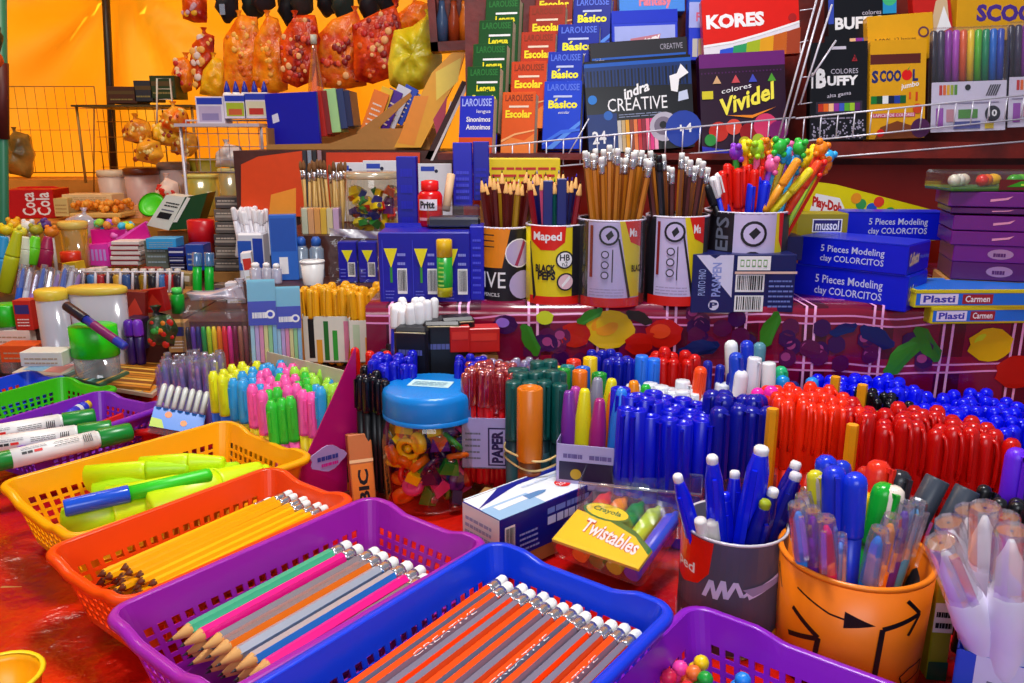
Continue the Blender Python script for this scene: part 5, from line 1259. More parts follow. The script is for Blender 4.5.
# ------------------------------------------------------------------ the wire shelf of boxed colours and dictionaries
SY = 1.5
def bookstack(col, cells, cover, words, lab):
    for i, (u0, v0, u1, v1, hh) in enumerate(cells):
        y = SY+.035*i+.02
        cx, z1, w, h = rect(u0, v0, u1, v1, y); z1 += h
        H_, D_ = hh, .03
        t = thing('dictionary', lab(i), 'book', M=T(cx, y, z1-H_*.985) @ rz(-14) @ rx(-10))
        cm = cover(i)
        MB().cbox(w*.96, D_-.004, H_-.003, H('#d8c8a8', .7), .0006, M=T(.0, D_/2, .0015)).build('pages', t)
        mb = MB().cbox(w, .0018, H_, cm, .0006, M=T(0, -.0002, 0)); mb.cbox(w, .0018, H_, cm, .0006, M=T(0, D_, 0)); mb.cbox(.002, D_, H_, cm, .0006, M=T(-w/2, D_/2, 0))
        f = Face(mb, lambda x, yy, k: Vector((-w/2+w*x, -.0012-k, H_*yy)), w, H_)
        words(f, i); mb.build('cover', t)
GR = H('#0a4a14', .4)
LA = lambda c: H(c, .4)
def wg(f, i):
    if i == 0:
        f.text('LAROUSSE', .06, .84, .94, .96, H('#a8b4f8'), .02); f.text('lengua', .5, .72, .92, .79, WHITE); f.text('Sinonimos', .2, .60, .92, .68, WHITE, .02); f.text('Antonimos', .2, .48, .92, .56, WHITE, .02); f.rect(0, 0, 1, .36, H('#d84c10')); f.lines(.1, .06, .9, .3, 3, H('#f0a060'), .3); return
    f.text('LAROUSSE', .1, .86, .94, .96, H('#2c7a34'), .02); f.rect(.3, .745, .94, .775, WHITE); f.text('Lengua', .3, .60, .88, .72, H('#f0e020'), .04)
    if i == 1: f.text('Espanola', .18, .46, .92, .57, H('#f0e020'), .03)
ordn = ['front', 'second', 'third', 'fourth', 'fifth', 'last']
bookstack('g', [(457, 95, 492, 140, .115), (464, 65, 498, 98, .12), (470, 42, 505, 68, .12), (476, 18, 511, 45, .12), (483, -4, 518, 20, .12)], lambda i: GR if i else H('#1c28c0', .4), wg,
          lambda i: 'blue and orange dictionary in front of the green dictionaries' if i == 0 else f'{["", "first", "second", "third", "fourth"][i]} green dictionary counting back from the blue and orange one')
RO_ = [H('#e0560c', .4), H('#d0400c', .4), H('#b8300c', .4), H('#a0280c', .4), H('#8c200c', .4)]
def wo(f, i):
    f.text('LAROUSSE', .08, .86, .92, .96, H('#8c3010'), .02); f.rect(.2, .76, .8, .79, H('#f0d8c0')); f.text('Escolar', .1, .60, .9, .72, H('#ffe020'), .04)
    f.poly([(.0, .0), (1, 0), (1, .36), (.7, .25), (.3, .3), (0, .2)], H('#f08030')); f.poly([(0, .26), (.4, .36), (1, .42), (1, .40), (.4, .33), (0, .22)], H('#f8b070'))
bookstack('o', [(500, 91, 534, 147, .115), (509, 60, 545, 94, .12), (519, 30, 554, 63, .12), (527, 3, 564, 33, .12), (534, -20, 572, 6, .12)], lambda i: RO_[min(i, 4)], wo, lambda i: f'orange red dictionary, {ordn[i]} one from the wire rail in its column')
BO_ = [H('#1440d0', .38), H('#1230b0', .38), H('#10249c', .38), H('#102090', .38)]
def wb(f, i):
    f.text('LAROUSSE', .08, .86, .94, .96, H('#5c78e8'), .02); f.rect(.25, .76, .75, .79, H('#c0c8f0')); f.text('Basico', .12, .60, .90, .72, H('#ffee30'), .04); f.poly([(.28, .705), (.33, .705), (.37, .745), (.32, .745)], H('#ffee30')); f.text('escolar', .4, .52, .7, .56, WHITE)
    f.poly([(.1, .0), (.5, .2), (1, .42), (1, .36), (.6, .16), (.3, 0)], H('#5890f0')); f.poly([(0, .1), (.5, .28), (1, .3), (1, .27), (.5, .22), (0, .05)], H('#3c70e8'))
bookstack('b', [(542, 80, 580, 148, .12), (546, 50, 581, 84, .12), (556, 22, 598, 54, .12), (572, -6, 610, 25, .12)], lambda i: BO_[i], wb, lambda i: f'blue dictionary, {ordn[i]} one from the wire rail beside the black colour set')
# boxed colouring pencils
def cbx(name, label, u0, v0, u1, v1, y, m, pr, dep=.02, yaw=0, roll=0, tilt=8, hook=None):
    cx, z0, w, h = rect(u0, v0, u1, v1, y); h /= math.cos(math.radians(tilt))
    t = thing(name, label, 'pencil box', M=T(cx, y, z0) @ rz(yaw) @ ry(roll) @ rx(-tilt) @ T(0, dep/2, 0))
    mb = MB().cbox(w, dep, h, m, .0012); pr(faces(mb, w, dep, h)); mb.build('box_body', t)
    if hook:
        b = MB().box(-w*.22, -.001, h, w*.22, .001, h+.012, m); b.build('hang_tab', t)
    return t
KB = H('#0c0c14', .3)
spect = [H(c, .35) for c in ('#c8c0b8', '#c8a878', '#e8a018', '#903c18', '#e87838', '#c81c28', '#901830', '#f06080', '#e02c80', '#f8a0c0')]
def pr_creative(F):
    f = F['front']; f.poly([(0, .93), (1, .93), (1, .6), (.0, .72)], H('#10306c', .3)); f.poly([(0, .97), (1, .97), (1, .93), (0, .93)], H('#1858b8', .3))
    for k in range(30): f.rect(.02+.032*k, .72-.001*k, .036+.032*k, .89, KB if k % 2 else H('#0c1c40'))
    f.poly([(.0, .0), (1, 0), (1, .68), (0, .72)], KB)
    f.text('indra', .36, .60, .60, .72, WHITE, .03, slant=.08); f.text('CREATIVE', .20, .44, .76, .58, WHITE, .0); f.lines(.3, .37, .72, .42, 2, H('#8890b0'), .35)
    f.rect(.02, .04, .28, .42, H('#0c2c70')); f.disc(.06, .58, .05, H('#1c78d0')); f.disc(.2, .40, .05, H('#2060b8')); f.text('24', .04, .10, .17, .24, WHITE, .02)
    f.stripes(.28, 0, .66, .34, spect, .12); f.disc(.72, .24, .16, H('#b8b0c0')); f.disc(.71, .25, .1, H('#786c80')); f.disc(.71, .26, .04, KB); f.disc(.9, .2, .2, H('#1438a0')); f.text('+4', .84, .16, .98, .26, WHITE, .02)
    f.poly([(.80, .62), (.86, .60), (.88, .74), (.97, .80), (.9, .9), (.86, .8), (.79, .78)], WHITE); f.poly([(.86, .5), (.96, .52), (.95, .62), (.87, .60)], H('#c8d0e8')); f.rect(.0, .04, .04, .42, H('#0c2c70'))
t = cbx('colour_set', 'black box of colouring pencils with a white title on the wire shelf', 590, 56, 697, 150, SY, KB, pr_creative, .03, 0, -4)
cbx('colour_set', 'dark box with a blue edge, standing just behind the black titled set', 594, 38, 692, 110, SY+.05, H('#1c1820'), lambda F: (F['front'].text('CREATIVE', .72, .84, .95, .92, H('#a8a0b0')), F['front'].rect(.02, .75, .98, .78, H('#1858b8')), F['front'].text('indra', .05, .7, .15, .78, H('#a8a0b0'))), .02, 0, -4)
LVD, VT = H('#a8b0ec', .3), H('#2840d0', .3)
def pr_fant(F):
    f = F['front']; f.rect(.04, .04, .96, .78, LVD); f.rect(0, .82, 1, 1, H('#1c34c8', .3)); f.poly([(.26, .42), (.70, .50), (.74, .66), (.28, .60)], H('#c87888')); f.text('Fantasy', .27, .45, .73, .62, H('#fff0f0'), .05, slant=.14); f.text('colores', .3, .32, .62, .38, H('#7888d8'))
cbx('colour_set', 'pale lilac and blue colour set behind the dark boxes', 614, 8, 680, 80, SY+.10, VT, pr_fant, .03, 0, -2)
cbx('colour_set', 'pale blue colour set peeping out on top of the lilac one', 620, -25, 686, 12, SY+.16, H('#4c90e0', .3), lambda F: (F['front'].text('Fantasy', .3, .1, .8, .5, H('#f08090'), .05), F['front'].rect(0, .7, 1, 1, H('#88b8f0'))), .03, 0, -2)
cbx('colour_set', 'blue and lilac colour set squeezed beside the red colour box', 690, -15, 726, 60, SY+.12, VT, lambda F: (F['front'].rect(.0, .45, 1, .8, LVD), F['front'].text('Fantasy', .2, .5, .9, .66, H('#d86080'), .04), F['front'].rect(0, .8, 1, 1, H('#2060d0')), F['front'].stripes(.1, .05, .9, .3, spect[:5], .1)), .03)
def pr_kores(F):
    f = F['front']; f.rect(0, 0, 1, 1, H('#e0180c', .28)); f.poly([(0, 0), (1, 0), (1, .5), (.6, .34), (.3, .24), (0, .2)], H('#e8e0e8')); 
    cs = ['#2c50d0', '#2c9c60', '#a8b820', '#e8a018', '#c86018', '#a84020']
    for k, c in enumerate(cs): f.poly([(.15+.14*k, 0), (.29+.14*k, 0), (.31+.14*k, .18+.05*k), (.17+.14*k, .15+.045*k)], H(c, .3))
    f.text('KORES', .04, .50, .64, .74, WHITE, .05); f.disc(.93, .6, .07, H('#a80c0c')); f.poly([(0, .2), (.3, .24), (.6, .34), (1, .5), (1, .54), (.6, .38), (.3, .28), (0, .24)], WHITE)
cbx('colour_set', 'red colour set with a white title above the dark purple set', 706, -6, 803, 56, SY+.07, H('#d8180c', .3), pr_kores, .02, 0, -4, 10)
def pr_viv(F):
    f = F['front']; f.rect(0, 0, 1, 1, H('#2a0c28', .3)); f.rect(0, .86, 1, 1, H('#6a1c70', .3))
    for k in range(24): f.rect(.02+.04*k, .80, .035+.04*k, .815, H('#501858'))
    for x, c in ((.2, '#d8a878'), (.42, '#d04850'), (.62, '#3c48b8'), (.84, '#4c9c28')): f.poly([(x-.05, .70), (x+.05, .70), (x, .78)], H(c))
    f.rect(.02, .55, .15, .63, H('#d8c820')); f.text('Vividel', .22, .44, .86, .62, H('#f8e848'), .03, slant=.16); f.text('colores', .25, .62, .6, .67, WHITE, slant=.05)
    f.poly([(.3, .38), (.6, .34), (.88, .44), (.6, .37)], H('#f08818'))
    for x, y, r, c in ((.2, .22, .1, '#c82c20'), (.38, .26, .08, '#e04838'), (.55, .2, .09, '#98101c'), (.75, .26, .12, '#d83868'), (.9, .2, .1, '#7c1c68'), (.5, .10, .06, '#c8b820'), (.66, .12, .06, '#a8c030'), (.86, .08, .06, '#e8a018'), (.1, .14, .06, '#30903c')): f.disc(x, y, r, H(c, .3))
    f.poly([(0, .08), (.5, .0), (1, .06), (1, 0), (0, 0)], H('#2828c0'))
cbx('colour_set', 'dark purple colour set with yellow lettering on the wire shelf', 705, 50, 791, 152, SY, H('#3c1040', .3), pr_viv, .025, 0, -3, 10)
col8 = [H(c, .35) for c in ('#c83018', '#e86818', '#f8c090', '#90309c', '#3c58c0', '#58a828', '#a0c828', '#602068')]
def pr_buffy(F):
    f = F['front']; f.rect(0, 0, 1, 1, KB)
    f.text('B', .10, .54, .28, .74, WHITE, .05); f.text('UFFY', .30, .56, .84, .66, WHITE, .05); f.text('COLORES', .36, .68, .84, .73, H('#c0b8c8')); f.rect(.02, .54, .05, .70, WHITE)
    f.text('alta gama', .3, .44, .72, .49, H('#d0c8d8'), slant=.03); f.rect(.10, .28, .92, .40, H('#302838')); f.stripes(.14, .30, .88, .38, col8, .05); f.lines(.2, .22, .8, .25, 1, H('#8c8498'), .5); f.poly([(.72, .80), (.82, .80), (.77, .87)], H('#a01c28')); f.text('3', .75, .81, .79, .85, KB)
    r = random.Random(4)
    for k in range(120): x, y = r.uniform(.02, .95), r.uniform(.01, .2); f.k = 4; f.rect(x, y, x+.025, y+.014, H('#a8a0b8'))
    f.rect(.36, .925, .62, .955, H('#d0c8d8'))
cbx('colour_set', 'black upright box of colouring pencils beside the yellow box', 814, 40, 871, 140, SY, KB, pr_buffy, .02, 0, -2, 7, hook=True)
cbx('colour_set', 'black box of colouring pencils half hidden behind the upright one', 832, -18, 900, 60, SY+.06, KB, lambda F: (F['front'].text('BUFFY', .10, .42, .78, .58, WHITE, .04), F['front'].text('colores', .5, .60, .78, .66, H('#c8c0d0')), F['front'].stripes(.1, .1, .9, .3, col8), F['front'].rect(.8, .6, 1, 1, H('#2090c8')), F['front'].disc(.9, .8, .1, H('#40b878')), F['front'].rect(.0, .5, .08, .9, H('#3048b0'))), .02, 0, -3, 7)
SCY = H('#e0a00c', .3)
def pr_scool(F):
    f = F['front']; f.rect(0, 0, 1, 1, SCY); f.rect(0, .76, .9, .86, H('#5c1c14')); f.text('S', .03, .57, .15, .70, H('#202868'), .05); f.text('COO', .17, .58, .56, .70, H('#202868'), .05); f.disc(.66, .645, .055, RED); f.poly([(.66, .69), (.72, .74), (.68, .69)], GREEN); f.text('L', .76, .58, .86, .70, H('#202868'), .05)
    f.text('jumbo', .56, .50, .88, .57, WHITE, .02, slant=.03)
    for k, c in enumerate(('#10782c', '#18401c', '#e8e8e8', '#10183c', '#1c3c9c', '#0c5c2c')): f.rect(.02+.105*k, .36, .125+.105*k, .44, H(c)); 
    f.rect(.7, .40, .74, .47, H('#e05818')); f.rect(.82, .38, .86, .47, H('#d03c18'))
    f.rect(.05, .22, .82, .26, H('#c84870')); f.text('LAPICES DE COLORES', .07, .225, .8, .255, WHITE); f.poly([(.1, .0), (.9, .0), (.8, .12), (.5, .18), (.2, .12)], H('#7c3c14')); f.disc(.86, .3, .05, H('#d84818')); f.disc(.92, .10, .1, H('#4c1c4c')); f.disc(.2, .06, .04, RED)
cbx('colour_set', 'mustard yellow upright box of thick pencils beside the black box', 874, 38, 930, 138, SY, SCY, pr_scool, .025, 0, -2, 7)
cbx('colour_set', 'mustard box top with dark lettering leaning behind the yellow box', 872, 12, 938, 60, SY+.035, SCY, lambda F: (F['front'].text('S COOL', .1, .35, .35, .5, H('#503c10')), F['front'].text('12 lapices', .4, .40, .72, .5, H('#503c10')), F['front'].disc(.84, .58, .12, H('#5c2c4c')), F['front'].disc(.84, .58, .08, SCY)), .02, 0, -4, 12)
cbx('colour_set', 'red and white box slanting behind the mustard boxes', 920, -12, 958, 46, SY+.08, H('#c81c14', .3), lambda F: (F['front'].poly([(.3, .1), (.9, .4), (.9, .9), (.6, .8)], H('#d8b890')), F['front'].poly([(.5, .2), (.95, .3), (.8, .7)], WHITE)), .02, 0, -8)
cbx('colour_set', 'large mustard box with a violet title high above the pen wallet', 960, -35, 1050, 40, SY+.09, SCY, lambda F: F['front'].text('SCOOL', .22, .26, 1.0, .50, H('#4c2c8c'), .05), .03)
# wallets of ten felt pens
def wallet(label, u0, u1, v0, v1, mid=True):
    cx, z0, w, h = rect(u0, v0, u1, v1, SY)
    t = thing('pen_wallet', label, 'pen wallet', M=T(cx, SY, z0) @ ry(-2) @ rx(-7) @ T(0, .008, 0))
    cs = ['#2c2838', '#3c3450', '#8c309c', '#b048b8', '#e05c28', '#f0c818', '#58b828', '#108c5c', '#1868c8', '#2848b0']
    for i, c in enumerate(cs): 
        r = w/22; b = MB().lathe([(r*.8, .004), (r*.9, h*.5), (r, h*.5), (r, h*.97), (r*.6, h*.985)], H(c, .3), 10, M=T(-w/2+w*(i+.5)/10, 0, 0)); b.build('felt_pen', t)['label'] = 'one felt pen of the wallet'
    mb = MB().box(-w/2, -.012, 0, w/2, -.011, h*.48, H('#d8d0e4', .3)); f = Face(mb, lambda x, y, k: Vector((-w/2+w*x, -.012-k, h*.48*y)), w, h*.48)
    for k in range(5): f.rect(.1+.05*k, .74, .14+.05*k, .94, H(('#c82828', '#e86818', '#e8b018', '#a0b020', '#58902c')[k]))
    f.disc(.48, .88, .06, KB); 
    for k in range(5): f.poly([(.72+.03*k, .7), (.74+.03*k, .7), (.80+.03*k, .92), (.78+.03*k, .92)], H('#3c3440'))
    f.rect(.04, .56, .9, .58, H('#9890b0')); f.rect(.06, .1, .16, .48, H('#9c4cb0')); f.rect(.2, .2, .3, .45, H('#c88c98')); f.rect(.36, .26, .62, .44, H('#50903c')); f.disc(.82, .34, .16, H('#181828')); f.text('10', .76, .28, .88, .42, WHITE, .03); f.rect(.72, .04, .84, .16, H('#d8b818')); f.rect(.3, .05, .66, .2, H('#5c60a8'))
    mb.build('printed_card', t)
    MB().box(-w/2-.001, -.0135, 0, w/2+.001, .0, h, FILM).build('clear_sleeve', t)
wallet('clear wallet of ten felt pens in rainbow order on the shelf', 936, 1011, 24, 131)
wallet('second wallet of felt pens cut by the frame edge', 1014, 1088, 18, 126)

# the wire rails, dividers and the shelf itself
def rail(label, pts_top, u0, u1, n, drop, y, extra=()):
    t = thing('wire_rail', label, 'wire rail'); a, b = P(*pts_top[0], y=y), P(*pts_top[1], y=y); d = Vector((0, 0, -drop))
    MB().tube([a, b], .0017, STEEL).build('top_wire', t); MB().tube([a+d, b+d], .0015, STEEL).build('bottom_wire', t)
    for i in range(n):
        p = a.lerp(b, (i+.5)/n); MB().tube([p, p+d], .0012, STEEL, 5).build('upright_wire', t)
    for k, (u, v, u2, v2) in enumerate(extra): MB().tube([P(u, v, y=y), P(u2, v2, y=y)], .0013, STEEL).build('divider_wire', t)
rail('white wire rail in front of the colour sets', (430, 166), 0, 0, 0, 0, SY) if False else None
rail('white wire rail before the dictionaries and the black colour set', ((470, 148), (795, 117)), 0, 0, 19, .045, SY-.025, ((589, 118, 566, 158),))
rail('white wire rail before the upright colour boxes', ((796, 118), (1050, 92)), 0, 0, 15, .04, SY-.025)
t = thing('wire_divider', 'pair of slanting white wires between dark purple set and black box', 'wire divider')
for u, v, u2, v2 in ((818, -6, 778, 138), (824, -6, 784, 138), (832, 4, 800, 104), (836, 40, 812, 76)): MB().tube([P(u, v, y=SY-.02), P(u2, v2, y=SY-.03)], .0018, STEEL).build('divider_wire', t)
for u, v, u2, v2 in ((812, 76, 800, 77), (812, 102, 798, 104), (800, 10, 814, 8), (800, 42, 808, 40)): MB().tube([P(u, v, y=SY-.02), P(u2, v2, y=SY-.02)], .001, STEEL).build('cross_wire', t)
t = thing('wall_shelf', 'dark wooden shelf under the boxed colouring pencils', 'shelf')
za = P(640, 152, y=SY).z
MB().box(-.13, SY-.03, za-.012, P(800, 140, y=SY).x, SY+.20, za-.001, DARKWOOD).build('shelf_board', t)
zb = P(900, 140, y=SY).z
MB().box(P(800, 140, y=SY).x+.002, SY-.03, zb-.03, 1.3, SY+.20, zb-.002, DARKWOOD).build('shelf_board', t)
MB().tube([P(790, 160, y=SY-.03), P(1060, 138, y=SY-.03)], .0015, STEEL).build('edge_wire', t)
MB().box(P(458, 0, y=SY).x, SY+.205, za-.028, 1.3, SY+.215, .95, DARKWOOD).build('back_board', t)
# ------------------------------------------------------------------ glue display and its neighbours (ledge end)
GB = H('#1010a0', .35); GB2 = H('#1a1ab8', .3)
def gluefront(f, n):
    for k in range(n):
        x = (k+.0)/n; w = 1/n
        f.poly([(x+w*.18, .78), (x+w*.62, .78), (x+w*.40, .50)], H('#f0e010')); f.rect(x+w*.36, .3, x+w*.44, .52, H('#2c8c30')); f.rect(x+w*.12, .06, x+w*.14, .9, H('#3c40d0')); f.bars(x+w*.60, .14, x+w*.92, .5); f.lines(x+w*.62, .55, x+w*.9, .8, 2, H('#8c90e0'), .3); f.lines(x+w*.2, .08, x+w*.5, .22, 3, H('#6c70d8'), .3)
t, w, h = empty_at('glue_display', 'blue open display box with yellow triangles and barcodes', 'display box', 379, 232, 470, 303, 1.13, .07)
mb = MB().cbox(w, .07, h, GB, .0012); gluefront(faces(mb, w, .07, h)['front'], 3); mb.build('box_body', t)
MB().box(-w/2, .033, h, w/2, .035, h+.006, GB2).build('back_flap', t)
carton('glue_carton', 'upright blue glue carton standing at the end of the blue display box', 'carton', 470, 226, 484, 300, 1.14, .05, GB2, lambda F: F['front'].lines(.2, .1, .8, .9, 8, H('#4c50e0'), .3))
def mk_glue():
    t = thing('glue_stick', 'x', 'x'); r, L = .0105, .078
    b = MB().lathe([(r, 0), (r, L*.16), (r*.98, L*.17)], H('#c8c018', .3), 18); b.lathe([(r*.97, L*.12), (r, L*.18), (r, L*.70)], H('#18982c', .3), 18)
    f = Face(b, lambda x, y, k: Vector(((r+k+.0002)*math.sin((x-.5)*2), -(r+k+.0002)*math.cos((x-.5)*2), L*y)), .02, L, nx=6); f.lines(.15, .2, .5, .66, 6, H('#b8e060'), .4); b.build('barrel', t)
    MB().lathe([(r*1.02, L*.70), (r*1.03, L*.985), (r*.9, L), (r*.1, L)], H('#e8b818', .3), 18).build('cap', t); return t
c = P(445, 296, y=1.105); inst('glue', mk_glue, 'green glue stick with yellow cap standing before the blue display box', 'glue stick', T(c.x, 1.108, c.z if c.z > LZ else LZ+.001))
carton('glue_carton', 'tall dark blue carton rising behind the blue display box', 'carton', 397, 156, 417, 232, 1.24, .025, GB, lambda F: F['front'].lines(.2, .1, .8, .95, 4, GB2, .5))
carton('glue_carton', 'tall blue carton beside the colouring pencils, taller than its neighbour', 'carton', 453, 142, 472, 205, 1.25, .025, GB2, lambda F: F['front'].lines(.15, .1, .85, .6, 5, H('#3c40d8'), .5))
carton('glue_carton', 'tall blue carton against the dictionaries, second of the pair', 'carton', 473, 141, 489, 200, 1.27, .025, GB, lambda F: F['front'].lines(.15, .1, .85, .6, 5, GB2, .5))
tag(MB().cbox(.20, .09, P(440, 230, y=1.26).z-LZ-.002, CARD, M=T(P(445, 230, y=1.26).x, 1.28, LZ)).build('display_block'), 'brown block behind the blue display box', 'block')
x_, z_, w_, h_ = rect(417, 180, 442, 226, 1.2)
t = thing('glue_bottle', 'red glue bottle with a round red cap behind the blue display box', 'bottle', (x_, 1.21, z_))
b = MB().lathe([(w_*.46, 0), (w_*.5, .003), (w_*.5, h_*.66), (w_*.42, h_*.74), (w_*.3, h_*.78)], H('#d80c10', .25), 22)
f = Face(b, lambda x, y, k: Vector(((w_*.5+k+.0002)*math.sin((x-.5)*2.2), -(w_*.5+k+.0002)*math.cos((x-.5)*2.2), h_*y)), w_, h_, nx=8); f.rect(.1, .36, .8, .6, H('#f0e8f0')); f.text('Pritt', .15, .4, .7, .56, H('#18181c'), .05); f.rect(.1, .14, .6, .2, H('#f0a0a0')); b.build('bottle_body', t)
MB().lathe([(w_*.34, h_*.78), (w_*.36, h_*.80), (w_*.35, h_*.98), (w_*.2, h_), (w_*.05, h_)], H('#e81418', .3), 20).build('cap', t)
tag(MB().cbox(.06, .06, max(.01, z_-LZ-.001), CARD, M=T(x_, 1.195, LZ)).build('display_block'), 'brown block under the red glue bottle', 'block')
a, b_ = P(446, 210, y=1.19), P(451, 174, y=1.21); tag(MB().tube([a, a.lerp(b_, .5), b_], .006, H('#d8b088', .6), 8).build('wooden_spatula'), 'pale wooden spatula leaning beside the red glue bottle', 'spatula')
cx, z0, w, h = rect(427, 206, 480, 228, 1.17); t = thing('clear_tray', 'dark see-through tray above the blue display box', 'tray', (cx, 1.19, z0))
MB().cbox(w, .04, h*.5, H('#1c1a30', .3), .003).build('tray_base', t); MB().cbox(w*1.01, .042, h, FILM, .004).build('clear_lid', t)
tag(MB().cbox(w*.9, .035, max(.008, z0-LZ-.001), CARD, M=T(cx, 1.19, LZ)).build('display_block'), 'brown block under the see-through tray', 'block')
# white film bag with blue cartons
cx, z0, w, h = rect(332, 238, 376, 288, 1.53); z0 = .1705; t = thing('film_bag', 'white gathered plastic bag over blue glue cartons', 'bag', (cx, 1.56, z0))
for k in (-1, 1):
    mb = MB().cbox(w*.42, .03, h*.82, GB, .001, M=T(k*w*.23+.004, 0, 0)); f = Face(mb, lambda x, y, k2, k=k: Vector((k*w*.23+.004-w*.21+w*.42*x, -.015-k2, h*.82*y)), w*.42, h*.82); f.poly([(.2, .8), (.8, .8), (.5, .5)], H('#e8e010')); f.bars(.5, .15, .9, .5); f.lines(.1, .15, .4, .4, 3, H('#6c70d8'), .3); mb.build('glue_carton', t)
def bagf(a, b):
    x = -w*.62+w*1.24*a; z = h*b*1.0
    if b > .8: x *= 1.1; 
    return Vector((x+.003*math.sin(20*b+7*a), -.018+.006*noise.noise(Vector((a*6, b*6, 2)))+.016*b, z+.006*(b > .9)*math.sin(9*a)))
grid(14, 10, bagf, FILM).build('clear_film', t)
grid(14, 4, lambda a, b: Vector((-w*.62+w*1.3*a, .004+.006*math.sin(11*a+3*b), h*(.92+.16*b)-.008*a)), MILK).build('gathered_top', t)
# white capped pens and dark cases before the ledge
bundle('wcp', mk_pen('ballpoint_pen', .006, .13, .03, H('#1018a0', .3), WHITE, False, 'round'), 'pen', 'blue pen with white cap in the row before the blue display box', 'white capped pens before the display box', 391, 428, 306, 1.07, 7, 3, .13, .012, .06, slope=-4)
for i, (u0, v0, u1, v1, y, lab) in enumerate(((398, 322, 432, 350, 1.07, 'black pen case lying before the blue display box'), (425, 316, 462, 345, 1.085, 'second black pen case nearer the fruit oilcloth'), (440, 312, 474, 330, 1.095, 'small dark pen case tucked against the oilcloth'))):
    cx, z0, w, h = rect(u0, v0, u1, v1, y); t = thing('pen_case', lab, 'case', M=T(cx, y-.02, 0) @ rz(12*i-8))
    mb = MB().cbox(w, .03, z0+h, H('#0c0c16', .4), .004); f = faces(mb, w, .03, z0+h)['front']; f.lines(.15, .82, .85, .94, 1, H('#5c60a0'), .3); mb.build('case_body', t)
    MB().tube([(-w*.45, -.0156, z0+h-.006), (w*.45, -.0156, z0+h-.006)], .001, H('#c8b890', .3), 5).build('zip', t)
for i, (u0, v0, u1, v1) in enumerate(((450, 326, 470, 352), (468, 328, 500, 352))):
    carton('eraser_box', ('small red box at the foot of the oilcloth', 'wider red box at the foot of the oilcloth under the grapes')[i], 'box', u0, v0, u1, v1, 1.05+.01*i, .03, H('#c81810', .35), lambda F: F['front'].rect(.1, .5, .9, .8, H('#e03020')), yaw=8)
    c = P((u0+u1)/2, v1, y=1.07); tag(MB().cbox(.035, .028, c.z-.004, CARD, M=T(c.x, 1.072+.01*i, 0) @ rz(8)).build('display_block'), ('brown block under the small red box', 'brown block under the wider red box')[i], 'block')

# ------------------------------------------------------------------ yellow pens, brushes, bottles (low steps)
YB = H('#e8a818', .35)
def whitebox(lab, u0, v0, u1, v1, y, pr):
    return tray(lab, u0, u1, v0, v1, y, .07, H('#dcdcd0', .5), None, pr)
def pr_wb(f):
    f.rect(.1, .1, .22, .95, BLACK); f.rect(.42, .05, .52, .9, H('#20702c')); f.rect(.60, .05, .70, .7, H('#30a038')); f.rect(.84, .05, .94, .9, H('#d880a0')); f.rect(.26, .0, .38, .5, H('#e0a030'))
whitebox('white striped carton of yellow pens beside pastel pencil packs', 304, 316, 352, 362, 1.33, pr_wb)
whitebox('second white carton of yellow pens against the pen cases', 350, 320, 384, 362, 1.31, lambda f: (f.rect(.1, .1, .3, .9, H('#b8d0b0')), f.rect(.45, .05, .75, .6, H('#e8a018')), f.rect(.8, .1, .9, .9, H('#385c38'))))
bundle('ylp', mk_pen('ballpoint_pen', .0075, .13, .05, H('#c88810', .35), YB, True, 'round'), 'pen', 'mustard yellow capped pen in the white cartons', 'mustard pens in white cartons', 302, 350, 298, 1.34, 8, 4, .115, .017, .03)
bundle('ylp', None, 'pen', 'mustard yellow capped pen in the white cartons', 'mustard pens in white cartons', 348, 386, 293, 1.33, 6, 4, .125, .016, .08)
inst('tanp', mk_pen('brush_pen', .006, .13, .03, H('#b88840', .5), H('#c8a060', .5), False), 'tan wooden brush pen standing beside the mustard pens', 'pen', along(P(388, 288, y=1.30)-Vector((0, 0, .13)), (.02, 0, 1)))
# packs of pastel pencils with blue headers
for i, (u0, v0, u1, v1, y, lab) in enumerate(((249, 280, 275, 362, 1.27, 'clear pack of pastel pencils with blue header, the larger of two'), (276, 287, 300, 362, 1.28, 'clear pack of pastel pencils with blue header, the smaller of two'))):
    t, w, h = empty_at('pencil_pack', lab, 'pencil pack', u0, v0, u1, v1, y, .012, 10, 8)
    for k, c_ in enumerate(('#a8d8e8', '#c8a8e0', '#f090b8', '#e8e090', '#98d890', '#88c8e8')): MB().box(-w/2+w*(k+.1)/6, -.004, 0, -w/2+w*(k+.95)/6, .004, h*.62, H(c_, .4)).build('pastel_pencil', t)
    mb = MB().box(-w/2-.001, -.0065, h*.45, w/2+.001, -.0055, h*.74, H('#1030c0', .3)); f = Face(mb, lambda x, y_, k: Vector((-w/2+w*x, -.0065-k, h*(.45+.29*y_))), w, h*.3); f.lines(.12, .3, .7, .6, 1, WHITE, .8); f.disc(.8, .45, .18, WHITE); f.disc(.8, .45, .1, H('#1030c0', .3)); mb.build('header_card', t)
    MB().box(-w/2-.001, -.006, h*.74, w/2+.001, -.004, h, H('#7cc8e0', .3)).box(-w/2-.002, -.0075, 0, w/2+.002, -.007, h*.98, FILM).build('clear_sleeve', t)
tag(MB().cbox(.1, .05, .052, CARD, M=T(P(274, 362, y=1.27).x, 1.285, 0)).build('display_block'), 'brown block under the packs of pastel pencils', 'block')
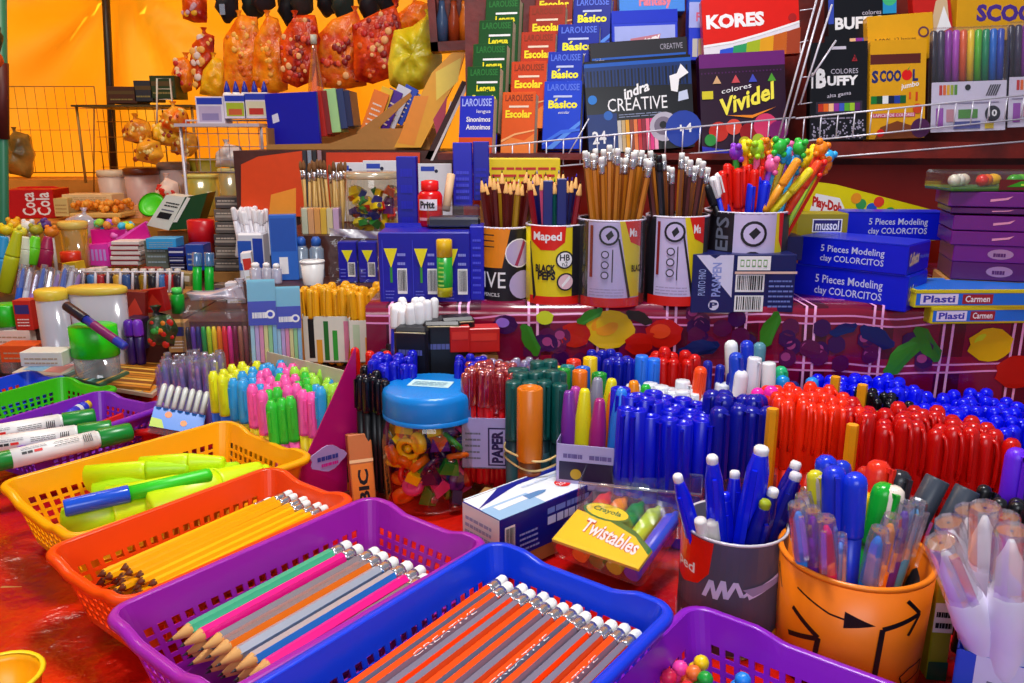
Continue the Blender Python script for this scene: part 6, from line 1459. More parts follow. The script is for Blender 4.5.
# blue capped bottles, cups, orange topped carton, brush box
for i, (u0, v0, u1, v1, y, m, cap, lab) in enumerate(((250, 262, 262, 290, 1.54, MILK, WHITE, 'white bottle first from the tent in the row on the covered step'), (262, 262, 272, 290, 1.54, MILK, WHITE, 'white bottle second from the tent on the covered step'), (272, 263, 282, 290, 1.54, MILK, WHITE, 'white bottle third from the tent on the covered step'),
                                                (287, 240, 301, 282, 1.54, clear('bottle_plastic', '#cfe4f8', .15, .1, .4), H('#2c60b8'), 'pale blue bottle with a blue cap on the covered step'), (302, 240, 317, 282, 1.54, MATS and 'bottle_plastic', H('#2c60b8'), 'second pale blue bottle with blue cap beside the film bag'))):
    x_, z_, w_, h_ = rect(u0, v0, u1, v1, y); z_ = .1705 
    top = P(u0, v0, y=y).z; h_ = top-z_
    t = thing('glue_bottle', lab, 'bottle', (x_, y if i < 3 else 1.6, z_)); MB().lathe([(w_*.47, 0), (w_*.5, .003), (w_*.5, h_*.7), (w_*.3, h_*.8)], m, 16).build('bottle_body', t); MB().lathe([(w_*.34, h_*.78), (w_*.34, h_*.93), (w_*.2, h_), (w_*.02, h_)], cap, 14).build('cap', t)
x_, z_, w_, h_ = rect(300, 262, 323, 292, 1.52); t = thing('plastic_cup', 'white plastic cup standing before the blue capped bottles', 'cup', (x_, 1.532, .1705)); hh = z_+h_-.1705
mb = MB().lathe([(w_*.42, 0), (w_*.52, hh), (w_*.49, hh), (w_*.40, .003), (.001, .003)], H('#eceae8', .35), 24, cap=False); mb.build('cup_body', t); MB().lathe([(w_*.49, hh-.002), (w_*.54, hh-.001), (w_*.54, hh+.002), (w_*.49, hh+.001)], WHITE, 24, cap=False).build('rim', t)
x_, z_, w_, h_ = rect(256, 190, 290, 255, 1.52); z0 = .1705; hh = z_+h_-z0
t = thing('marker_carton', 'blue carton with a raised orange top among the white bottles', 'carton', M=T(x_, 1.585, z0) @ rz(12))
mb = MB().cbox(w_*.8, .03, hh*.72, H('#2868c8', .35), .001); f = faces(mb, w_*.8, .03, hh*.72)['front']; f.rect(.05, .45, .95, .95, H('#1850b0')); f.rect(.3, .1, .62, .36, WHITE); mb.build('carton_body', t)
MB().prism([(-w_*.4, hh*.72), (w_*.4, hh*.72), (w_*.45, hh), (-w_*.3, hh*.93)], .008, .01, H('#f0900c', .4)).build('raised_lid', t)
x_, z_, w_, h_ = rect(300, 207, 338, 240, 1.64)
t = thing('brush_box', 'clear topped box of pastel sticks below the paint brushes', 'box', (x_, 1.665, .2505)); zz = max(.01, z_+h_-.2505)
for k, c_ in enumerate(('#d8e0c0', '#f0b070', '#f0a848', '#f0c020', '#e8d8a0', '#d8b0d0')): MB().box(-w_/2+w_*(k+.05)/6, -.012, .0, -w_/2+w_*(k+.95)/6, .012, zz*.94, H(c_, .5)).build('pastel_stick', t)
MB().cbox(w_*1.03, .03, zz, FILM, .002).build('clear_case', t)
def mk_brush():
    t = thing('paint_brush', 'x', 'x'); L = .16
    MB().lathe([(.0015, 0), (.003, .05), (.0032, L-.035)], H('#c8a058', .4), 8).build('handle', t); MB().lathe([(.0034, L-.038), (.0036, L-.02)], SILVER, 8).build('ferrule', t)
    MB().lathe([(.0034, L-.021), (.0044, L-.012), (.0030, L-.004), (.0008, L)], H('#7c5028', .8), 8).build('bristles', t); return t
bundle('brush', mk_brush, 'paint brush', 'thin paint brush standing bristles up behind the pastel sticks', 'paint brushes bristles up', 303, 341, 184, 1.70, 10, 2, .115, .018, .08)
# clear jar of colourful sharpeners
x_, z_, w_, h_ = rect(340, 172, 398, 236, 1.68); jz = .2505; hh = z_+h_-jz; r = w_/2
t = thing('sharpener_jar', 'wide clear jar half full of colourful sharpeners behind the brushes', 'jar', (x_, 1.735, jz))
MB().lathe([(r*.95, .001), (r, .006), (r, hh*.82), (r*.96, hh*.9)], clear('jar_thin', '#f8f0e0', .06, .06), 36, cap=False).build('jar_body', t)
MB().lathe([(r*1.0, hh*.88), (r*1.02, hh*.9), (r*1.02, hh*.99), (r*.9, hh), (r*.1, hh)], clear('lid_thin', '#f0e0c0', .2, .1, .5), 36).build('lid', t)
for i in range(46):
    a = RN.uniform(PI, 2*PI); rr = (r-.012)*math.sqrt(RN.uniform(.45, 1)); lv = i % 4; kk = RN.randrange(8); c_ = ['#e8c818', '#d82818', '#2c34a8', '#1c8c34', '#f0dc20', '#e05c18', '#6c2c8c', '#f0e838'][kk]; nm_ = ['yellow', 'red', 'navy', 'green', 'lemon', 'orange', 'purple', 'bright yellow'][kk]
    inst('shp'+c_, mk_trink(c_, 2), f'{nm_} sharpener inside the wide clear jar', 'sharpener', T(x_+rr*math.cos(a), 1.735+rr*math.sin(a), jz+.014+.02*lv+RN.uniform(-.003, .003)) @ Matrix.Rotation(RN.uniform(0, 6), 4, Vector((RN.random(), RN.random(), RN.random())).normalized()), f'{nm_} sharpeners in the wide jar')

# ------------------------------------------------------------------ notebooks, boards and the cardboard box on the high step
HZ = .4105
def upright(name, lab, cat, u0, v0, u1, v1, y, d, m, yaw=0, roll=0, tilt=0, pr=None, group=None): return carton(name, lab, cat, u0, v0, u1, v1, y, d, m, pr, yaw, tilt, group, None, .0008, roll)
upright('notebook', 'wide ultramarine notebook with a white sticker standing in the cardboard box', 'notebook', 266, 92, 320, 144, 2.02, .012, H('#1010a8', .35), -8, -2, 0, lambda F: F['front'].poly([(.12, .42), (.25, .46), (.23, .62), (.11, .58)], H('#d8d8f0')))
nbk = [('red', '#b81c14', 318, 90, 326, 136), ('dark red', '#8c1414', 324, 90, 331, 134), ('mint green', '#a8d890', 328, 88, 340, 132), ('slate blue', '#28386c', 340, 88, 347, 128), ('navy', '#1c2050', 346, 90, 353, 126)]
for i, (nm_, hx, u0, v0, u1, v1) in enumerate(nbk): upright('notebook', f'{nm_} notebook standing edge on beside the ultramarine one', 'notebook', u0, v0, u1, v1, 2.05+.004*i, .10, H(hx, .4), 0, -5, 0)
fol = [('orange', '#f07c14', 358, 88, 374, 134, 22), ('yellow', '#e8c020', 366, 84, 378, 130, 22), ('violet', '#4c1c9c', 372, 86, 386, 132, 24), ('white', '#d8dce8', 380, 82, 394, 126, 26), ('blue', '#2048c0', 388, 82, 402, 122, 28), ('pale blue', '#7890c8', 396, 88, 408, 120, 28)]
for i, (nm_, hx, u0, v0, u1, v1, rl) in enumerate(fol): upright('card_pack', f'{nm_} pack of cards slanting in the cardboard box', 'card pack', u0, v0, u1, v1, 2.05+.012*i, .008, H(hx, .4), 0, rl, 0, lambda F: F['front'].lines(.2, .2, .8, .8, 5, H('#f0e0d0'), .3))
t = thing('cardboard_box', 'open brown cardboard box holding notebooks and card packs', 'box')
A = [P(267, 149, y=1.97), P(430, 149, y=1.97), P(425, 128, y=1.97), P(372, 128, y=1.97), P(330, 143, y=1.97), P(267, 144, y=1.97)]
mb = MB().prism([(p.x, p.z) for p in A], 1.965, 1.968, CARD); f = Face(mb, lambda x, y, k: Vector((P(372, 140, y=1.965).x+.12*x, 1.965-k, P(372, 150, y=1.965).z+.05*y)), 1, 1); f.lines(.75, .4, .95, .6, 1, H('#3c2c10'), .5); mb.build('front_panel', t)
xa, xb = A[0].x, A[1].x
MB().box(xa, 1.97, HZ, xa+.004, 2.2, HZ+.05, CARD).build('side_panel', t); MB().box(xb-.004, 1.97, HZ, xb, 2.2, HZ+.05, CARD).build('side_panel', t); MB().box(xa, 2.196, HZ, xb, 2.2, HZ+.06, CARD).build('back_panel', t); MB().box(xa, 1.97, HZ, xb, 2.2, HZ+.002, CARD).build('bottom_panel', t)
pp = [P(356, 132, y=1.99), P(410, 92, y=1.99), P(412, 96, y=1.99), P(372, 134, y=1.99)]; MB().prism([(p.x, p.z) for p in pp], 1.988, 1.992, CARD).build('box_flap', t)
# tilted yellow orange cards and a dark board with a white edge
def slab(name, lab, cat, pix, y, d, m, pr=None):
    pts = [P(u, v, y=y) for u, v in pix]; x0 = min(p.x for p in pts); x1 = max(p.x for p in pts); z0 = min(p.z for p in pts); z1 = max(p.z for p in pts)
    mb = MB().prism([(p.x, p.z) for p in pts], y, y+d, m)
    if pr: pr(Face(mb, lambda x, yy, k: Vector((x0+(x1-x0)*x, y-k, z0+(z1-z0)*yy)), x1-x0, z1-z0))
    return tag(mb.build(name), lab, cat)
slab('envelope_pack', 'slanting yellow and orange pack of envelopes above the cardboard box', 'envelope pack', ((394, 147), (432, 72), (452, 52), (465, 52), (458, 75), (421, 147)), 1.93, .03, H('#f0a820', .4), lambda f: (f.poly([(.05, .05), (.3, .55), (.5, .55), (.28, .02)], H('#f0901c')), f.poly([(.6, .8), (.95, .95), (.9, .7), (.6, .5)], H('#f8d850')), f.poly([(.55, .3), (.75, .55), (.7, .2), (.6, .12)], H('#b82c4c')), f.poly([(.62, .1), (.8, .5), (.82, .45), (.66, .08)], H('#f0e0e8'))))
slab('dark_board', 'dark board with a pale edge slanting beside the envelopes', 'board', ((425, 158), (462, 80), (468, 82), (434, 160)), 1.90, .02, H('#3c1410', .5), lambda f: f.poly([(.12, .0), (.95, .95), (1.0, .93), (.18, 0)], H('#e8e0e0')))
slab('folder', 'bright orange folder standing below the cardboard box', 'folder', ((241, 164), (258, 156), (305, 150), (305, 216), (262, 216), (241, 206)), 1.885, .006, H('#e8480c', .35))
slab('folder', 'wide orange red folder standing behind the clear jar', 'folder', ((326, 152), (420, 152), (418, 222), (326, 222)), 1.886, .005, H('#d83c0c', .35))
for i, (u, c_, nm_) in enumerate(((306, '#30343c', 'charcoal'), (311, '#8c98a8', 'grey'), (316, '#282c30', 'black'), (321, '#a08088', 'dusty rose'))): upright('booklet', f'{nm_} booklet standing edge on beside the orange folder', 'booklet', u-2, 150, u+2, 221, 1.878, .004, H(c_, .5))
for i, (u0, v0, u1, v1, lab) in enumerate(((336, 162, 364, 221, 'white and blue envelope lying against the orange red folder'), (364, 160, 398, 221, 'second white and blue envelope beside the tall blue carton'), (418, 163, 452, 221, 'white and blue envelope beyond the red glue bottle'))):
    upright('envelope', lab, 'envelope', u0, v0, u1, v1, 1.872, .004, H('#e8ecf4', .5), 0, 0, 0, lambda F: (F['front'].rect(.1, .87, .5, .95, H('#2848c0')), F['front'].disc(.55, .87, .03, H('#101840'))))

# ------------------------------------------------------------------ bags hung up under the roof
def bagmesh(name, lab, cat, pix, y, m, m2=None, thick=.035, seed=0, spots=None, group=None):
    """stuffed bag: puffed outline with crumples, gathered neck"""
    if name == 'hanging_snack_bag': uc = sum(p[0] for p in pix)/len(pix); vc = sum(p[1] for p in pix)/len(pix); pix = [(uc+(u-uc)*1.28, vc+(v-vc)*1.1) for u, v in pix]
    pts = [P(u, v, y=y) for u, v in pix]; c = sum(pts, Vector())/len(pts)
    mb = MB(); n = len(pts); K = 6; N = 5
    dense = []
    for i in range(n):
        for k in range(N): dense.append(pts[i].lerp(pts[(i+1) % n], k/N))
    n = len(dense); vs = []; rings = []
    for sgn in (-1, 1):
        for j in range(K+1):
            s = 1-j/K*(1 if sgn < 0 else .9999)
            for p in dense:
                q = c+(p-c)*max(s, .02); h = math.sqrt(max(0, 1-s*s))
                d = noise.noise(Vector((q.x*38+seed, q.z*38, sgn*3)))
                vs.append(Vector((q.x+.004*d, y+sgn*thick*(h*(.75+.4*d)), q.z+.003*d)))
    fs = []
    for s in (0, 1):
        o = s*(K+1)*n
        for j in range(K):
            for i in range(n):
                q = (o+j*n+i, o+j*n+(i+1) % n, o+(j+1)*n+(i+1) % n, o+(j+1)*n+i); fs.append(q if s == 0 else q[::-1])
    t = thing(name, lab, cat, group=group)
    mb.add(vs, fs, m, True)
    if spots:
        r = random.Random(seed)
        for k in range(spots[1]):
            i = r.randrange(n); j = r.randrange(1, K+1); v = vs[j*n+i]; mb.ball((v.x, v.y, v.z), spots[2]*r.uniform(.5, 1.0), spots[0][r.randrange(len(spots[0]))], 5, sy=.28)
    mb.build('bag_body', t)
    top = max(pts, key=lambda p: p.z)
    MB().lathe([(.006, 0), (.004, .006), (.009, .016)], m2 or m, 10, M=T(top.x, y, top.z-.004), rip=.2, nr=4, cap=False).build('gathered_neck', t)
    return t
def foil(name, c1, c2, sc=26): return cloth_mat(name, c1, c2, sc, .28, .5)
OB, RB, YBG = foil('orange_bag', '#e8640a', '#ff9c18'), foil('red_bag', '#a81408', '#f0500c'), foil('yellow_bag', '#c8b80c', '#f0e040', 18)
SP = [H('#f0b070'), H('#e8502c'), H('#c82018'), H('#d8601c'), H('#8c1410')]
bagmesh('hanging_snack_bag', 'orange bag hanging first beside the tent, loosely filled', 'bag', ((256, 78), (258, 40), (268, 18), (276, 22), (284, 50), (284, 86), (268, 92)), 2.5, OB, seed=1, spots=([H('#f8b040'), H('#e87810')], 20, .009))
bagmesh('hanging_snack_bag', 'red and cream speckled bag hanging between two orange bags', 'bag', ((286, 78), (284, 40), (296, 18), (312, 18), (316, 40), (310, 78), (298, 84)), 2.42, RB, seed=2, spots=(SP, 70, .010))
bagmesh('hanging_snack_bag', 'large orange and red bag hanging behind the clear bottle', 'bag', ((322, 82), (320, 40), (334, 22), (352, 14), (360, 30), (361, 82), (340, 86)), 2.45, foil('orange_red_bag', '#d8400c', '#f88818'), seed=3, spots=(SP, 34, .011))
bagmesh('hanging_snack_bag', 'deep red bag with pale pieces hanging in the middle of the row', 'bag', ((360, 76), (358, 26), (378, 14), (392, 8), (396, 26), (394, 72), (374, 80)), 2.38, RB, seed=4, spots=(SP, 60, .011))
bagmesh('hanging_snack_bag', 'orange bag tucked above the yellow green plastic bag', 'bag', ((398, 28), (400, 14), (414, 2), (424, 4), (424, 24), (410, 34)), 2.42, OB, seed=5)
bagmesh('plastic_bag', 'crumpled yellow green plastic bag leaning on the high step', 'bag', ((390, 84), (388, 62), (394, 30), (412, 26), (428, 14), (440, 40), (442, 62), (424, 88), (404, 92)), 2.25, YBG, seed=6, thick=.07)
bagmesh('hanging_snack_bag', 'yellow orange bag hanging apart near the tent pole', 'bag', ((203, 92), (206, 70), (214, 58), (224, 62), (228, 80), (222, 96)), 2.7, foil('amber_bag', '#f0a010', '#ffc820'), seed=7)
bagmesh('hanging_snack_bag', 'wide orange bag hanging in front of the dark clothing', 'bag', ((228, 84), (228, 40), (240, 18), (254, 20), (258, 50), (256, 84), (242, 92)), 2.6, OB, seed=8, spots=([H('#f8b848'), H('#d86010')], 24, .01))
bagmesh('hanging_balloon_bag', 'red printed bag hung high on the tarpaulin', 'bag', ((183, 18), (182, -6), (200, -10), (207, 0), (207, 22), (195, 22)), 2.7, RB, seed=9, spots=([H('#d0a0b0'), H('#f0b020')], 10, .012))
bagmesh('hanging_balloon_bag', 'red and white printed bag hanging below the high red bag', 'bag', ((190, 62), (192, 44), (204, 31), (214, 36), (214, 60), (204, 82), (196, 90)), 2.72, RB, seed=10, spots=([H('#e8d0c8'), H('#f0b050')], 22, .012))
bagmesh('hanging_balloon_bag', 'orange printed bag lowest of those on the tarpaulin', 'bag', ((172, 72), (176, 58), (186, 56), (194, 70), (192, 90), (180, 94), (174, 84)), 2.75, foil('orange_print_bag', '#f06a0c', '#ff9c20'), seed=12, spots=([H('#f8d0a0'), H('#d02818')], 18, .009))
t = thing('hanging_rail', 'thin metal rail above the row of hanging bags', 'rail'); a, b_ = P(150, -40, y=2.6), P(440, -40, y=2.45); MB().tube([a, b_], .006, STEEL).build('rail_tube', t)
for k in (0, 1): MB().tube([a.lerp(b_, .02+.96*k), a.lerp(b_, .02+.96*k)+Vector((0, 0, 1.0))], .003, STEEL).build('rail_hook', t)
# dark clothing hung along the top
DK = [H('#15131a', .7), H('#1c2c24', .7), H('#241a20', .7), H('#10141c', .7), H('#2c2420', .7)]
for i, u in enumerate((222, 240, 258, 278, 298, 318, 340, 362, 384)):
    cx, z0, w, h = rect(u-13, -34, u+13, 20-5*(i % 3), 2.62)
    t = thing('hanging_bag', ['dark bag with a pale buckle hung first above the orange bags', 'dark green bag hung second above the orange bags', 'dark brown bag hung third along the dark row', 'black bag hung above the speckled bag', 'dark brown bag hung above the clear bottle', 'dark bag hung above the large orange red bag', 'dark green bag hung above the gap in the row', 'near black bag hung above the deep red bag', 'black bag hung last beside the wooden frame'][i], 'bag', (cx, 2.66+.08*(i % 2), z0))
    MB().ball((0, 0, h*.5), h*.52, DK[i % 5], 9, sx=w*.5/(h*.52), sy=.035/(h*.52), sz=1, jit=.3).build('bag_body', t); MB().tube([(-.02, 0, h*.9), (-.015, 0, h*1.25), (.015, 0, h*1.25), (.02, 0, h*.9)], .004, DK[0]).build('strap', t)
    if i == 0: MB().box(-.008, -.05, h*.1, .008, -.044, h*.3, SILVER).build('buckle', t)
# clear bottle with orange drink
x_, z_, w_, h_ = rect(306, 34, 326, 148, 2.26); z_ = HZ; h_ = P(316, 34, y=2.26).z-HZ; t = thing('drink_bottle', 'clear tapering bottle of orange liquid in front of the large bag', 'bottle', (x_, 2.265, z_))
MB().lathe([(w_*.46, 0), (w_*.5, .006), (w_*.5, h_*.3), (w_*.36, h_*.6), (w_*.14, h_*.85), (w_*.13, h_*.93)], clear('amber_bottle', '#f8c890', .18, .08, .1), 20).build('bottle_body', t); MB().lathe([(w_*.46, .004), (w_*.47, h_*.28), (w_*.1, h_*.285)], H('#e8580c', .3), 18).build('liquid', t); MB().lathe([(w_*.16, h_*.92), (w_*.16, h_), (w_*.02, h_)], H('#c8c8b8'), 12).build('cap', t)
# dark wooden frame with figurines bottles
x_, z_, w_, h_ = rect(430, -30, 476, 50, 2.1); t = thing('hanging_niche', 'dark wooden display niche above the envelopes', 'display niche', M=T(x_, 2.1, z_) @ ry(-3))
for nm_, bx in (('bottom_board', (-w_/2, 0, 0, w_/2, .06, .022)), ('side_board', (-w_/2, 0, 0, -w_/2+.018, .06, h_)), ('side_board', (w_/2-.018, 0, 0, w_/2, .06, h_)), ('back_board', (-w_/2, .055, 0, w_/2, .06, h_))): MB().box(*bx, DARKWOOD).build(nm_, t)
for i, (f_, c_, nm_) in enumerate(((-.26, '#40587c', 'slate blue'), (0, '#9c3c18', 'rust red'), (.24, '#c86814', 'amber'))):
    tt = thing('figurine_bottle', f'{nm_} small bottle standing in the dark wooden niche', 'bottle', (x_+w_*f_, 2.125, z_+.023)); MB().lathe([(.014, 0), (.015, .05), (.008, .075), (.007, .095)], H(c_, .25), 14).build('bottle_body', tt); MB().lathe([(.0085, .094), (.0085, .11), (.001, .11)], H('#c8b890'), 10).build('cap', tt)

# ------------------------------------------------------------------ wire racks, the pole and goods on the far left
t = thing('tent_pole', 'dark metal pole holding up the yellow tarpaulin', 'pole'); a, b_ = P(103, -60, y=3.2), P(114, 172, y=3.12)
MB().tube([a, a.lerp(b_, .5), b_], .014, H('#2c2014', .4), 10).build('upper_tube', t); e_ = Vector((b_.x+.03, b_.y, -.8)); MB().tube([b_, e_], .017, H('#5c1c0c', .4), 10).build('lower_tube', t)
t = thing('stall_pole', 'green painted pole at the edge of the stall', 'pole'); a, b_ = P(1, -40, y=2.315), P(5, 300, y=2.315); MB().tube([a, b_, Vector((b_.x+.0, b_.y, -.8))], .013, H('#2c7c5c', .4), 10).build('tube', t); MB().tube([a.lerp(b_, .28), a.lerp(b_, .50)], .016, H('#5c1c18', .5), 10).build('red_sleeve', t)
def gridrack(lab, u0, v0, u1, v1, y, nx_, nz_, hook=None, m=STEEL, bow=0):
    t = thing('wire_rack', lab, 'wire rack'); A_, B_, D_ = P(u0, v0, y=y), P(u1, v0, y=y), P(u0, v1, y=y); 
    fr = MB(); fr.tube([A_, B_, Vector((B_.x, y, D_.z)), D_], 0.0028, m, 6, True); fr.build('rack_outline', t)
    g_ = MB()
    for i in range(1, nx_): x = A_.x+(B_.x-A_.x)*i/nx_; g_.tube([(x, y, A_.z), (x, y+.002, (A_.z+D_.z)/2), (x, y, D_.z)], .0011, m, 5)
    for j in range(1, nz_): z = A_.z+(D_.z-A_.z)*j/nz_; g_.tube([(A_.x, y, z), (B_.x, y, z)], .0011, m, 5)
    g_.build('wire_lattice', t); return t
RKM = H('#a87c38', .4)
gridrack('wide wire grid leaning on the tarpaulin beside the green pole', 4, 86, 94, 172, 3.0, 9, 4, m=RKM)
gridrack('wire grid stand with a shelf below the dark boxes', 94, 106, 162, 196, 2.75, 8, 6, m=RKM)
gridrack('white wire stand under the boxes with blue print', 186, 120, 268, 172, 2.2, 8, 4)
gridrack('narrow white wire ladder standing before the dark boxes', 157, 78, 170, 150, 2.55, 1, 7, m=H('#d0c8b8', .4))
cx, z0, w, h = rect(96, 100, 210, 108, 2.76); t = thing('wire_shelf', 'dark flat shelf on the wire stand', 'shelf'); MB().box(cx-w/2, 2.6, z0, cx+w/2, 2.9, z0+.006, H('#4c3c14', .5)).build('shelf_board', t); 
for s in (-1, 1): MB().tube([(cx+s*w*.48, 2.62, z0), (cx+s*w*.48, 2.62, .3)], .004, RKM).build('shelf_leg', t)
for i, (u0, v0, u1, v1, c_, nm_) in enumerate(((107, 86, 136, 103, '#4c2410', 'brown'), (134, 80, 152, 101, '#2c2c34', 'dark grey'), (150, 75, 175, 98, '#28380c', 'dark green'))): carton('dark_box', f'{nm_} box lying on the dark wire shelf', 'box', u0, v0, u1, v1, 2.68, .1, H(c_, .5), lambda F: (F['front'].rect(.05, .55, .95, .75, H('#5c4420')), F['front'].lines(.1, .2, .9, .4, 1, H('#8c7840'), .4)))
# blue print boxes on the white stand
for i, (u0, v0, u1, v1, lab) in enumerate(((196, 96, 224, 124, 'white box with blue print standing first on the white wire stand'), (224, 94, 246, 118, 'yellow green label box second on the white wire stand'), (244, 92, 268, 118, 'red and green label box third on the white wire stand'))):
    def pw(F, i=i):
        f = F['front']; f.rect(.05, .72, .95, .95, H('#2038b0')); f.rect(.1, .1, .9, .66, H(('#b8a8c8', '#a8b828', '#d8d0b0')[i])); f.rect(.2, .15, .8, .4, H(('#8c80b0', '#c85c30', '#c02c20')[i]))
    carton('label_box', lab, 'box', u0, v0, u1, v1, 2.15, .06, H('#dcd4e4', .4), pw)
for i, u in enumerate((222, 231, 240, 250, 260)):
    c = P(u, 91, y=2.2); t = thing('blue_cap_bottle', 'small white bottle with pointed blue cap standing behind the label boxes', 'bottle', (c.x, 2.24, c.z-.045), group='pointed blue cap bottles'); MB().lathe([(.012, 0), (.012, .04), (.008, .046)], WHITE, 12).build('bottle_body', t); MB().lathe([(.009, .044), (.007, .056), (.002, .072), (.001, .073)], H('#1c2ca8'), 12).build('cap', t)
cx, z0, w, h = rect(186, 121, 268, 125, 2.2); t = thing('wire_shelf', 'pale shelf of the white wire stand', 'shelf'); MB().box(cx-w/2, 2.12, z0-.004, cx+w/2, 2.3, z0+.004, H('#c8b8c0', .4)).build('shelf_board', t)
for s in (-1, 1): MB().tube([(cx+s*w*.48, 2.15, z0), (cx+s*w*.48, 2.15, .1)], .004, STEEL).build('shelf_leg', t)
# hanging dark goods at the very edge
for i, (u, v0, v1, c_, nm_) in enumerate(((3, -12, 24, '#1c1c1c', 'black'), (9, 10, 46, '#2c3c5c', 'slate blue'), (14, 26, 62, '#1c3420', 'dark green'), (16, 54, 70, '#d84c18', 'orange'), (3, 52, 68, '#58c818', 'lime'))):
    cx, z0, w, h = rect(u-6, v0, u+7, v1, 2.0); t = thing('hanging_toy', f'{nm_} packet hanging beside the green pole', 'packet', (cx, 1.92, z0)); MB().ball((0, 0, h/2), h*.5, H(c_, .5), 8, sx=w*.5/(h*.5), sy=.02/(h*.5), sz=1, jit=.3).build('packet_body', t); MB().tube([(0, 0, h*.9), (0, 0, h*1.3)], .002, H('#c8b878')).build('hang_string', t)
# lumpy sacks before the tarpaulin
bagmesh('cloth_sack', 'grey and brown sack piled against the green pole', 'sack', ((6, 172), (6, 142), (14, 130), (28, 134), (34, 154), (30, 178)), 2.93, foil('sack_cloth', '#5c4c24', '#a8843c', 12), seed=20, thick=.06)
for i, (u, v, c1, lab) in enumerate(((150, 150, '#f0a020', 'amber round fruit bag on the wire stand'), (138, 130, '#d87818', 'brown orange packet in the wire stand'), (176, 118, '#f04010', 'red orange toy packet behind the white ladder'), (166, 132, '#f0c020', 'yellow packet behind the white ladder'), (185, 142, '#c87c20', 'tan packet under the label boxes'))):
    bagmesh('hanging_packet', lab, 'packet', ((u-14, v+10), (u-13, v-6), (u-3, v-13), (u+10, v-9), (u+14, v+6), (u+6, v+14)), 2.5+.02*i, foil('packet_%d' % i, c1, '#f8b030', 30), seed=30+i, thick=.05, spots=([H('#f8d880'), H('#a83c10')], 12, .008))

# tubs and trays on the top and middle steps
def tub(lab, u0, v0, u1, v1, y, zb, m, lid, sq=1.0, name='plastic_tub', tap=.88, lh=.14):
    cx, z0, w, h = rect(u0, v0, u1, v1, y); r = w/2; h = z0+h-zb
    t = thing(name, lab, 'tub', (cx, y+r*sq, zb+.0005))
    MB().lathe([(r*tap*.96, 0), (r*tap, .004), (r, h*(1-lh)), (r*.96, h*(1-lh))], m, 28, sy=sq, cap=True).build('tub_body', t)
    MB().lathe([(r*.95, h*(1-lh)-.002), (r*1.05, h*(1-lh)), (r*1.05, h*.98), (r*.9, h), (r*.05, h)], lid, 28, sy=sq).build('lid', t); return t
tub('pinkish white tub with a pale lid at the back by the tent pole', 93, 170, 121, 204, 2.6, S2, H('#d8b8a8', .4), H('#e0c8a8'))
tub('pink tub with a brown lid beside the pale tub', 119, 168, 152, 205, 2.55, S2, H('#c8a098', .4), H('#6c2c10'))
tub('white tub with dark lid behind the yellow containers', 153, 162, 184, 200, 2.62, S2, H('#d0b8b0', .4), H('#8c7468'))
tub('olive yellow translucent container stacked by the orange folder', 180, 174, 216, 206, 2.55, S2, clear('olive_plastic', '#d8cc58', .15, .15, .7), H('#d8d070', .35), .7, lh=.08)
tub('pale yellow translucent container behind the olive one', 216, 168, 242, 202, 2.5, S2, clear('straw_plastic', '#e0d890', .15, .15, .6), H('#e0d890', .35), .7, lh=.08)
tub('olive box tub standing high behind the containers', 184, 158, 216, 174, 2.7, S2, H('#9c8c18', .45), H('#a8981c'), .6, lh=.06)
bagmesh('clear_bag', 'crumpled white bag on top of the straw container', 'bag', ((216, 166), (216, 152), (226, 143), (240, 146), (246, 158), (242, 168)), 2.53, H('#e0d8d8', .35), seed=41, thick=.05)
bagmesh('candy_bag', 'white bag of red tipped sweets beside the pink tub', 'bag', ((154, 206), (156, 188), (166, 177), (178, 182), (182, 206)), 2.46, H('#e8c8b8', .4), seed=42, thick=.04, spots=([H('#e02c18')], 16, .009))
t, w, h = empty_at('drink_carton', 'red carton with white script lettering standing by the green pole', 'carton', 6, 189, 53, 218, 2.5, .12, 6)
mb = MB().cbox(w, .12, h, H('#c8080c', .35), .002); f = faces(mb, w, .12, h)['front']; f.text('Coca', .34, .1, .62, .9, WHITE, .02, rot=90, slant=0); f.text('Cola', .64, .1, .92, .9, WHITE, .02, rot=90); mb.build('carton_body', t); MB().prism([(-w*.5, h), (w*.42, h), (w*.3, h*1.06), (-w*.4, h*1.05)], .02, .024, H('#e01c14')).build('top_flap', t)
for i, (u0, v0, u1, v1, c_, lab) in enumerate(((54, 198, 68, 216, '#d8c078', 'cream packet beside the red carton'), (62, 194, 112, 203, '#e8c890', 'flat cream tray behind the orange snacks'), (112, 205, 142, 218, '#e0a070', 'peach box beside the orange snacks'))): carton('snack_box', lab, 'box', u0, v0, u1, v1, 2.46+.03*i, .08, H(c_, .5), lambda F: F['front'].lines(.1, .2, .9, .8, 3, H('#b88c50'), .3))
t = thing('snack_tray', 'tray heaped with orange snack pieces', 'tray', P(95, 217, y=2.42)); w_ = rect(70, 200, 122, 220, 2.42)[2]
MB().cbox(w_, .12, .014, H('#d8b060', .5), .003, M=T(0, .06, -.002)).build('tray_base', t)
mb = MB(); r_ = random.Random(3)
for k in range(70): mb.ball((r_.uniform(-w_*.46, w_*.46), .06+r_.uniform(-.05, .05), .016+r_.uniform(0, .026)), .009, H(('#f0941c', '#e8801c', '#f8a838')[k % 3], .5), 4)
stuff(mb.build('snack_pieces', t))
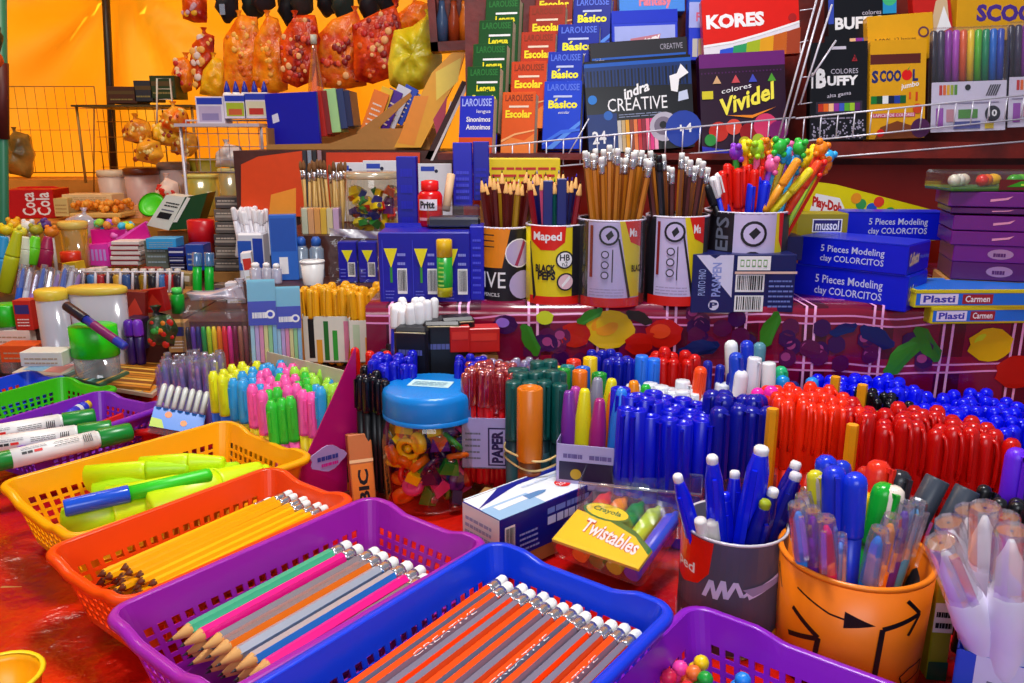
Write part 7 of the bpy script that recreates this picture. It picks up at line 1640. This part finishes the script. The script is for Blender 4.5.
# green disc, white and green calculator carton
x_, z_, w_, h_ = rect(141, 197, 166, 215, 2.36); t = thing('green_plate', 'bright green round plate leaning behind the white and green carton', 'plate', M=T(x_, 2.36, z_+h_/2) @ rx(60)); MB().lathe([(w_*.1, 0), (w_*.35, .0), (w_*.5, .012), (w_*.5, .014), (w_*.34, .003), (w_*.02, .003)], H('#50e018', .35), 26).build('plate_body', t); MB().lathe([(w_*.49, .0125), (w_*.53, .0135), (w_*.49, .0155)], H('#38b010'), 26, cap=False).build('rim', t)
t = thing('card_carton', 'white and dark green slanting carton with small print', 'carton', P(178, 230, y=2.09)); sx_ = 2.15/820
mb = MB(); q = lambda u, v: (( u-180)*sx_, (230-v)*sx_)
mb.prism([q(150, 225), q(172, 196), q(190, 198), q(171, 230)], 0, .06, H('#e4e4d8', .4)); mb.prism([q(171, 230), q(190, 198), q(212, 194), q(198, 228)], .0, .06, H('#0c4418', .4))
f = Face(mb, lambda x, y, k: Vector((q(150+21*x+21*y, 225-28*y)[0], -k, q(150+21*x+21*y, 225+4*x-28*y)[1])), .06, .08); f.lines(.2, .70, .8, .88, 2, BLACK, .5); f.rect(.2, .30, .75, .5, BLACK); f.rect(.2, .56, .75, .60, GREY)
mb.build('carton_body', t)
mb = MB(); mb.prism([q(176, 222), q(192, 198), q(195, 199), q(180, 222)], -.0015, -.0005, H('#e8e8e0')); mb.build('label_strip', t)
tag(MB().cbox(.14, .07, max(.01, P(180, 230, y=2.15).z-S1-.001), CARD, M=T(P(183, 230, y=2.15).x, 2.19, S1)).build('display_block'), 'brown block under the white and green carton', 'block')
# pink display with little pastel erasers, magenta triangle
t = thing('pink_display', 'pink and magenta display tray heaped with pastel erasers', 'display tray', P(112, 267, y=2.05)); sx_ = 2.05/815; q = lambda u, v: ((u-112)*sx_, (267-v)*sx_)
mb = MB().prism([q(78, 264), q(80, 246), q(110, 243), q(111, 266)], 0, .07, H('#f040c0', .35)); f = Face(mb, lambda x, y, k: Vector((q(79+31*x, 264)[0], -k, q(79, 264-19*y)[1])), .08, .05)
for k in range(7): f.rect(.06+.13*k, .2, .14+.13*k, .8, H('#d0a0f0'))
mb.build('tray_body', t); MB().prism([q(111, 248), q(150, 222), q(154, 240), q(112, 264)], .0, .006, H('#d80c90', .35)).prism([q(108, 244), q(150, 221), q(151, 223), q(110, 247)], .004, .012, H('#f060c8', .35)).build('side_panel', t)
pe = ['#f8e020', '#40c8f0', '#60e090', '#f070c8', '#a0e040', '#f0a040', '#b070f0']
for i in range(26):
    u, v = 98+RN.uniform(-2, 36), 0; v = 240-(u-98)*.12-RN.uniform(0, 18)*(1 if u < 118 else .7); c = P(u, v, y=2.10+RN.uniform(-.01, .03)); k = i % 7
    inst('pe%d' % k, (lambda k=k: tag(MB().ball((0, 0, 0), .0115, H(pe[k], .4), 6, sz=.8, jit=.25).build('novelty_eraser'), 'x', 'x')), ['yellow', 'sky blue', 'mint', 'pink', 'lime', 'orange', 'lilac'][k]+' novelty eraser heaped on the pink display tray', 'eraser', T(c) @ Matrix.Rotation(RN.uniform(0, 6), 4, Vector((1, .4, RN.uniform(-1, 1))).normalized()), ['yellow', 'sky blue', 'mint', 'pink', 'lime', 'orange', 'lilac'][k]+' novelty erasers')
tag(MB().cbox(.1, .06, .09, H('#d80c90', .4), M=T(P(116, 267, y=2.1).x, 2.12, P(112, 267, y=2.05).z+.001)).build('display_block'), 'magenta block under the heap of novelty erasers', 'block')
for k in range(5): carton('note_booklet', ['lowest', 'second', 'third', 'fourth', 'topmost'][k]+' white booklet of the stack beside the pink display', 'booklet', 111-(k % 2), 266-5*k-5, 138+(k % 3), 266-5*k-.6, 2.0, .06, H('#e8dcd8', .5), lambda F: F['front'].rect(.0, .0, 1, .3, H('#983038')))
# round red lid, grey stack of bagged goods, striped packs
tub('round red tub lid above the dark blue boxes', 185, 220, 211, 250, 2.02, S1, H('#8c2c28', .4), H('#d81420', .3), .8, lh=.4)
for k in range(6): carton('card_deck', ['lowest', 'second', 'third', 'fourth', 'fifth', 'topmost'][k]+' dark grey pack in the stack by the cutlery bundle', 'card pack', 214+(k % 2), 271-12.5*k-12, 240-(k % 3), 271-12.5*k-.5, 1.95, .05, H(('#5c5450', '#6c6058', '#4c4444')[k % 3], .5), lambda F: (F['front'].rect(.05, .3, .95, .5, H('#a89c90')), F['front'].lines(.1, .6, .9, .9, 1, H('#c8b8a8'), .4)))
tag(MB().cbox(.07, .055, max(.005, P(227, 271, y=1.95).z-S1-.001), CARD, M=T(P(227, 271, y=1.95).x, 1.977, S1)).build('display_block'), 'brown block under the dark grey packs', 'block') if P(227, 271, y=1.95).z-S1 > .006 else None
for i, (u0, v0, u1, v1, c_, lab) in enumerate(((145, 240, 168, 268, '#6c7468', 'grey clear wrapped packet below the light blue pouch'), (146, 238, 176, 249, '#38a8e8', 'light blue pouch lying on the grey packet'), (168, 247, 184, 256, '#10207c', 'upper navy box with a white band'), (169, 257, 184, 263, '#18205c', 'middle navy box with a white band'), (170, 264, 185, 270, '#241c40', 'lowest navy box with a white band'), (186, 244, 204, 270, '#1c48a8', 'blue box beside the three navy boxes'))): carton('small_box', lab, 'box', u0, v0, u1, v1, 1.98-.01*i, .05, H(c_, .4), (lambda F: F['front'].rect(.05, .4, .95, .6, H('#d8d8e8'))) if 2 <= i <= 4 else (lambda F: F['front'].lines(.1, .2, .9, .8, 3, H('#a0b0b8'), .3)))
# two green markers with blue clear tops
for i, (u, v) in enumerate(((197, 252), (209, 252))):
    top, foot = P(u, v, y=1.78), P(u+.5, 294, y=1.77); inst('grm', mk_pen('marker', .011, (top-foot).length, .03, H('#0cb830', .3), clear('clear_blue', '#70b8f0', .2, .1, .4), False, 'flat'), ('thick green marker with clear blue cap, the one nearer the tent', 'thick green marker with clear blue cap, the one nearer the white packs')[i], 'marker', lying(foot, top))
carton('display_tin', 'dark red tin under the two thick green markers', 'tin', 192, 292, 224, 318, 1.76, .06, H('#8c2018', .4), lambda F: F['front'].rect(.1, .3, .9, .7, H('#c85030')))
# white spoons bundle in a blue and white bag
bundle('spoon', mk_pen('plastic_spoon', .006, .11, .03, H('#e8e4ec', .3), H('#f4f0f4', .3), False, 'round'), 'spoon', 'white plastic spoon in the blue and white bag', 'white plastic spoons', 234, 262, 208, 1.86, 8, 3, .11, .012, .18)
t, w, h = empty_at('spoon_bag', 'blue and white printed bag holding the plastic spoons', 'bag', 238, 233, 264, 282, 1.83, .05)
mb = MB().cbox(w, .05, h, H('#e0e0ec', .35), .004); f = faces(mb, w, .05, h)['front']; f.rect(.02, .25, .55, .85, H('#2058c0')); f.rect(.6, .1, .98, .9, H('#1840b0')); f.rect(.1, .4, .45, .6, WHITE); mb.build('bag_body', t)
# highlighters and bagged pens at the left edge
for i, (u, v, u2, v2, y, c_, nm_) in enumerate(((18, 231, 4, 292, 1.8, '#c8d018', 'yellow green'), (4, 236, -2, 290, 1.8, '#2c9cd8', 'sky blue'), (25, 236, 22, 268, 1.84, '#e8f0d8', 'white'), (36, 236, 30, 264, 1.85, '#70e020', 'lime'), (48, 236, 44, 268, 1.86, '#a81c50', 'crimson'))):
    top, foot = P(u, v, y=y), P(u2, v2, y=y-.01); inst('edge%d' % i, mk_hi(.0155, (top-foot).length, H(c_, .35), H(c_, .3), 'fabric_marker'), f'{nm_} thick marker standing near the green pole', 'marker', lying(foot, top, .3))
for i in range(9):
    u = 24+i*7; top = P(u, 264+3*(i % 3), y=1.72); foot = P(u-6, 300, y=1.70); k = i % 3
    inst('bagp%d' % k, mk_gel(.008, .10, ['#3068d8', '#e8e8f4', '#a878c8'][k]), ['blue', 'white', 'lilac'][k]+' clear capped pen in the row before the amber jar', 'pen', along(top-(top-foot).normalized()*.10, top-foot, .3*i), ['blue', 'white', 'lilac'][k]+' clear capped pens before the amber jar')
tub('amber tinted jar with a yellow band near the red carton', 55, 222, 82, 262, 2.0, S1, clear('amber_jar', '#e8b040', .15, .1, .5), H('#e8c860', .4), .9, lh=.12)
tub('red round tin in front of the amber jar', 58, 252, 77, 275, 1.9, S1, H('#c81c10', .3), H('#d83018', .3), .8, lh=.3)
# rack row and clear jars
t = thing('white_rack', 'low white rack of small dark bottles behind the clear jars', 'rack', P(120, 292, y=1.75)); w_ = rect(62, 270, 186, 290, 1.75)[2]
for k in range(11): MB().tube([(-w_/2+w_*k/10, 0, 0), (-w_/2+w_*k/10+.006, 0, .045)], .003, H('#d8d0d8', .4), 6).build('rack_bar', t)
for z in (.002, .045): MB().tube([(-w_/2, 0, z), (w_/2, 0, z)], .0025, H('#d8d0d8', .4), 6).build('rack_wire', t)
sbk = ['#2c2430', '#8c6c10', '#1c1c28', '#3c70b0', '#a81c28', '#282030', '#c89830', '#30508c']
for i in range(14):
    u = 66+i*8.6; c = P(u, 290, y=1.79); k = i % 8; nm_ = ['black', 'gold', 'ink black', 'blue', 'red', 'plum black', 'amber', 'denim blue'][k]
    inst('smb%d' % k, (lambda k=k: (lambda t: (MB().lathe([(.011, 0), (.012, .003), (.012, .03), (.006, .036)], H(sbk[k], .3), 12).build('bottle_body', t), MB().lathe([(.007, .035), (.007, .047), (.001, .048)], H('#d0c8c0'), 10).build('cap', t), t)[2])(thing('paint_bottle', 'x', 'x'))), f'small {nm_} paint bottle behind the low white rack', 'bottle', T(c.x, 1.80, c.z), f'{nm_} paint bottles behind the white rack')
tag(MB().cbox(w_*1.05, .12, max(.006, P(120, 292, y=1.75).z-S1-.001), CARD, M=T(P(120, 292, y=1.75).x, 1.79, S1)).build('display_block'), 'brown block under the low white rack', 'block')
tub('tall clear jar with a yellow lid at the front of the low step', 32, 291, 62, 352, 1.42, .0, MILK, H('#e8c840', .3), .9, 'clear_jar', .97, .1)
tub('wide clear jar of white sticks with yellow lid behind the green lid jar', 64, 288, 122, 352, 1.44, .0, MILK, H('#e0c048', .3), .5, 'clear_jar', .95, .07)
for i in range(9):
    c = P(70+i*5.4, 300, y=1.465); inst('wst', mk_pen('white_stick', .006, .09, .02, H('#e8e4f4', .4), WHITE, False, 'flat'), 'white stick standing inside the wide clear jar', 'stick', T(c.x, 1.465, .008), 'white sticks in the wide jar')
tub('low clear jar with a bright green lid in front of the white sticks', 63, 328, 108, 362, 1.34, .0, clear('jar_dim', '#d8d0d0', .1, .1, .3), H('#28d818', .3), .8, 'clear_jar', .95, .42)
tub('clear jar with green lid cut by the frame edge', -14, 306, 13, 345, 1.5, .0, clear('jar_dim2', '#c8c0b8', .1, .1, .3), H('#20c018', .3), .9, 'clear_jar', .95, .3)
a, b_ = P(66, 305, y=1.36), P(126, 347, y=1.30); inst('longpen', mk_pen('drawing_pen', .0085, (b_-a).length, .05, H('#2838a8', .3), H('#18182c', .3), False, 'flat', band=H('#7c1c60')), 'long dark blue pen leaning diagonally across the clear jars', 'pen', lying(b_, a))
for i, (u0, v0, u1, v1, y, c_, lab) in enumerate(((118, 291, 143, 322, 1.52, '#7c1812', 'dark red folded packet behind the purple pens'), (140, 289, 166, 312, 1.55, '#a8100c', 'bright red packet beside the green bottle'))): upright('toy_packet', lab, 'packet', u0, v0, u1, v1, y, .02, H(c_, .35), 8-20*i, 6-14*i, 0, lambda F: F['front'].poly([(.1, .1), (.9, .3), (.6, .8)], H('#c83420')))
for i, (u, c_, nm_) in enumerate(((128, '#5c20a8', 'violet'), (137, '#7830c0', 'purple'))): inst('vm%d' % i, mk_pen('marker', .0095, .085, .03, H('#301060'), H(c_, .25), False), f'{nm_} marker standing before the dark red packet', 'marker', along(P(u, 319, y=1.45)-Vector((0, 0, .085)), (0, 0, 1)))
x_, z_, w_, h_ = rect(168, 292, 181, 330, 1.58); t = thing('green_bottle', 'slim green glitter bottle beside the red packet', 'bottle', (x_, 1.6, S1+.0005)); h_ = max(.05, z_+h_-S1); MB().lathe([(w_*.5, 0), (w_*.5, h_*.7), (w_*.3, h_*.8)], H('#10a830', .3), 14).build('bottle_body', t); MB().lathe([(w_*.4, h_*.78), (w_*.36, h_), (w_*.05, h_)], H('#50e060'), 12).build('cap', t)
bagmesh('trinket_bag', 'dark printed bag with an orange ball before the green bottle', 'bag', ((148, 344), (146, 322), (156, 312), (170, 314), (178, 330), (174, 346)), 1.42, foil('dark_print_bag', '#1c1820', '#3c5c28', 40), seed=50, thick=.02, spots=([H('#e8801c'), H('#c82018'), H('#38a040')], 14, .007))
# clear bag of rainbow markers
t, w, h = empty_at('marker_bag', 'clear bag of rainbow markers knotted at the top', 'bag', 184, 312, 246, 386, 1.42, .03, 4)
for k, c_ in enumerate(('#201830', '#5c38a8', '#20287c', '#18a048', '#b0e020', '#f0d818', '#f08018', '#e82838', '#e838a0', '#7c1848', '#a06c58', '#8c5860')): MB().lathe([(.0042, 0), (.0046, h*.7), (.003, h*.78)], H(c_, .35), 8, M=T(-w/2+w*(k+.5)/12, .004, 0)).build('rainbow_marker', t)['label'] = 'one rainbow marker of the bag'
MB().cbox(w*1.04, .03, h, FILM, .006).build('clear_bag', t)
grid(14, 5, lambda a, b: Vector((-w*.52+w*1.04*a*(1-.3*b)+w*.15*b, -.012+.02*math.sin(9*a)*b, h*(.95+.28*b)+.006*math.sin(14*a))), FILM).build('gathered_top', t)
# flat cards and drawing sets lying behind the small baskets
def flat(name, lab, cat, pix, z, th, m, pr=None):
    A_, B_, D_ = P(*pix[0], z=z), P(*pix[1], z=z), P(*pix[2], z=z); e1 = B_-A_; e2 = D_-A_
    vs = [A_, A_+e1, A_+e1+e2, A_+e2]; lo = [v-Vector((0, 0, th)) for v in vs]
    mb = MB().add(lo+vs, [(3, 2, 1, 0), (4, 5, 6, 7), (0, 1, 5, 4), (1, 2, 6, 5), (2, 3, 7, 6), (3, 0, 4, 7)], m)
    if pr: pr(Face(mb, lambda x, y, k: A_+e1*x+e2*y+Vector((0, 0, k)), e1.length, e2.length))
    return tag(mb.build(name), lab, cat)
st = [H(c_, .5) for c_ in ('#c87818', '#e8a838', '#8c4c10', '#f0b848', '#d88820')]
flat('pencil_set', 'flat set of brown and amber pencils lying by the purple pens', 'pencil set', ((86, 382), (150, 388), (104, 358)), .035, .01, H('#a86820', .5), lambda f: [f.rect(0, k/12, 1, (k+.7)/12, st[k % 5]) for k in range(12)])
flat('pencil_set', 'flat green and teal pencil set lying before the amber set', 'pencil set', ((62, 374), (100, 384), (92, 362)), .04, .01, H('#3c6c50', .5), lambda f: [f.rect(k/9, 0, (k+.6)/9, 1, H(('#88b8b0', '#2c5c4c', '#c8a040')[k % 3])) for k in range(9)])
flat('picture_card', 'pale printed card lying behind the green basket', 'card', ((12, 372), (60, 376), (40, 358)), .04, .006, H('#d8d0c0', .5), lambda f: (f.rect(.1, .2, .5, .8, H('#80b8d8')), f.rect(.55, .2, .9, .8, H('#e89080'))))
flat('picture_card', 'grey printed card by the lilac pens', 'card', ((104, 386), (152, 394), (116, 378)), .03, .006, H('#b8a890', .5), lambda f: f.stripes(.05, .1, .95, .9, st, .2))
for i, (u0, v0, u1, v1, y, c_, lab) in enumerate(((0, 345, 36, 362, 1.42, '#d85010', 'orange tray edge near the frame beside the green lid jar'), (-6, 330, 30, 345, 1.5, '#e8d8c8', 'cream packet on the orange tray'), (20, 352, 62, 366, 1.33, '#e0dcd0', 'cream eraser carton beside the green lid jar'))): carton('eraser_carton', lab, 'carton', u0, v0, u1, v1, y, .04, H(c_, .5), lambda F: F['front'].lines(.1, .2, .9, .8, 2, H('#b89878'), .3))

# more small goods crowding the low step
fl = [(64, 262, 80, 284, 1.86, '#d8b020', 'mustard packet wedged between the red tin and pink display'), (140, 268, 158, 290, 1.84, '#8c2c20', 'brick red packet in front of the grey wrapped packet'), (158, 270, 172, 290, 1.84, '#204878', 'steel blue packet beside the brick red one'), (172, 272, 190, 291, 1.83, '#a89058', 'khaki packet under the three navy boxes'),
      (214, 284, 228, 310, 1.72, '#705c50', 'taupe packet beside the dark red tin'), (228, 282, 246, 312, 1.70, '#ece8f0', 'white packet between the tin and the pastel packs'), (124, 318, 140, 350, 1.49, '#2c1c40', 'dark violet packet behind the purple markers'), (168, 322, 186, 352, 1.48, '#b88c50', 'tan packet beside the clear bag of rainbow markers'),
      (86, 268, 104, 288, 1.88, '#e8e0d8', 'ivory packet behind the low white rack'), (106, 270, 124, 289, 1.88, '#c8a838', 'ochre packet behind the low white rack'), (14, 300, 32, 330, 1.50, '#c0281c', 'scarlet packet between the green lid jar and the tall clear jar'), (246, 252, 256, 290, 1.66, '#f0f0f4', 'slim white packet behind the first white bottle')]
for i, (u0, v0, u1, v1, y, c_, lab) in enumerate(fl):
    carton('small_packet', lab, 'packet', u0, v0, u1, v1, y, .03, H(c_, .4), lambda F, i=i: (F['front'].rect(.1, .55, .9, .85, H(('#f0e8d8', '#28307c', '#d83020')[i % 3])), F['front'].lines(.15, .15, .85, .45, 3, H(('#3c2c28', '#f0e8e0', '#d8c8a0')[i % 3]), .35)), yaw=(i*37) % 24-12, roll=(i*23) % 14-7)
hd = [('yellow', '#f0d820'), ('amber', '#f0b020'), ('lemon', '#f8f048'), ('white', '#f4f0f0'), ('olive', '#b8b028'), ('violet', '#5c3890'), ('orange', '#f08820')]
for i, (u, v) in enumerate(((6, 226), (13, 220), (20, 228), (28, 222), (36, 226), (44, 221), (51, 228))):
    top = P(u, v, y=1.98+.02*(i % 2)); nm_, hx = hd[i]
    def mkp(hx=hx):
        t = thing('novelty_pen', 'x', 'x'); MB().lathe([(.004, 0), (.0045, .10)], H('#e8e4d8', .4), 8).build('barrel', t); b = MB(); b.ball((0, 0, .112), .016, H(hx, .4), 7, sz=.8, jit=.2); b.ball((-.011, 0, .123), .006, H(hx, .4), 5); b.ball((.011, 0, .123), .006, H(hx, .4), 5); b.build('topper', t); return t
    inst('nov'+nm_, mkp, f'{nm_} topped novelty pen standing before the red carton', 'pen', along(top-Vector((0, 0, .12)), (0, 0, 1), i))
for i, (pix, y, lab) in enumerate(((((186, 292), (190, 300), (246, 298), (240, 284), (214, 290)), 1.62, 'low crumpled clear bag behind the rainbow markers'), (((62, 232), (66, 218), (84, 212), (96, 220), (94, 236), (78, 242)), 2.12, 'crumpled pale bag behind the amber jar'))):
    bagmesh('clear_bag', lab, 'bag', pix, y, MILK, seed=60+i, thick=.03)
# ------------------------------------------------------------------ light: an added fill from the front, a white lamp over the stall, sun behind the tarpaulin
w = bpy.data.worlds.new('world'); SC.world = w; w.use_nodes = True; nt = w.node_tree
bg = nt.nodes['Background']; bg.inputs[0].default_value = (.78, .84, 1, 1); bg.inputs[1].default_value = .2
def area(name, loc, rot, sx, sy, power, col=(1, 1, 1)):
    l = bpy.data.lights.new(name, 'AREA'); l.shape = 'RECTANGLE'; l.size = sx; l.size_y = sy; l.energy = power; l.color = col
    o = bpy.data.objects.new(name, l); COL.objects.link(o); o.location = loc; o.rotation_euler = rot; return o
area('stall_lamp', (.1, .75, 1.75), (0, 0, 0), .36, .26, 21, (1, .97, .96))
area('front_fill', (-.1, -1.1, 1.0), (math.radians(80), 0, 0), 1.2, .7, 11, (.92, .95, 1))  # unseen fill light added in front, reaches the cloth under the shelf
sn = bpy.data.lights.new('sun', 'SUN'); sn.energy = 8.5; sn.angle = .05; sn.color = (1, .93, .82)
so = bpy.data.objects.new('sun', sn); COL.objects.link(so); so.rotation_euler = Vector((.35, -1, -.75)).to_track_quat('-Z', 'Y').to_euler()
area('back_area_light', (-1.3, 1.7, 1.9), (math.radians(15), 0, 0), .5, .4, 10, (1, .86, .66))  # unseen warm area light, added above the left steps
SC.view_settings.view_transform = 'Standard'; SC.view_settings.look = 'None'; SC.view_settings.gamma = 1; SC.view_settings.exposure = .32
SC.view_settings.use_curve_mapping = False
SC.cycles.use_denoising = True; SC.cycles.max_bounces = 8; SC.cycles.transparent_max_bounces = 16
